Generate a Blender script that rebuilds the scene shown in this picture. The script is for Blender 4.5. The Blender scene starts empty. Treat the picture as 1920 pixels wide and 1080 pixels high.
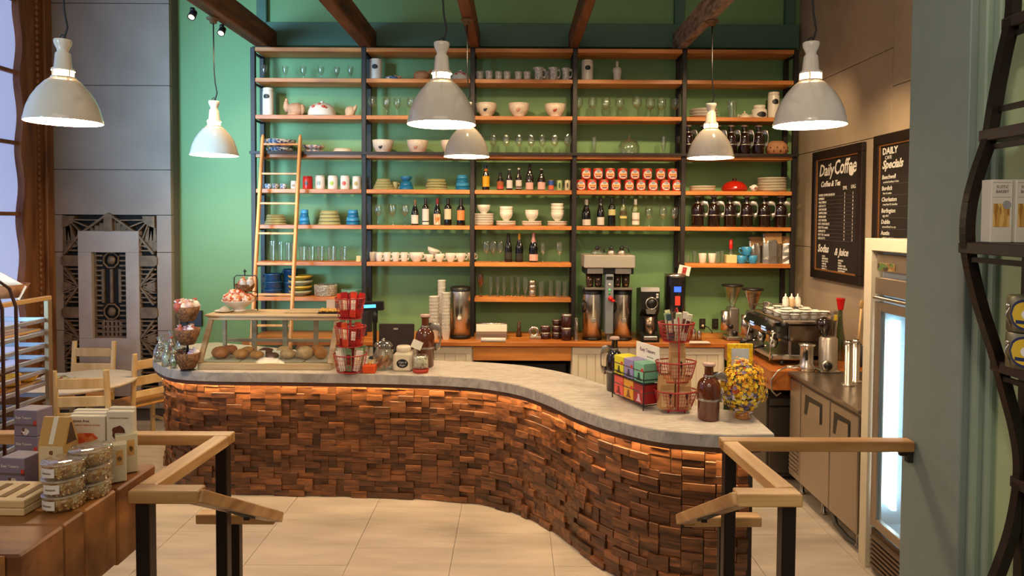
import bpy, math, random
from math import sin, cos, pi, radians, sqrt, atan2
from mathutils import Vector, Matrix, noise
R = random.Random(11)
S = bpy.context.scene
COL = S.collection

# ------------------------------------------------------------------ camera, world, light, exposure
F, CX, CY, HC, PT, RO = 1280.0, 965.0, 452.2, 2.3, radians(1.8), radians(0.3)
cam = bpy.data.objects.new('camera', bpy.data.cameras.new('camera')); COL.objects.link(cam)
cam.data.sensor_width = 36.0; cam.data.lens = F / 1920 * 36
cam.data.shift_x = (960 - CX) / 1920; cam.data.shift_y = (CY - 540) / 1920
cam.matrix_world = Matrix.Translation((0, 0, HC)) @ Matrix.Rotation(pi / 2 - PT, 4, 'X') @ Matrix.Rotation(RO, 4, 'Z')
cam.data.clip_start = 0.05
S.camera = cam
S.view_settings.view_transform = 'Standard'; S.view_settings.look = 'None'
S.view_settings.gamma = 1; S.view_settings.use_curve_mapping = False
S.view_settings.exposure = 0.35
S.cycles.use_denoising = True
S.cycles.max_bounces = 7; S.cycles.transparent_max_bounces = 24; S.cycles.caustics_reflective = False; S.cycles.caustics_refractive = False
S.cycles.sample_clamp_indirect = 4.0
W = bpy.data.worlds.new('world'); S.world = W; W.use_nodes = True
W.node_tree.nodes['Background'].inputs[0].default_value = (0.92, 0.90, 0.86, 1)
W.node_tree.nodes['Background'].inputs[1].default_value = 0.19

def light(name, typ, loc, target, energy, color, **k):
    d = bpy.data.lights.new(name, typ); d.energy = energy; d.color = color
    for a, b in k.items(): setattr(d, a, b)
    o = bpy.data.objects.new(name, d); COL.objects.link(o); o.location = loc
    if target is not None:
        o.rotation_euler = (Vector(target) - Vector(loc)).to_track_quat('-Z', 'Y').to_euler()
    return o
WARM = (1.0, 0.70, 0.38)
light('ceiling_fill', 'AREA', (0.2, 4.2, 5.45), (0.2, 4.2, 0), 22, (1.0, 0.80, 0.58), shape='RECTANGLE', size=5.5, size_y=3.0)
light('hall_fill', 'AREA', (0.0, -2.5, 4.6), (0, 6, 1.2), 84, (1.0, 0.82, 0.62), shape='RECTANGLE', size=6, size_y=3)
for i, (x, tx) in enumerate([(-2.6, -2.45), (-1.5, -1.2), (-0.35, -0.05), (0.8, 0.8), (2.0, 1.6), (2.4, 2.9)]):
    light('track_light', 'SPOT', (x, 6.0, 4.1), (tx, 7.6, 2.55), 70, WARM, spot_size=radians(78), spot_blend=0.8, shadow_soft_size=0.06)
light('daylight_fill', 'AREA', (-4.9, 1.6, 2.9), (-3.1, 7.7, 3.2), 42, (0.36, 0.70, 1.0), shape='RECTANGLE', size=1.6, size_y=3.0, spread=radians(38))  # unseen fill, added to bring blue daylight onto the left wall
light('entry_light', 'SPOT', (0.2, 0.4, 4.2), (1.9, 2.7, 1.7), 90, (1.0, 0.86, 0.70), spot_size=radians(80), spot_blend=0.9, shadow_soft_size=0.12)
light('menu_fill', 'SPOT', (2.35, 5.1, 4.1), (3.05, 6.5, 1.5), 165, WARM, spot_size=radians(70), spot_blend=0.8, shadow_soft_size=0.06)  # added spot without a fixture, brightens the menu wall and machine

# ------------------------------------------------------------------ pixel (in the photograph) to place
def _ray(px, py):
    u, v = px - CX, py - CY
    u, v = u * cos(RO) + v * sin(RO), -u * sin(RO) + v * cos(RO)
    u /= F; v /= -F
    return Vector((u, cos(PT) + v * sin(PT), -sin(PT) + v * cos(PT)))
def P(px, py, Y):
    r = _ray(px, py); return Vector((0, 0, HC)) + r * (Y / r.y)
def G(px, py, z):
    r = _ray(px, py); return Vector((0, 0, HC)) + r * ((z - HC) / r.z)
def bk_(p, dy): return Vector((p.x * (p.y + dy) / p.y, p.y + dy, p.z))      # the same line of sight, dy further back
def Q(px, py, x):
    r = _ray(px, py); return Vector((0, 0, HC)) + r * (x / r.x)

# ------------------------------------------------------------------ materials
def lin(h):
    h = h.lstrip('#'); o = []
    for i in (0, 2, 4):
        c = int(h[i:i + 2], 16) / 255; o.append(c / 12.92 if c <= .04045 else ((c + .055) / 1.055) ** 2.4)
    return (*o, 1)
MC = {}
def _new(name):
    m = bpy.data.materials.new(name); m.use_nodes = True
    return m, m.node_tree.nodes, m.node_tree.links, m.node_tree.nodes['Principled BSDF']
def pm(hx, rough=.5, metal=0., n=0., ns=8., bump=0., emit=0., coat=0., sp=.5, var=0., sc=None):
    """plain procedural material: colour with noise variation n at scale ns, relief bump"""
    key = ('pm', hx, rough, metal, n, ns, bump, emit, coat, var, sc)
    if key in MC: return MC[key]
    m, N, L, b = _new('mat_' + hx.strip('#'))
    c = lin(hx)
    b.inputs['Base Color'].default_value = c; b.inputs['Roughness'].default_value = rough
    b.inputs['Metallic'].default_value = metal; b.inputs['Coat Weight'].default_value = coat
    b.inputs['Specular IOR Level'].default_value = sp
    if emit: b.inputs['Emission Color'].default_value = c; b.inputs['Emission Strength'].default_value = emit
    if n or bump:
        tc = N.new('ShaderNodeTexCoord'); t = N.new('ShaderNodeTexNoise'); t.inputs['Scale'].default_value = ns; t.inputs['Detail'].default_value = 5
        if sc:
            mp = N.new('ShaderNodeMapping'); mp.inputs['Scale'].default_value = sc
            L.new(tc.outputs['Object'], mp.inputs[0]); L.new(mp.outputs[0], t.inputs[0])
        else: L.new(tc.outputs['Object'], t.inputs[0])
        if n:
            r = N.new('ShaderNodeValToRGB'); e = r.color_ramp.elements
            e[0].position = .3; e[1].position = .7
            e[0].color = tuple(max(0, x * (1 - n)) for x in c[:3]) + (1,); e[1].color = tuple(min(1, x * (1 + n)) for x in c[:3]) + (1,)
            L.new(t.outputs['Fac'], r.inputs[0]); L.new(r.outputs[0], b.inputs['Base Color'])
        if bump:
            bp = N.new('ShaderNodeBump'); bp.inputs['Strength'].default_value = bump; bp.inputs['Distance'].default_value = .01
            L.new(t.outputs['Fac'], bp.inputs['Height']); L.new(bp.outputs[0], b.inputs['Normal'])
    MC[key] = m; return m
def wood(c1, c2, axis='x', rough=.45, s=14., var=.25, isl=False, k=9., coat=0.):
    key = ('wood', c1, c2, axis, rough, s, var, isl, k)
    if key in MC: return MC[key]
    m, N, L, b = _new('wood_' + c1.strip('#'))
    tc = N.new('ShaderNodeTexCoord'); mp = N.new('ShaderNodeMapping'); oi = N.new('ShaderNodeObjectInfo')
    sc = [s, s, s]; sc['xyz'.index(axis)] = s / k; mp.inputs['Scale'].default_value = sc
    L.new(tc.outputs['Object'], mp.inputs[0])
    t = N.new('ShaderNodeTexNoise'); t.noise_dimensions = '4D'; t.inputs['Scale'].default_value = 1.; t.inputs['Detail'].default_value = 6; t.inputs['Distortion'].default_value = .6
    mu = N.new('ShaderNodeMath'); mu.operation = 'MULTIPLY'; mu.inputs[1].default_value = 50
    src = oi.outputs['Random']
    if isl:
        ge = N.new('ShaderNodeNewGeometry'); ad = N.new('ShaderNodeMath'); ad.operation = 'ADD'
        L.new(ge.outputs['Random Per Island'], ad.inputs[0]); L.new(src, ad.inputs[1])
        fr = N.new('ShaderNodeMath'); fr.operation = 'FRACT'; L.new(ad.outputs[0], fr.inputs[0]); src = fr.outputs[0]
    L.new(src, mu.inputs[0]); L.new(mu.outputs[0], t.inputs['W']); L.new(mp.outputs[0], t.inputs['Vector'])
    r = N.new('ShaderNodeValToRGB'); e = r.color_ramp.elements; e[0].position = .32; e[1].position = .68
    e[0].color = lin(c1); e[1].color = lin(c2); L.new(t.outputs['Fac'], r.inputs[0])
    hs = N.new('ShaderNodeHueSaturation'); mr = N.new('ShaderNodeMapRange'); mr.inputs[3].default_value = 1 - var; mr.inputs[4].default_value = 1 + var
    L.new(src, mr.inputs[0]); L.new(mr.outputs[0], hs.inputs['Value']); L.new(r.outputs[0], hs.inputs['Color'])
    L.new(hs.outputs[0], b.inputs['Base Color']); b.inputs['Roughness'].default_value = rough; b.inputs['Coat Weight'].default_value = coat
    bp = N.new('ShaderNodeBump'); bp.inputs['Strength'].default_value = .25; bp.inputs['Distance'].default_value = .004
    L.new(t.outputs['Fac'], bp.inputs['Height']); L.new(bp.outputs[0], b.inputs['Normal'])
    MC[key] = m; return m
def glass(tint='#f4f8f4', body=.05, shine=.6, base=.08):
    """thin clear glass: mostly lets light through, shines towards its edges, a little milky"""
    key = ('glass', tint, body, shine, base)
    if key in MC: return MC[key]
    m, N, L, b = _new('glass_' + tint.strip('#')); N.remove(b)
    out = N['Material Output']; tr = N.new('ShaderNodeBsdfTransparent'); gl = N.new('ShaderNodeBsdfGlossy'); lw = N.new('ShaderNodeLayerWeight')
    df = N.new('ShaderNodeBsdfDiffuse'); m1 = N.new('ShaderNodeMixShader'); m2 = N.new('ShaderNodeMixShader'); ma = N.new('ShaderNodeMath'); ma.operation = 'MULTIPLY_ADD'
    tr.inputs[0].default_value = lin(tint); gl.inputs['Roughness'].default_value = .04; df.inputs[0].default_value = tuple(x ** 1.8 for x in lin(tint))
    lw.inputs[0].default_value = .35; ma.inputs[1].default_value = shine; ma.inputs[2].default_value = base
    L.new(lw.outputs['Facing'], ma.inputs[0]); L.new(ma.outputs[0], m2.inputs[0])
    m1.inputs[0].default_value = body; L.new(tr.outputs[0], m1.inputs[1]); L.new(df.outputs[0], m1.inputs[2])
    L.new(m1.outputs[0], m2.inputs[1]); L.new(gl.outputs[0], m2.inputs[2]); L.new(m2.outputs[0], out.inputs[0])
    MC[key] = m; return m
def speckle(name, cols, scale=18., rough=.5, detail=0., mp=None):
    """mottled material: cells of several colours (patterned china, dried fruit, packets)"""
    key = ('spk', name)
    if key in MC: return MC[key]
    m, N, L, b = _new('mat_' + name)
    tc = N.new('ShaderNodeTexCoord'); v = N.new('ShaderNodeTexVoronoi'); v.inputs['Scale'].default_value = scale
    if mp:
        q = N.new('ShaderNodeMapping'); q.inputs['Scale'].default_value = mp; L.new(tc.outputs['Object'], q.inputs[0]); L.new(q.outputs[0], v.inputs['Vector'])
    else: L.new(tc.outputs['Object'], v.inputs['Vector'])
    sp = N.new('ShaderNodeSeparateColor'); r = N.new('ShaderNodeValToRGB'); r.color_ramp.interpolation = 'CONSTANT'
    while len(r.color_ramp.elements) < len(cols): r.color_ramp.elements.new(.5)
    for i, c in enumerate(cols): r.color_ramp.elements[i].position = i / len(cols); r.color_ramp.elements[i].color = lin(c)
    L.new(v.outputs['Color'], sp.inputs[0]); L.new(sp.outputs[0], r.inputs[0]); L.new(r.outputs[0], b.inputs['Base Color'])
    b.inputs['Roughness'].default_value = rough
    MC[key] = m; return m
def marble(name, c0, c1, sc=2.5):
    m, N, L, b = _new(name); tc = N.new('ShaderNodeTexCoord'); w = N.new('ShaderNodeTexNoise'); mp = N.new('ShaderNodeMapping')
    mp.inputs['Rotation'].default_value = (0, 0, .5); mp.inputs['Scale'].default_value = (1, 3.2, 1)
    w.inputs['Scale'].default_value = sc; w.inputs['Detail'].default_value = 9; w.inputs['Roughness'].default_value = .7; w.inputs['Distortion'].default_value = 1.6
    r = N.new('ShaderNodeValToRGB'); e = r.color_ramp.elements; e[0].position = .34; e[0].color = lin(c1); e[1].position = .6; e[1].color = lin(c0)
    L.new(tc.outputs['Object'], mp.inputs[0]); L.new(mp.outputs[0], w.inputs[0]); L.new(w.outputs['Fac'], r.inputs[0]); L.new(r.outputs[0], b.inputs['Base Color'])
    b.inputs['Roughness'].default_value = .38
    return m

# ------------------------------------------------------------------ mesh helpers
class MB:
    def __init__(s): s.v = []; s.f = []; s.mi = []; s.sm = []
    def add(s, vs, fs, mi=0, sm=False, M=None):
        n = len(s.v)
        s.v += [tuple(M @ Vector(v)) for v in vs] if M is not None else [tuple(v) for v in vs]
        for f in fs: s.f.append([i + n for i in f]); s.mi.append(mi); s.sm.append(sm)
        return s
    def box(s, x0, x1, y0, y1, z0, z1, b=0., mi=0, M=None):
        c = Vector(((x0 + x1) / 2, (y0 + y1) / 2, (z0 + z1) / 2)); h = (abs(x1 - x0) / 2, abs(y1 - y0) / 2, abs(z1 - z0) / 2)
        cs = [(i, j, k) for i in (-1, 1) for j in (-1, 1) for k in (-1, 1)]
        if not b:
            vs = [c + Vector((q[0] * h[0], q[1] * h[1], q[2] * h[2])) for q in cs]
            return s.add(vs, [(0, 1, 3, 2), (4, 6, 7, 5), (0, 4, 5, 1), (2, 3, 7, 6), (0, 2, 6, 4), (1, 5, 7, 3)], mi, False, M)
        b = min(b, min(h) * .9); vs = []; ix = {}
        for q in cs:
            for a in range(3):
                ix[q, a] = len(vs); vs.append(c + Vector([q[i] * (h[i] if i == a else h[i] - b) for i in range(3)]))
        fs = []
        for a in range(3):
            o1, o2 = [i for i in range(3) if i != a]
            for sg in (-1, 1):
                f = []
                for p, r in ((-1, -1), (1, -1), (1, 1), (-1, 1)):
                    q = [0, 0, 0]; q[a] = sg; q[o1] = p; q[o2] = r; f.append(ix[tuple(q), a])
                fs.append(f)
            for p in (-1, 1):
                for r in (-1, 1):
                    q1 = [0, 0, 0]; q1[a] = -1; q1[o1] = p; q1[o2] = r; q2 = list(q1); q2[a] = 1
                    fs.append([ix[tuple(q1), o1], ix[tuple(q2), o1], ix[tuple(q2), o2], ix[tuple(q1), o2]])
        for q in cs: fs.append([ix[q, 0], ix[q, 1], ix[q, 2]])
        for f in fs:
            n = (vs[f[1]] - vs[f[0]]).cross(vs[f[2]] - vs[f[0]])
            if n.dot(sum((vs[i] for i in f), Vector()) / len(f) - c) < 0: f.reverse()
        return s.add(vs, fs, mi, False, M)
    def lathe(s, prof, seg=16, mi=0, sm=True, M=None, sx=1., sy=1.):
        vs = []; rings = []
        for r, z in prof:
            if r < 1e-6: rings.append([len(vs)]); vs.append((0, 0, z))
            else:
                rings.append(list(range(len(vs), len(vs) + seg)))
                vs += [(r * sx * cos(2 * pi * i / seg), r * sy * sin(2 * pi * i / seg), z) for i in range(seg)]
        fs = []
        for a, b in zip(rings, rings[1:]):
            if len(a) == 1 and len(b) == 1: continue
            for i in range(seg):
                j = (i + 1) % seg
                if len(a) == 1: fs.append((a[0], b[j], b[i]))
                elif len(b) == 1: fs.append((a[i], a[j], b[0]))
                else: fs.append((a[i], a[j], b[j], b[i]))
        return s.add(vs, fs, mi, sm, M)
    def tube(s, pts, r, seg=6, mi=0, closed=False, M=None, sm=True):
        pts = [Vector(p) for p in pts]; n = len(pts); vs = []; fs = []; u = None
        for i, p in enumerate(pts):
            if closed: t = pts[(i + 1) % n] - pts[i - 1]
            else: t = pts[min(i + 1, n - 1)] - pts[max(i - 1, 0)]
            t.normalize()
            if u is None: u = t.orthogonal().normalized()
            u = u - t * u.dot(t)
            u = u.normalized() if u.length > 1e-6 else t.orthogonal().normalized()
            w = t.cross(u); rr = r[i] if isinstance(r, (list, tuple)) else r
            vs += [p + (u * cos(2 * pi * k / seg) + w * sin(2 * pi * k / seg)) * rr for k in range(seg)]
        for i in range(n if closed else n - 1):
            a = i * seg; b = ((i + 1) % n) * seg
            for k in range(seg): fs.append((a + k, a + (k + 1) % seg, b + (k + 1) % seg, b + k))
        if not closed: fs += [tuple(range(seg))[::-1], tuple(range((n - 1) * seg, n * seg))]
        return s.add(vs, fs, mi, sm, M)
    def bar(s, p0, p1, w, h, mi=0, b=.0):
        """square bar from p0 to p1: w across, h in height"""
        p0, p1 = Vector(p0), Vector(p1); d = p1 - p0; l = d.length; x = d.normalized()
        up = Vector((0, 0, 1)) if abs(x.z) < .95 else Vector((0, 1, 0))
        y = up.cross(x).normalized(); z = x.cross(y)
        M = Matrix.Translation(p0) @ Matrix((x, y, z)).transposed().to_4x4()
        return s.box(0, l, -w / 2, w / 2, -h / 2, h / 2, b, mi, M)
    def extr(s, poly, a0, a1, axis='z', mi=0, M=None, sm=False):
        f = {'z': lambda p, a: (p[0], p[1], a), 'y': lambda p, a: (p[0], a, p[1]), 'x': lambda p, a: (a, p[0], p[1])}[axis]
        n = len(poly); vs = [f(p, a0) for p in poly] + [f(p, a1) for p in poly]
        s.add(vs, [tuple(range(n))[::-1], tuple(range(n, 2 * n))], mi, False, M)
        m = len(s.v) - 2 * n
        for i in range(n): s.f.append([m + i, m + (i + 1) % n, m + n + (i + 1) % n, m + n + i]); s.mi.append(mi); s.sm.append(sm)
        return s
    def patch(s, r, z0, z1, a0, a1, mi=0, ell=False, seg=8, M=None, hs=6):
        """label on a round wall of radius r (angles from the side that faces the room, -Y)"""
        vs = []; fs = []
        if ell:
            zc, zh, ac, ah = (z0 + z1) / 2, (z1 - z0) / 2, (a0 + a1) / 2, (a1 - a0) / 2
            for i in range(13):
                u = -1 + i / 6; a = ac + ah * u; q = zh * sqrt(max(0, 1 - u * u)); vs += [(r * sin(a), -r * cos(a), zc - q), (r * sin(a), -r * cos(a), zc + q)]
            fs = [(2 * i, 2 * i + 2, 2 * i + 3, 2 * i + 1) for i in range(12)]
        else:
            for i in range(seg + 1):
                a = a0 + (a1 - a0) * i / seg; vs += [(r * sin(a), -r * cos(a), z0), (r * sin(a), -r * cos(a), z1)]
            fs = [(2 * i, 2 * i + 2, 2 * i + 3, 2 * i + 1) for i in range(seg)]
        return s.add(vs, fs, mi, True, M)
    def blob(s, rx, ry, rz, seed=0, amp=.15, seg=12, c=(0, 0, 0), mi=0, fq=1.6, M=None):
        prof = []; vs = []; fs = []; rows = seg // 2 + 1
        for i in range(rows):
            th = pi * i / (rows - 1)
            for k in range(seg):
                d = Vector((sin(th) * cos(2 * pi * k / seg), sin(th) * sin(2 * pi * k / seg), -cos(th)))
                q = 1 + amp * noise.noise(d * fq + Vector((seed * 3.7, seed * 1.3, 0))) * 2
                vs.append((c[0] + d.x * rx * q, c[1] + d.y * ry * q, c[2] + d.z * rz * q))
        for i in range(rows - 1):
            for k in range(seg):
                fs.append((i * seg + k, i * seg + (k + 1) % seg, (i + 1) * seg + (k + 1) % seg, (i + 1) * seg + k))
        return s.add(vs, fs, mi, True, M)
    def mesh(s, name, mats):
        me = bpy.data.meshes.new(name); me.from_pydata(s.v, [], s.f)
        for m in (mats if isinstance(mats, (list, tuple)) else [mats]): me.materials.append(m)
        me.polygons.foreach_set('material_index', s.mi); me.polygons.foreach_set('use_smooth', s.sm); me.update()
        return me
def ob(name, mb, mats=None, parent=None, loc=None, rotz=0., kind=None, label=None):
    me = mb.mesh(name, mats) if isinstance(mb, MB) else mb
    o = bpy.data.objects.new(name, me); COL.objects.link(o)
    if parent: o.parent = parent
    if loc is not None: o.location = loc
    if rotz: o.rotation_euler = (0, 0, rotz)
    if kind: o['kind'] = kind
    if label: o['label'] = label
    return o
def tag(o, label, cat, group=None, kind=None):
    o['label'] = label; o['category'] = cat
    if group: o['group'] = group
    if kind: o['kind'] = kind
    return o
def thing(name, label, cat, loc=(0, 0, 0), rotz=0., group=None):
    o = bpy.data.objects.new(name, None); COL.objects.link(o); o.empty_display_size = .1
    o.location = loc; o.rotation_euler = (0, 0, rotz); return tag(o, label, cat, group)
def dup(root, loc, rotz=None, label=None, group=None):
    r = root.copy(); COL.objects.link(r); r.location = loc
    if rotz is not None: r.rotation_euler = (0, 0, rotz)
    if label: r['label'] = label
    if group: r['group'] = group
    for ch in root.children:
        c = ch.copy(); COL.objects.link(c); c.parent = r
        for g in ch.children:
            d = g.copy(); COL.objects.link(d); d.parent = c
    return r
def struct(name, mb, mats, parent=None): return ob(name, mb, mats, parent, kind='structure')
def text(body, size, loc, rot, mat, parent, name='lettering', ext=.0006, al='LEFT', shear=0., sx=1., bold=0.):
    c = bpy.data.curves.new(name, 'FONT'); c.body = body; c.size = size; c.extrude = ext; c.align_x = al; c.align_y = 'CENTER'; c.shear = shear; c.offset = bold
    c.resolution_u = 2; c.materials.append(mat)
    o = bpy.data.objects.new(name, c); COL.objects.link(o); o.parent = parent; o.location = loc; o.rotation_euler = rot; o.scale = (sx, 1, 1)
    return o
ORD = ['first', 'second', 'third', 'fourth', 'fifth', 'sixth', 'seventh', 'eighth', 'ninth', 'tenth', 'eleventh', 'twelfth']
def nth(i, n): return 'last' if i == n - 1 and n > 2 else ORD[i]
# ------------------------------------------------------------------ the room
YS, YB, YW, ZC, YC = 7.45, 7.72, 7.80, 1.02, 7.10     # shelf fronts, shelf backs, back wall, counter height, counter front
XL, XR = -5.18, 3.24
m_green = pm('#749c66', .6, n=.05, ns=1.2)
m_conc = pm('#96877c', .8, n=.13, ns=2.2, bump=.12)
m_conc2 = pm('#ab9880', .8, n=.14, ns=1.8, bump=.12)
m_steel_dark = pm('#2b2523', .5, metal=.3, n=.2, ns=20)
m_black = pm('#141212', .4)
m_shelf = wood('#a85e26', '#dc9048', 'x', .42, 10, .12, k=7)
m_beam = wood('#30190c', '#7c4823', 'y', .65, 11, .15, k=7)
m_beam_pale = wood('#4a3428', '#a08a78', 'y', .75, 22, .1, k=3)
m_bronze = pm('#71583c', .5, metal=.3, n=.3, ns=14)
m_white = pm('#ece6da', .3, n=.03)
m_cream = pm('#ddd0b6', .45, n=.03)
m_chrome = pm('#d6cfc4', .27, metal=1., n=.1, ns=5)
m_brushed = pm('#b0a292', .36, metal=.85, n=.04, ns=3)
m_floor = pm('#bfb09e', .42, n=.2, ns=3.0, bump=.03, sc=(.5, 2.2, 1))
m_oak = wood('#b58a52', '#e0bd84', 'x', .4, 11, .1, k=8)
m_chair = wood('#c9a468', '#e3c690', 'z', .45, 12, .1, k=6)

_n, _l = m_floor.node_tree.nodes, m_floor.node_tree.links; _g = _n.new('ShaderNodeNewGeometry'); _m = _n['Mapping']; _m.inputs['Rotation'].default_value = (0, 0, .8); _l.new(_g.outputs['Position'], _m.inputs[0])
b = MB(); b.box(-5.6, 4.2, 2.98, 8.1, -.12, -.008); fl = struct('floor', b, pm('#7f7263', .8))
tm = {}
T = .685
for i in range(-7, 6):
    off = [0, .21, .45][i % 3]
    for j in range(-2, 5):
        x0, y0 = -.415 + T * i, 4.94 + T * (j - 1) + off
        if y0 < 3.0 or y0 + T > 7.9 or x0 < -5.2 or x0 > 3.3: continue
        if 'a' not in tm:
            q = MB(); q.box(.0015, T - .0015, .0015, T - .0015, -.008, 0, .001); tm['a'] = q.mesh('tile', m_floor)
        ob('tile', tm['a'], parent=fl, loc=(x0, y0, 0))
# raised entrance platform with steps down to the cafe floor
b = MB()
b.box(-4, -1.24, -1.5, 3.05, -.1, .44); b.box(.9, 2.6, -1.5, 3.05, -.1, .44); b.box(-1.24, .9, -1.5, 2.35, -.1, .44)
b.box(-1.24, .9, 2.35, 2.68, -.1, .293); b.box(-1.24, .9, 2.68, 3.0, -.1, .147)
struct('floor_platform', b, pm('#8d7a66', .6, n=.1))

b = MB(); b.box(-5.6, 4.2, YW, YW + .2, 0, 5.7); wb = struct('wall_back', b, m_green)
zl0, zl1 = P(965, 89, YW - .06).z, P(965, 45, YW - .06).z
b = MB(); b.box(P(505, 60, YW).x, P(1492, 60, YW).x, YW - .10, YW, zl0, zl1, .004); struct('trim_ledger', b, pm('#476a58', .6, n=.05), wb)  # darker than the wall: the shade on this band is put into its colour
for px in (494, 1272, 1478):
    b = MB(); x = P(px, 20, YW).x; b.box(x - .055, x + .055, YW - .07, YW, zl1, 5.6, .004); struct('trim_stile', b, pm('#476a58', .6, n=.05), wb)
b = MB(); b.box(XR, XR + .2, 4.4, 8.0, 0, 5.7); wr = struct('wall_right', b, pm('#5c5046', .9))
cm = {}
for i, (y0, y1) in enumerate(((4.4, 5.85), (5.85, 7.8))):
    zs = [0, .95, 2.02, 3.05, 3.78, 4.9, 5.65] if i else [0, 1.3, 2.55, 3.45, 4.4, 5.65]
    for z0, z1 in zip(zs, zs[1:]):
        b = MB(); b.box(XR - .03, XR, y0 + .003, y1 - .003, z0 + .003, z1 - .003, .002); struct('panel', b, m_conc2, wr)
b = MB(); b.box(-5.6, 4.2, 2.3, 8.0, 5.66, 5.8); struct('ceiling', b, pm('#5d5547', .8))
# concrete pier on the window side, in blocks, with the bronze grille let into it
def gx(px): return (px - 965) * 7.62 / F
def gz(py): return P(205, py, 7.62).z
pier = MB(); pier.box(gx(93), gx(322), 7.68, YW, 0, 5.65); pier = struct('wall_pier', pier, pm('#6a625e', .9))
def blk(x0, x1, y0, y1, ya=7.62, yb=7.69):
    q = MB(); q.box(gx(x0) + .002, gx(x1) - .002, ya, yb, gz(y1) + .003, gz(y0) - .003, .003); return struct('block', q, m_conc, pier)
for y0, y1 in ((-145, 6), (6, 160), (160, 318), (318, 403)): blk(93, 321, y0, y1)
for y0, y1 in ((403, 473), (473, 620), (620, 766)):
    blk(93, 117, y0, y1); blk(293, 321, y0, y1)
blk(117, 293, 752, 766)
gr = thing('ornamental_grille', 'bronze art deco grille framing a stone slab in the concrete pier', 'grille', (0, 0, 0))
b = MB(); b.box(gx(117), gx(293), 7.672, 7.679, gz(752), gz(403)); ob('backing', b, pm('#120e0c', .9), gr)
def gb(x0, y0, x1, y1, w=3., d=0.):
    q = MB(); q.bar((gx(x0), 7.64 - d, gz(y0)), (gx(x1), 7.64 - d, gz(y1)), .05, w * 7.62 / F); ob('bar', q, m_bronze, gr)
for k in range(34):
    y = 452 + k * 8.8
    if 474 < y < 502 or 572 < y < 600: continue
    if y < 748:
        gb(118, y, 148, y, 2.6); gb(262, y, 292, y, 2.6)
for y in (489, 586):
    for sx in (0, 1):
        q = MB(); e = [(115, y - 6), (119, y - 10), (148, y - 10), (148, y + 10), (119, y + 10), (115, y + 6)]
        e = [(gx(410 - p[0] if sx else p[0]), gz(p[1])) for p in e]; q.extr(e, 7.60, 7.67, 'y'); ob('plate', q, m_bronze, gr)
for (ya, yc, yb) in ((502, 537, 571), (600, 634, 668)):
    for sx in (0, 1):
        f = (lambda x: 410 - x) if sx else (lambda x: x)
        gb(f(122), ya, f(147), yc, 3.4, .02); gb(f(147), yc, f(122), yb, 3.4, .02)
        for k in (-2, -1, 0, 1, 2): gb(f(120), yc + k * 12, f(142), yc + k * 3, 2.6, .01)
        q = MB(); q.extr([(gx(f(p[0])), gz(p[1])) for p in ((119, yc - 9), (134, yc - 5), (134, yc + 5), (119, yc + 9))], 7.60, 7.66, 'y'); ob('boss', q, m_bronze, gr)
for sx in (0, 1):
    f = (lambda x: 410 - x) if sx else (lambda x: x)
    gb(f(203), 402, f(152), 438, 4, .02); gb(f(152), 438, f(121), 476, 4, .02)
    for k in range(5): gb(f(198 - k * 9), 413 + k * 5, f(198 - k * 9), 433, 3)
    for k in range(7): gb(f(124 + k * 1.5), 412, f(120 + (k * 9 if k < 4 else 27 + (k - 3) * 14)), 470 - (k * 3 if k < 4 else 9 + (k - 3) * 16), 2.4, .01)
    q = MB(); q.extr([(gx(f(p[0])), gz(p[1])) for p in ((119, 405), (142, 405), (138, 418), (128, 424), (119, 427))], 7.60, 7.66, 'y'); ob('boss', q, m_bronze, gr)
q = MB(); q.extr([(gx(x), gz(y)) for x, y in ((205, 399), (213, 404), (213, 434), (197, 434), (197, 404))], 7.59, 7.66, 'y'); ob('keystone', q, m_bronze, gr)
# the stone slab in the middle and its inner grille
for (x0, x1, y0, y1) in ((148, 262, 433, 473), (148, 173, 473, 634), (237, 262, 473, 634), (148, 262, 634, 742)):
    q = MB(); q.box(gx(x0), gx(x1), 7.59, 7.672, gz(y1), gz(y0), .004); ob('slab', q, pm('#a89a90', .75, n=.12, ns=3, bump=.1), gr)
ig = [(173, 458, 237, 458, 5), (173, 633, 237, 633, 5), (174.5, 456, 174.5, 635, 5), (235.5, 456, 235.5, 635, 5)]
for k in range(17): y = 470 + k * 9.4; ig += [(175, y, 189, y, 3), (221, y, 235, y, 3)]
for x in (189, 205, 221): ig += [(x, 505, x, 568, 4)]
for x in (189, 197, 205, 213, 221): ig += [(x, 460, x, 474, 3), (x, 600, x, 632, 3)]
for y in (603, 613, 623): ig += [(175, y, 235, y, 3)]
for a, c, d, e, w in ig:
    q = MB(); q.bar((gx(a), 7.655, gz(c)), (gx(d), 7.655, gz(e)), .03, w * 7.62 / F); ob('bar', q, m_bronze, gr)
for cy in (488, 585):
    q = MB(); q.tube([(gx(205 + 15 * cos(pi / 8 + k * pi / 4)), 7.645, gz(cy + 15 * sin(pi / 8 + k * pi / 4))) for k in range(8)], .012, 4, closed=True); ob('octagon', q, m_bronze, gr)
    q = MB(); q.blob(.05, .018, .05, 3, .1, 10, (gx(205), 7.65, gz(cy))); ob('rosette', q, m_bronze, gr)
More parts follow.
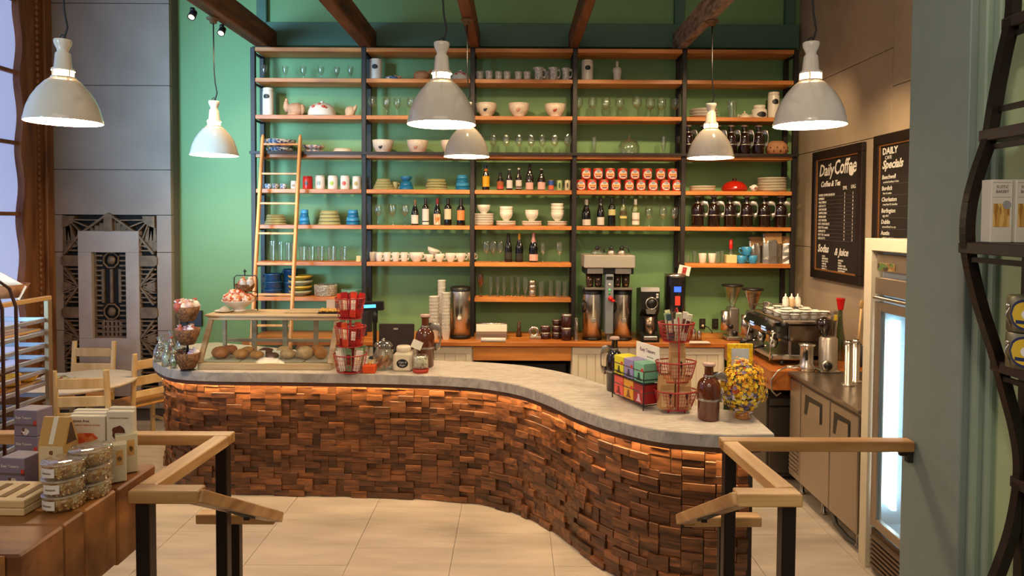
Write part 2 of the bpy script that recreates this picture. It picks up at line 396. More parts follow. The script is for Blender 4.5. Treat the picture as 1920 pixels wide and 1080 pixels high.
# window wall
m_jamb = wood('#6a3d1e', '#9e683a', 'z', .5, 9, .1, k=7)
wl = MB(); wl.box(XL - .25, XL - .02, 2.5, 7.8, 0, .55); wl.box(XL - .25, XL - .02, 2.5, 7.8, 5.3, 5.7); wl = struct('wall_left', wl, pm('#6b513c', .8))
win = MB(); yj = 7.17
e = [(7.66, 0), (7.66, 5.6)] + [(yj + .045 * (0.5 + .5 * cos(2 * pi * (z - .4) / .745)), z) for z in [5.6 - .0745 * k for k in range(76)]]
win.extr(e, XL - .2, XL + .01, 'x'); win = struct('window_1', win, m_jamb)
b = MB(); b.box(XL + .01, XL + .05, 7.5, 7.62, 0, 5.6, .008); struct('trim_jamb', b, m_jamb, win)
b = MB()
for k in range(75): b.blob(.022, .022, .03, k, 0, 6, (XL + .02, 7.42, .6 + k * .066))
o = ob('bead', b, m_jamb, win); o['kind'] = 'stuff'
zm = [.12, .85, 1.6, 2.335, 3.075, 3.81, 4.6, 5.35]
for z in zm[:-1]:
    h = .055 if z > 4.5 else .02
    b = MB(); b.box(XL - .1, XL - .02, 2.5, 7.2, z - h, z + h, .006); struct('window_rail', b, m_jamb, win)
m_pane = pm('#a4b4e6', .3, emit=.6)
for y0, y1 in ((2.5, 3.7), (3.7, 4.85), (4.85, 6.0), (6.0, 7.25)):
    b = MB(); b.box(XL - .1, XL - .02, y0 - .025, y0 + .025, .1, 5.35, .006); struct('window_stile', b, m_jamb, win)
    for z0, z1 in zip(zm, zm[1:]):
        b = MB(); b.box(XL - .075, XL - .065, y0, y1, z0, z1); struct('pane', b, m_pane, win)

# pillar by the entrance and the pale green shop wall beside it
b = MB(); b.box(1.757, 1.83, 2.66, 3.06, .44, 5.65, .004); pl = struct('wall_right_pillar', b, pm('#7f8c84', .6, n=.04))
b = MB(); b.box(1.785, 2.3, 2.61, 2.66, .44, 5.65, .006); struct('trim_1', b, pm('#8a9c88', .55), pl)
b = MB(); b.box(1.808, 2.3, 2.57, 2.61, .44, 5.65, .006); struct('trim_2', b, pm('#8a9c88', .55), pl)
b = MB(); b.box(1.83, 2.3, -.5, 2.57, .44, 5.65); struct('wall_right_shop', b, pm('#a8b98c', .6, n=.04))

# ------------------------------------------------------------------ ceiling beams and pendants
ub = P(965, 90, YS).z
BX = [(478, 504), (674, 697), (880, 898), (1069, 1085), (1271, 1288)]
bn = ['first reclaimed ceiling beam, over the ladder end of the shelves', 'second reclaimed ceiling beam counted from the ladder end', 'middle ceiling beam carrying the pendant before the centre of the shelves',
      'fourth ceiling beam, slim and evenly brown, without a lamp', 'ceiling beam with chalky grey weathered side near the menu boards']
for (a, c), l in zip(BX, bn):
    x0, x1 = P(a, 90, YS).x, P(c, 90, YS).x
    t = thing('ceiling_beam', l, 'beam', (0, 0, 0), group='reclaimed timber beams above the bar')
    b = MB(); b.box(x0, x1, 3.6, YS + .28, ub, ub + .235, .012, 0)
    ob('timber', b, m_beam_pale if a == 1271 else m_beam, t)
    b = MB(); xm = (x0 + x1) / 2
    b.box(xm - .1, xm + .1, YS - .02, YS + .3, ub - .012, ub, .003); ob('bearing_plate', b, m_steel_dark, t)
m_enam = pm('#efe6d6', .16, coat=.6, n=.03)
m_bulb = pm('#ffdcb0', .5, emit=56.)
m_bulb2 = pm('#ffd8a0', .5, emit=45.)
sh = [(.212, 0), (.214, .008), (.208, .03), (.196, .085), (.172, .145), (.138, .2), (.1, .245), (.068, .27)]
def pendant(px, py, Y, label, top, mount):
    p = P(px, py, Y); p.z = 2.885
    t = thing('pendant_lamp', label, 'lamp', p, group='white enamel pendant lamps over the bar')
    b = MB(); b.lathe(sh + [(.066, .265), (.098, .238), (.136, .194), (.17, .14), (.19, .085)], 36); ob('shade', b, m_enam, t)
    b = MB(); b.lathe([(0, .012), (.2, .014), (.206, .02)], 32); ob('diffuser', b, m_bulb, t)
    b = MB(); b.lathe([(.052, .268), (.055, .285), (.055, .305), (.05, .315)], 18); ob('glow_ring', b, m_bulb2, t)
    b = MB()
    for k in range(4): a = pi / 4 + k * pi / 2 + .3; b.box(.058 * cos(a) - .006, .058 * cos(a) + .006, .058 * sin(a) - .006, .058 * sin(a) + .006, .262, .325)
    b.lathe([(.066, .268), (.07, .272), (.066, .278)], 18); ob('vent_cage', b, m_enam, t)
    b = MB(); b.lathe([(.064, .314), (.064, .325), (.05, .335), (.042, .42), (.032, .43), (.032, .445), (.046, .475), (.05, .495), (.048, .505), (0, .508)], 24); ob('neck', b, m_enam, t)
    zt = top - 2.885; k = .02
    b = MB(); b.tube([(0, 0, .5), (.018, 0, .54), (.03, 0, .58), (.012, 0, .68), (.004, 0, .8), (0, 0, zt)], .006, 6); ob('cord', b, m_black, t)
    b = MB(); b.tube([(.02 * cos(q), 0, .505 + .03 * sin(q)) for q in [pi * k / 8 for k in range(9)]], .004, 5); ob('hanger', b, m_black, t)
    if mount:
        b = MB(); b.lathe([(0, zt - .05), (.03, zt - .05), (.035, zt - .02), (.06, zt - .015), (.06, zt), (0, zt)], 14); ob('ceiling_rose', b, m_bronze, t)
pendant(120, 226, 4.23, 'white pendant lamp in front of the concrete pier beside the window', 5.66, False)
pendant(828, 231, 4.25, 'large white pendant lamp hanging before the second shelf bay', 5.66, False)
pendant(1518, 231, 4.2, 'white pendant lamp in front of the concrete wall above the menu board', 5.66, False)
pendant(402, 292, 6.4, 'smaller white pendant lamp before the bare green wall', ub, True)
pendant(875, 293, 6.4, 'white pendant lamp partly hidden behind a nearer lamp', ub, True)
pendant(1332, 295, 6.4, 'white pendant lamp hung from the chalky grey beam before the growlers', ub, True)
for i, (px, py, Y) in enumerate(((361, 16, 6.1), (416, 52, 6.62))):
    p = P(px, py, Y); p.z = ub
    t = thing('track_spotlight', ['small black spotlight above the pendant mount on the first beam', 'small lit black spotlight below the pendant mount on the first beam'][i], 'spotlight', p, group='spotlights on the first beam')
    b = MB(); b.lathe([(0, 0), (.02, 0), (.02, -.03), (0, -.03)], 10); ob('mount', b, m_black, t)
    M = Matrix.Translation((0, 0, -.06)) @ Matrix.Rotation(-.7, 4, 'X')
    b = MB(); b.lathe([(0, .04), (.03, .04), (.034, -.04), (.03, -.04), (.028, -.03), (0, -.03)], 12, M=M); ob('head', b, m_black, t)
    b = MB(); b.lathe([(0, -.036), (.026, -.036)], 12, M=M); ob('lens', b, pm('#ffe9c0', .3, emit=4. if i else 1.), t)

# ------------------------------------------------------------------ shelving on the back wall
ROWY = [91.5, 149, 218, 290, 356.5, 423.5, 492.5, 558.5]
ZR = [P(965, y, YS).z for y in ROWY]
BT = .044
PX = [476, 683, 886, 1077, 1281, 1489]
XP = [P(x, 300, YS).x for x in PX]
su = thing('wall_shelving', 'tall steel framed wall shelving with thick orange wood boards behind the bar', 'shelving', (0, 0, 0))
for x in XP:
    for y in (YS, YB):
        b = MB(); b.box(x - .024, x + .024, y - .024, y + .024, ZC + .001, ub - .012, .003); ob('post', b, m_steel_dark, su)
for i in range(5):
    rows = {0: range(8), 1: range(7), 2: range(8), 3: range(6), 4: range(7)}[i]
    for r in rows:
        b = MB(); x0, x1 = XP[i] + .026, XP[i + 1] - .026; b.box(-(x1 - x0) / 2, (x1 - x0) / 2, -.14, .15, -BT, 0, .003)
        ob('shelf_board', b, m_shelf, su, ((x0 + x1) / 2, YS + .12, ZR[r]))
for i in range(6):
    for r in (0, 1, 2, 4, 5, 6):
        b = MB(); b.box(XP[i] - .012, XP[i] + .012, YS, YB, ZR[r] - BT - .02, ZR[r] - BT, 0); ob('bracket', b, m_steel_dark, su)
b = MB(); b.bar((XP[0] - .03, YS - .045, ZR[3] + .005), (XP[5] + .03, YS - .045, ZR[3] + .005), .012, .03); ob('ladder_rail', b, m_steel_dark, su)
# ladder
ld = thing('rolling_ladder', 'pale wooden rolling ladder leaning on the shelving rail', 'ladder', (0, 0, 0))
m_lad = wood('#c07f3e', '#e3aa66', 'z', .4, 14, .08, k=8)
pt = [P(493, 257, YS - .07), P(563, 257, YS - .07)]
def lady(z): return (YS - .07) - (pt[0].z - z) * .165
for p in pt:
    b = MB(); b.bar((p.x, lady(pt[0].z), pt[0].z), (p.x, lady(.0), .0), .03, .055, 0, .008); b.blob(.015, .026, .03, 1, 0, 8, (p.x, lady(pt[0].z), pt[0].z)); ob('stile', b, m_lad, ld)
    b = MB(); b.bar((p.x, lady(ZR[3]) + .0, ZR[3] - .02), (p.x, YS - .04, ZR[3] - .02), .02, .05); b.tube([(p.x - .02, YS - .055, ZR[3] - .02), (p.x + .02, YS - .055, ZR[3] - .02)], .028, 10); ob('roller_hook', b, m_steel_dark, ld)
z = P(530, 271, YS - .07).z
while z > .2:
    b = MB(); b.bar((pt[0].x, lady(z), z), (pt[1].x, lady(z), z), .035, .022, 0, .004); ob('rung', b, m_lad, ld); z -= .318

# ------------------------------------------------------------------ counters along the back and right walls
bc = thing('back_counter', 'orange butcher block worktop running along the back wall under the shelves', 'worktop')
b = MB(); b.box(-2.85, 3.2, YC, YW - .002, ZC - .045, ZC, .004); ob('worktop', b, wood('#a9591f', '#d58a3e', 'x', .4, 9, .1, k=9), bc)
def cabinet(x0, x1, label, knob):
    t = thing('base_cabinet', label, 'cabinet', (x0, YC + .04, 0), group='cream base cabinets under the back worktop')
    w = x1 - x0
    b = MB(); b.box(0, w, .02, .6, .1, ZC - .046); b.box(.02, w - .02, .06, .6, 0, .1); ob('carcass', b, m_cream, t)
    b = MB()
    for a, c, d, e in ((.01, w - .01, ZC - .13, ZC - .055), (.01, .07, .12, ZC - .13), (w - .07, w - .01, .12, ZC - .13), (.07, w - .07, .12, .2)): b.box(a, c, 0, .022, d, e, .003)
    d = ob('door', b, m_cream, t)
    n = max(2, int((w - .14) / .09))
    for k in range(n):
        b = MB(); q = (w - .14) / n; b.box(.07 + k * q + .002, .07 + (k + 1) * q - .002, .01, .022, .2, ZC - .13, .003); ob('board', b, m_cream, d)
    b = MB(); b.tube([(knob, 0, .72), (knob, -.03, .72), (knob, -.03, .84), (knob, 0, .84)], .005, 6); ob('handle', b, m_chrome, d)
xs = [P(p, 660, YC).x for p in (560, 690, 800, 886, 1072, 1180, 1275, 1362, 1430)]
cabinet(xs[0], xs[1], 'cream base cabinet behind the pastry case', .2)
cabinet(xs[1], xs[2], 'cream base cabinet behind the red candy stand', .2)
cabinet(xs[2], xs[3], 'cream base cabinet beside the open bay, under the paper cups', .1)
cabinet(xs[4], xs[5], 'cream base cabinet below the coffee brewer', .5)
cabinet(xs[5], xs[6], 'cream base cabinet behind the tea box display', .1)
cabinet(xs[6], xs[7], 'cream base cabinet behind the wire basket stand', .1)
b = MB(); b.box(xs[3] + .003, xs[4] - .003, YC + .03, YC + .055, ZC - .2, ZC - .046, .003)
tag(ob('apron_board', b, m_shelf), 'orange wood apron board across the open bay under the worktop', 'board')
t = thing('glass_washer', 'dark undercounter washer in the open bay below the apron board', 'washer', (0, 0, 0))
b = MB(); b.box(xs[3] + .05, xs[4] - .05, YC + .12, YC + .6, .02, ZC - .24, .01); ob('body', b, m_black, t)
b = MB(); b.bar((xs[3] + .15, YC + .1, .66), (xs[4] - .15, YC + .1, .66), .03, .02, 0, .004); ob('handle', b, m_chrome, t)
# wood counter under the espresso machine
t = thing('espresso_counter', 'deep orange wood counter block carrying the espresso machine', 'counter')
b = MB(); b.box(2.2, XR - .035, 5.8, YC - .003, ZC - .17, ZC, .006); ob('top', b, wood('#8f4a1c', '#c27433', 'y', .4, 9, .1, k=9), t)
b = MB(); b.box(2.5, XR - .04, 6.6, 7.05, .0, ZC - .17); ob('support', b, pm('#3a322c', .6), t)
t = thing('undercounter_machine', 'dark steel undercounter machine below the wood counter block', 'machine', (0, 0, 0))
b = MB(); b.box(2.23, 2.9, 5.97, 6.5, .04, .76, .008); ob('body', b, pm('#4f4740', .35, metal=.7, n=.1), t)
b = MB(); b.box(2.25, 2.88, 5.955, 5.97, .08, .66, .006); ob('door', b, pm('#5d544b', .35, metal=.7, n=.1), t)
b = MB(); b.box(2.25, 2.88, 5.95, 5.97, .68, .74, .004); ob('panel', b, pm('#6d6359', .35, metal=.7), t)
# steel worktop fridge
t = thing('worktop_fridge', 'stainless steel worktop fridge along the concrete wall', 'fridge', (0, 0, 0))
XF = 2.36; yv = [4.63, 5.05, 5.57, 5.79]
b = MB(); b.box(XF + .02, XR - .04, 4.62, 5.79, .13, ZC - .03); ob('body', b, m_brushed, t)
b = MB(); b.box(XF - .02, XR - .035, 4.6, 5.795, ZC - .03, ZC, .006); ob('top', b, pm('#978a7c', .3, metal=.9, n=.15, ns=5), t)
for y0, y1 in ((yv[0], yv[1]), (yv[1], yv[2])):
    b = MB(); b.box(XF, XF + .02, y0 + .005, y1 - .005, .14, ZC - .06, .006); d = ob('door', b, m_brushed, t)
    yc = (y0 + y1) / 2 + .03; w = .3 * (y1 - y0)
    b = MB(); b.extr([(yc - w, .74), (yc + w, .74), (yc + w * .9, .9), (yc - w, .9)], XF - .003, XF + .01, 'x'); ob('recess', b, m_black, d)
    b = MB(); b.extr([(yc - w * .85, .735), (yc + w * .6, .735), (yc + w * .35, .86), (yc - w * .85, .87)], XF - .008, XF + .01, 'x'); ob('handle', b, m_brushed, d)
b = MB(); b.box(XF, XF + .02, yv[2] + .005, yv[3], .14, ZC - .06, .006); v = ob('vent_panel', b, m_brushed, t)
for k in range(7):
    b = MB(); b.bar((XF - .004, yv[2] + .03, .2 + k * .035), (XF - .004, yv[3] - .03, .2 + k * .035), .02, .012); ob('louver', b, m_brushed, v)
for y in (4.75, 5.3, 5.7):
    b = MB(); b.lathe([(0, 0), (.025, 0), (.025, .02), (.016, .03), (.016, .13)], 10, M=Matrix.Translation((XF + .08, y, 0))); ob('leg', b, m_chrome, t)
b = MB(); b.tube([(XF + .05, 5.1, .12), (XF + .06, 5.05, .03), (XF + .05, 4.85, .018), (XF + .09, 4.7, .018)], .018, 6)
tag(ob('drain_hose', b, pm('#5a554e', .5)), 'grey drain hose lying under the steel worktop fridge', 'hose')
# upright glass door fridge in a cream surround
t = thing('upright_fridge', 'upright display fridge with bright white light behind its glass door', 'fridge', (0, 0, 0))
b = MB(); b.box(XF - .02, XR - .04, 4.475, 4.56, 0, 2.19, .004); ob('side_panel', b, m_cream, t)
b = MB(); b.box(XF - .02, XF + .1, 3.75, 4.475, 2.11, 2.19, .004); ob('header', b, m_cream, t)
b = MB(); b.box(XR - .06, XR - .04, 3.75, 4.475, 0, 2.1); b.box(XF + .06, XR - .06, 3.7, 3.75, 0, 2.1); b.box(XF + .06, XR - .06, 3.75, 4.475, 0, .3); b.box(XF + .06, XR - .06, 3.75, 4.475, 1.82, 2.1); b.box(XF + .06, XR - .06, 4.455, 4.474, .3, 1.82); ob('cabinet', b, pm('#d9e2e6', .4), t)
b = MB(); b.box(XF + .01, XF + .05, 3.76, 4.46, 1.98, 2.09, .005); p_ = ob('top_panel', b, m_brushed, t)
b = MB(); b.box(XF + .005, XF + .012, 4.24, 4.44, 1.985, 2.035); ob('badge', b, speckle('badge', ['#7a5a30', '#4f6a3a', '#3b2f24', '#8f7a4a'], 40), p_)
b = MB(); b.box(XF, XF + .05, 3.76, 4.46, 1.83, 1.94, .005); ob('top_panel', b, m_brushed, t)
b = MB(); b.box(XF - .012, XF + .05, 3.76, 4.465, 1.795, 1.815, .004); ob('ledge', b, m_chrome, t)
b = MB()
for y0, y1, z0, z1 in ((4.39, 4.46, .3, 1.78), (3.76, 3.82, .3, 1.78), (3.82, 4.39, 1.72, 1.78), (3.82, 4.39, .3, .36)): b.box(XF + .0, XF + .04, y0, y1, z0, z1, .005)
d = ob('door', b, m_brushed, t)
b = MB(); b.box(XF + .015, XF + .02, 3.82, 4.39, .36, 1.72); ob('pane', b, glass('#dff1f8', .06, .4), d)
b = MB(); b.box(XF + .1, XF + .13, 4.38, 4.43, .42, 1.66, .004); ob('light_tube', b, pm('#e8f6ff', .4, emit=13.), t)
for z in (.62, .98, 1.34):
    b = MB(); b.box(XF + .2, XR - .08, 3.76, 4.45, z - .012, z, .003); ob('shelf', b, pm('#c8d6da', .3, metal=.4), t)
b = MB(); b.box(XF + .01, XF + .04, 3.76, 4.46, .03, .28, .004); g = ob('grill', b, pm('#6b5848', .4, metal=.6), t)
for k in range(7):
    b = MB(); b.bar((XF - .002, 3.8, .06 + k * .03), (XF - .002, 4.42, .06 + k * .03), .03, .014); ob('louver', b, pm('#7d6a58', .4, metal=.6), g)
# contents of the fridge: a few bottles
for i, (y, z, c) in enumerate(((4.02, .62, '#5f8fa8'), (4.12, .98, '#3c6f8c'), (4.08, 1.34, '#7fb0a0'), (3.98, 1.34, '#4a86a6'))):
    b = MB(); b.lathe([(0, 0), (.034, 0), (.036, .12), (.03, .16), (.013, .2), (.013, .25), (0, .25)], 12, M=Matrix.Translation((XF + .32, y, z)))
    tag(ob('water_bottle', b, pm(c, .2)), ['pale blue bottle on the lowest fridge shelf', 'dark blue bottle on the middle fridge shelf', 'sea green bottle on the top fridge shelf', 'blue bottle beside the sea green one on the top fridge shelf'][i], 'bottle', 'bottles in the display fridge')
# ------------------------------------------------------------------ the curved bar
ZB = 1.05
FR = [(-3.0, 6.85), (-3.25, 6.72), (-3.36, 6.45), (-3.29, 6.2), (-3.19, 6.0), (-3.0, 5.76), (-2.8, 5.6), (-2.5, 5.52), (-1.95, 5.5), (-1.4, 5.48), (-.83, 5.44), (-.5, 5.39), (-.24, 5.31),
      (.03, 5.13), (.24, 4.85), (.4, 4.55), (.585, 4.29), (.83, 4.07), (1.04, 3.99), (1.25, 3.955), (1.53, 3.97)]
BK = [(1.54, 4.43), (1.3, 4.53), (1.0, 4.8), (.72, 5.1), (.44, 5.52), (.2, 5.74), (0, 5.86), (-.37, 5.97), (-.72, 6.02), (-1.5, 6.25), (-2.4, 6.6)]
def crom(pts, n=6):
    o = []
    for i in range(len(pts) - 1):
        p0, p1, p2, p3 = [Vector(pts[max(0, min(len(pts) - 1, k))]) for k in (i - 1, i, i + 1, i + 2)]
        for k in range(n):
            t = k / n; o.append(.5 * ((2 * p1) + (p2 - p0) * t + (2 * p0 - 5 * p1 + 4 * p2 - p3) * t * t + (3 * p1 - p0 - 3 * p2 + p3) * t ** 3))
    return o + [Vector(pts[-1])]
fs = crom(FR); bs = crom(BK, 3)
def offs(pl, d):
    o = []
    for i, p in enumerate(pl):
        t = pl[min(i + 1, len(pl) - 1)] - pl[max(i - 1, 0)]; t.normalize(); o.append(p + Vector((-t.y, t.x)) * d)
    return o
m_marb = marble('marble', '#dcd3c4', '#b4aa9c', 6.)
m_marb.node_tree.nodes['Principled BSDF'].inputs['Roughness'].default_value = .33
b = MB(); poly = fs + bs
b.extr([(p.x, p.y) for p in poly], ZB - .078, ZB - .004, 'z')
inn = offs(fs, .005); pb = inn + bs
b.extr([(p.x, p.y) for p in pb], ZB - .004, ZB, 'z')
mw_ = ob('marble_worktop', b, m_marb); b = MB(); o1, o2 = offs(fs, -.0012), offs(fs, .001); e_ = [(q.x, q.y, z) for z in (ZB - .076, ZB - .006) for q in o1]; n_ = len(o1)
b.add(e_, [(i, i + 1, n_ + i + 1, n_ + i) for i in range(n_ - 1)]); ob('shaded_edge', b, marble('shaded_marble', '#b7b0a8', '#8f8a86', 5.), mw_)  # greyer strip on the front edge, its shade painted into the stone
tag(mw_, 'grey veined marble worktop curving along the whole front bar', 'worktop')
bar = thing('bar_counter', 'S-curved bar front clad in rough walnut wood tiles under the marble worktop', 'bar')
keep = [i for i, p in enumerate(fs) if p.x < 1.475 or i < 60]
fb = [fs[i] for i in keep]
core = offs(fb, .115); bk = [Vector((1.46, 4.38)), Vector((1.25, 4.48))] + [p + Vector((-.03, -.06)) for p in bs[6:-2]]
b = MB(); b.extr([(p.x, p.y) for p in core] + [(p.x, p.y) for p in bk], 0.0, ZB - .079, 'z'); ob('core', b, pm('#24170f', .8), bar)
def ribbon(b, d0, d1, z0, z1, mi=0):
    a, c = offs(fb, d0), offs(fb, d1); n = len(a)
    for i in range(n - 1):
        vs = [(p.x, p.y, z) for z in (z0, z1) for p in (a[i], a[i + 1], c[i + 1], c[i])]
        b.add(vs, [(0, 3, 2, 1), (4, 5, 6, 7), (0, 1, 5, 4), (2, 3, 7, 6)] + ([(0, 4, 7, 3)] if i == 0 else []) + ([(1, 2, 6, 5)] if i == n - 2 else []), mi)
b = MB(); ribbon(b, .012, .03, ZB - .112, ZB - .079); ob('valance', b, wood('#3b2112', '#5e3820', 'x', .5), bar)
b = MB(); ribbon(b, .034, .046, ZB - .092, ZB - .084); ob('light_strip', b, pm('#ffdda6', .5, emit=92.), bar, label='glowing amber light strip')
# cladding: irregular basket of wood tiles on a grid along the curve
path = offs(fs, .115); path = [p for i, p in enumerate(path) if fs[i].x < 1.475 or i < 60]
cum = [0.]
for p, q in zip(path, path[1:]): cum.append(cum[-1] + (q - p).length)
def at(s):
    import bisect
    i = max(0, min(len(path) - 2, bisect.bisect_right(cum, s) - 1)); k = (s - cum[i]) / max(1e-6, cum[i + 1] - cum[i])
    t = (path[i + 1] - path[i]).normalized(); return path[i].lerp(path[i + 1], k), t
CW, CH = .065, (ZB - .10) / 20; nc = int(cum[-1] / CW); occ = {}; tl = []
Rt = random.Random(5)
for r in range(20):
    for c in range(nc):
        if (r, c) in occ: continue
        x = Rt.random(); w, h = (2, 1) if x < .72 else (1, 2) if x < .83 else (2, 2) if x < .87 else (3, 1) if x < .94 else (1, 1)
        while w > 1 and (c + w > nc or any((r, c + k) in occ for k in range(w))): w -= 1
        if r + h > 20 or any((r + h - 1, c + k) in occ for k in range(w)): h = 1
        for i in range(h):
            for k in range(w): occ[r + i, c + k] = 1
        tl.append((r, c, w, h, Rt.choice((.002, .007, .012, .018, .026, .034)), Rt.random()))
def vis(t):
    p, q = at((t[1] + t[2] / 2) * CW); n = Vector((q.y, -q.x)); d = p.length; f = max(0, -n.dot(p) / d)
    px = CX + F * p.x / p.y
    return t[2] * t[3] * f / d ** 2 * (1 if p.y * .75 / 1 < 1e9 and (HC - t[0] * CH) / p.y * F + 412 < 1075 else .2)
tl.sort(key=vis, reverse=True)
m_tile = wood('#351e10', '#84522e', 'x', .36, 30, .5, isl=True, k=6)
mt = {}; rest = MB()
for i, (r, c, w, h, dep, rn) in enumerate(tl):
    p, t = at((c + w / 2) * CW); L_, H_ = w * CW - .0015, h * CH - .0015
    ang = atan2(t.y, t.x); z = (r + h / 2) * CH + .004
    if i < 300:
        key = (w, h, dep)
        if key not in mt:
            q = MB(); q.box(-L_ / 2, L_ / 2, -dep - .004, .03, -H_ / 2, H_ / 2, .002); mt[key] = q.mesh('wood_tile', m_tile)
        o = ob('wood_tile', mt[key], parent=bar, loc=(p.x, p.y, z), rotz=ang)
    else:
        rest.box(-L_ / 2, L_ / 2, -dep - .004, .03, -H_ / 2, H_ / 2, 0, 0, Matrix.Translation((p.x, p.y, z)) @ Matrix.Rotation(ang, 4, 'Z'))
ob('tile_cladding', rest, m_tile, bar, kind='stuff')

# ------------------------------------------------------------------ things on the shelves
CA = {}
def cached(key, fn):
    if key not in CA: CA[key] = fn()
    return CA[key]
m_gl = glass('#f6f8f2', .025, .8); m_gl2 = glass('#f0f4ee', .05, .85)
m_dark = pm('#0d0a09', .12, coat=.5); m_amber = pm('#1f0e07', .08, coat=.8); m_olive = pm('#23260e', .12, coat=.5); m_pale = glass('#c9d59a', .25, .7)
m_china = pm('#ded6c8', .28, n=.04); m_ivory = pm('#d8ccb4', .35, n=.05); m_terra = pm('#b9835a', .7, n=.2, ns=9, bump=.2)
m_celadon = pm('#a8a474', .35, n=.1); m_blue = pm('#1f6f9c', .3, n=.15); m_blue2 = pm('#3d8fbe', .25, n=.1)
m_slate = pm('#17181a', .5); m_redc = pm('#c4241a', .3); m_gold = pm('#a98a4e', .35, metal=.6); m_tin = pm('#b8b0a4', .3, metal=.9)
m_kraft = pm('#b48a58', .75, n=.08, ns=12)
BAY = ['the ladder bay', 'the second bay', 'the middle bay', 'the fourth bay', 'the growler bay']
ROW = ['top shelf', 'top shelf', 'second shelf', 'third shelf', 'fourth shelf', 'fifth shelf', 'sixth shelf', 'lowest shelf']
def place(px, row, y=None):
    Y = YS + (.12 if y is None else y)
    return Vector((P(px, ROWY[row], Y).x, Y, ZR[row] + .0005)), Y
def parts_at(name, label, cat, group, loc, parts, scale=None, rotz=0.):
    """parts: (name, mesh) or (name, mesh, [(sub name, mesh)...]); one mesh alone becomes the thing itself"""
    if len(parts) == 1 and len(parts[0]) == 2:
        o = ob(name, parts[0][1], loc=loc, rotz=rotz); tag(o, label, cat, group)
    else:
        o = thing(name, label, cat, loc, rotz, group)
        for q in parts:
            c = ob(q[0], q[1], parent=o)
            for s in (q[2] if len(q) > 2 else ()): ob(s[0], s[1], parent=c)
    if scale: o.scale = scale
    return o
def unit(key, prof, mat, seg=14, fn=None):
    def f():
        b = MB(); b.lathe(prof, seg)
        if fn: fn(b)
        return b.mesh(key, mat)
    return cached(key, f)
# unit shapes: radius 1, height 1
PR = {
 'wine_glass': [(0, 0), (.62, 0), (.6, .02), (.1, .05), (.07, .1), (.07, .38), (.2, .45), (.7, .55), (.95, .68), (1, .78), (.9, .92), (.82, 1)],
 'goblet': [(0, 0), (.7, 0), (.65, .03), (.16, .07), (.13, .3), (.35, .4), (.85, .6), (1, .8), (1, 1)],
 'tumbler': [(0, 0), (.78, 0), (.8, .06), (.9, .5), (1, 1)],
 'flute': [(0, 0), (.85, 0), (.8, .02), (.2, .06), (.25, .18), (.7, .4), (.95, .7), (.85, 1)],
 'balloon': [(0, 0), (.6, 0), (.55, .02), (.09, .05), (.07, .38), (.4, .44), (.9, .58), (1, .74), (.85, .9), (.72, 1)],
 'cup': [(0, 0), (.72, 0), (.8, .04), (.94, .5), (1, 1), (.93, 1), (.85, .5), (.7, .12), (0, .1)],
 'bowl': [(0, 0), (.45, 0), (.42, .07), (.72, .3), (.92, .6), (1, 1), (.95, 1), (.85, .6), (.6, .3), (0, .16)],
 'plate': [(0, 0), (.6, 0), (.65, .15), (1, .8), (1, 1), (.93, .95), (.6, .4), (0, .35)],
 'dish': [(0, 0), (.9, 0), (.95, .08), (1, .9), (1, 1), (.92, 1), (.88, .3), (0, .2)],
 'stackbowl': [(0, 0), (1, 0), (1, .2), (.92, .35), (.9, 1), (0, 1)],
 'canister': [(0, 0), (.96, 0), (1, .03), (1, .84), (.96, .88), (.8, .9), (.8, .91)],
 'bottle_bordeaux': [(0, 0), (.95, 0), (1, .02), (1, .62), (.92, .68), (.5, .75), (.37, .79), (.36, .99), (0, 1)],
 'bottle_burgundy': [(0, 0), (.95, 0), (1, .02), (1, .46), (.9, .55), (.55, .7), (.36, .8), (.34, .99), (0, 1)],
 'bottle_beer': [(0, 0), (.95, 0), (1, .03), (1, .5), (.88, .58), (.5, .72), (.4, .8), (.36, .96), (.42, .97), (.42, 1), (0, 1)],
 'growler': [(0, 0), (.86, 0), (.92, .02), (.92, .34), (1, .37), (1, .56), (.93, .64), (.7, .71), (.42, .75), (.38, .8), (.37, .93), (.46, .94), (.46, .97), (0, .97)],
 'can': [(0, 0), (.9, 0), (.92, .02), (1, .05), (1, .95), (.92, .98), (.88, 1), (0, .97)],
}
SIL = {'wine_glass': m_gl, 'goblet': m_gl, 'tumbler': m_gl2, 'flute': m_gl2, 'balloon': m_gl}
def glassware(kind, bay, row, items, what, group):
    n = len(items)
    for i, (px, w, h) in enumerate(items):
        loc, Y = place(px, row, R.uniform(.08, .18)); k = Y / F
        parts_at('stem_glass' if kind in ('wine_glass', 'goblet', 'balloon') else 'champagne_flute' if kind == 'flute' else 'tumbler',
                 f'{what} on the {ROW[row]} of {BAY[bay]}, {nth(i, n)} from the ladder side', 'glass', group, loc, [('x', unit(kind, PR[kind], SIL[kind]))], (w * k / 2, w * k / 2, h * k))
def simple(name, prof, mat, px, row, w, h, label, cat, group=None, y=None, dz=0., rotz=0.):
    loc, Y = place(px, row, y); k = Y / F; loc.z += dz * k
    return parts_at(name, label, cat, group, loc, [('x', unit(prof + mat.name, PR[prof], mat, 18))], (w * k / 2, w * k / 2, h * k), rotz)
def handle_mesh(key, mat, r0=.9, r1=1.55, z0=.25, z1=.8, th=.1):
    return cached('h' + key, lambda: MB().tube([(r0, 0, z1), (r1 * .93, 0, z1), (r1, 0, (z0 + z1) / 2), (r1 * .88, 0, z0 + .04), (r0 * .9, 0, z0)], th, 6).mesh('handle', mat))
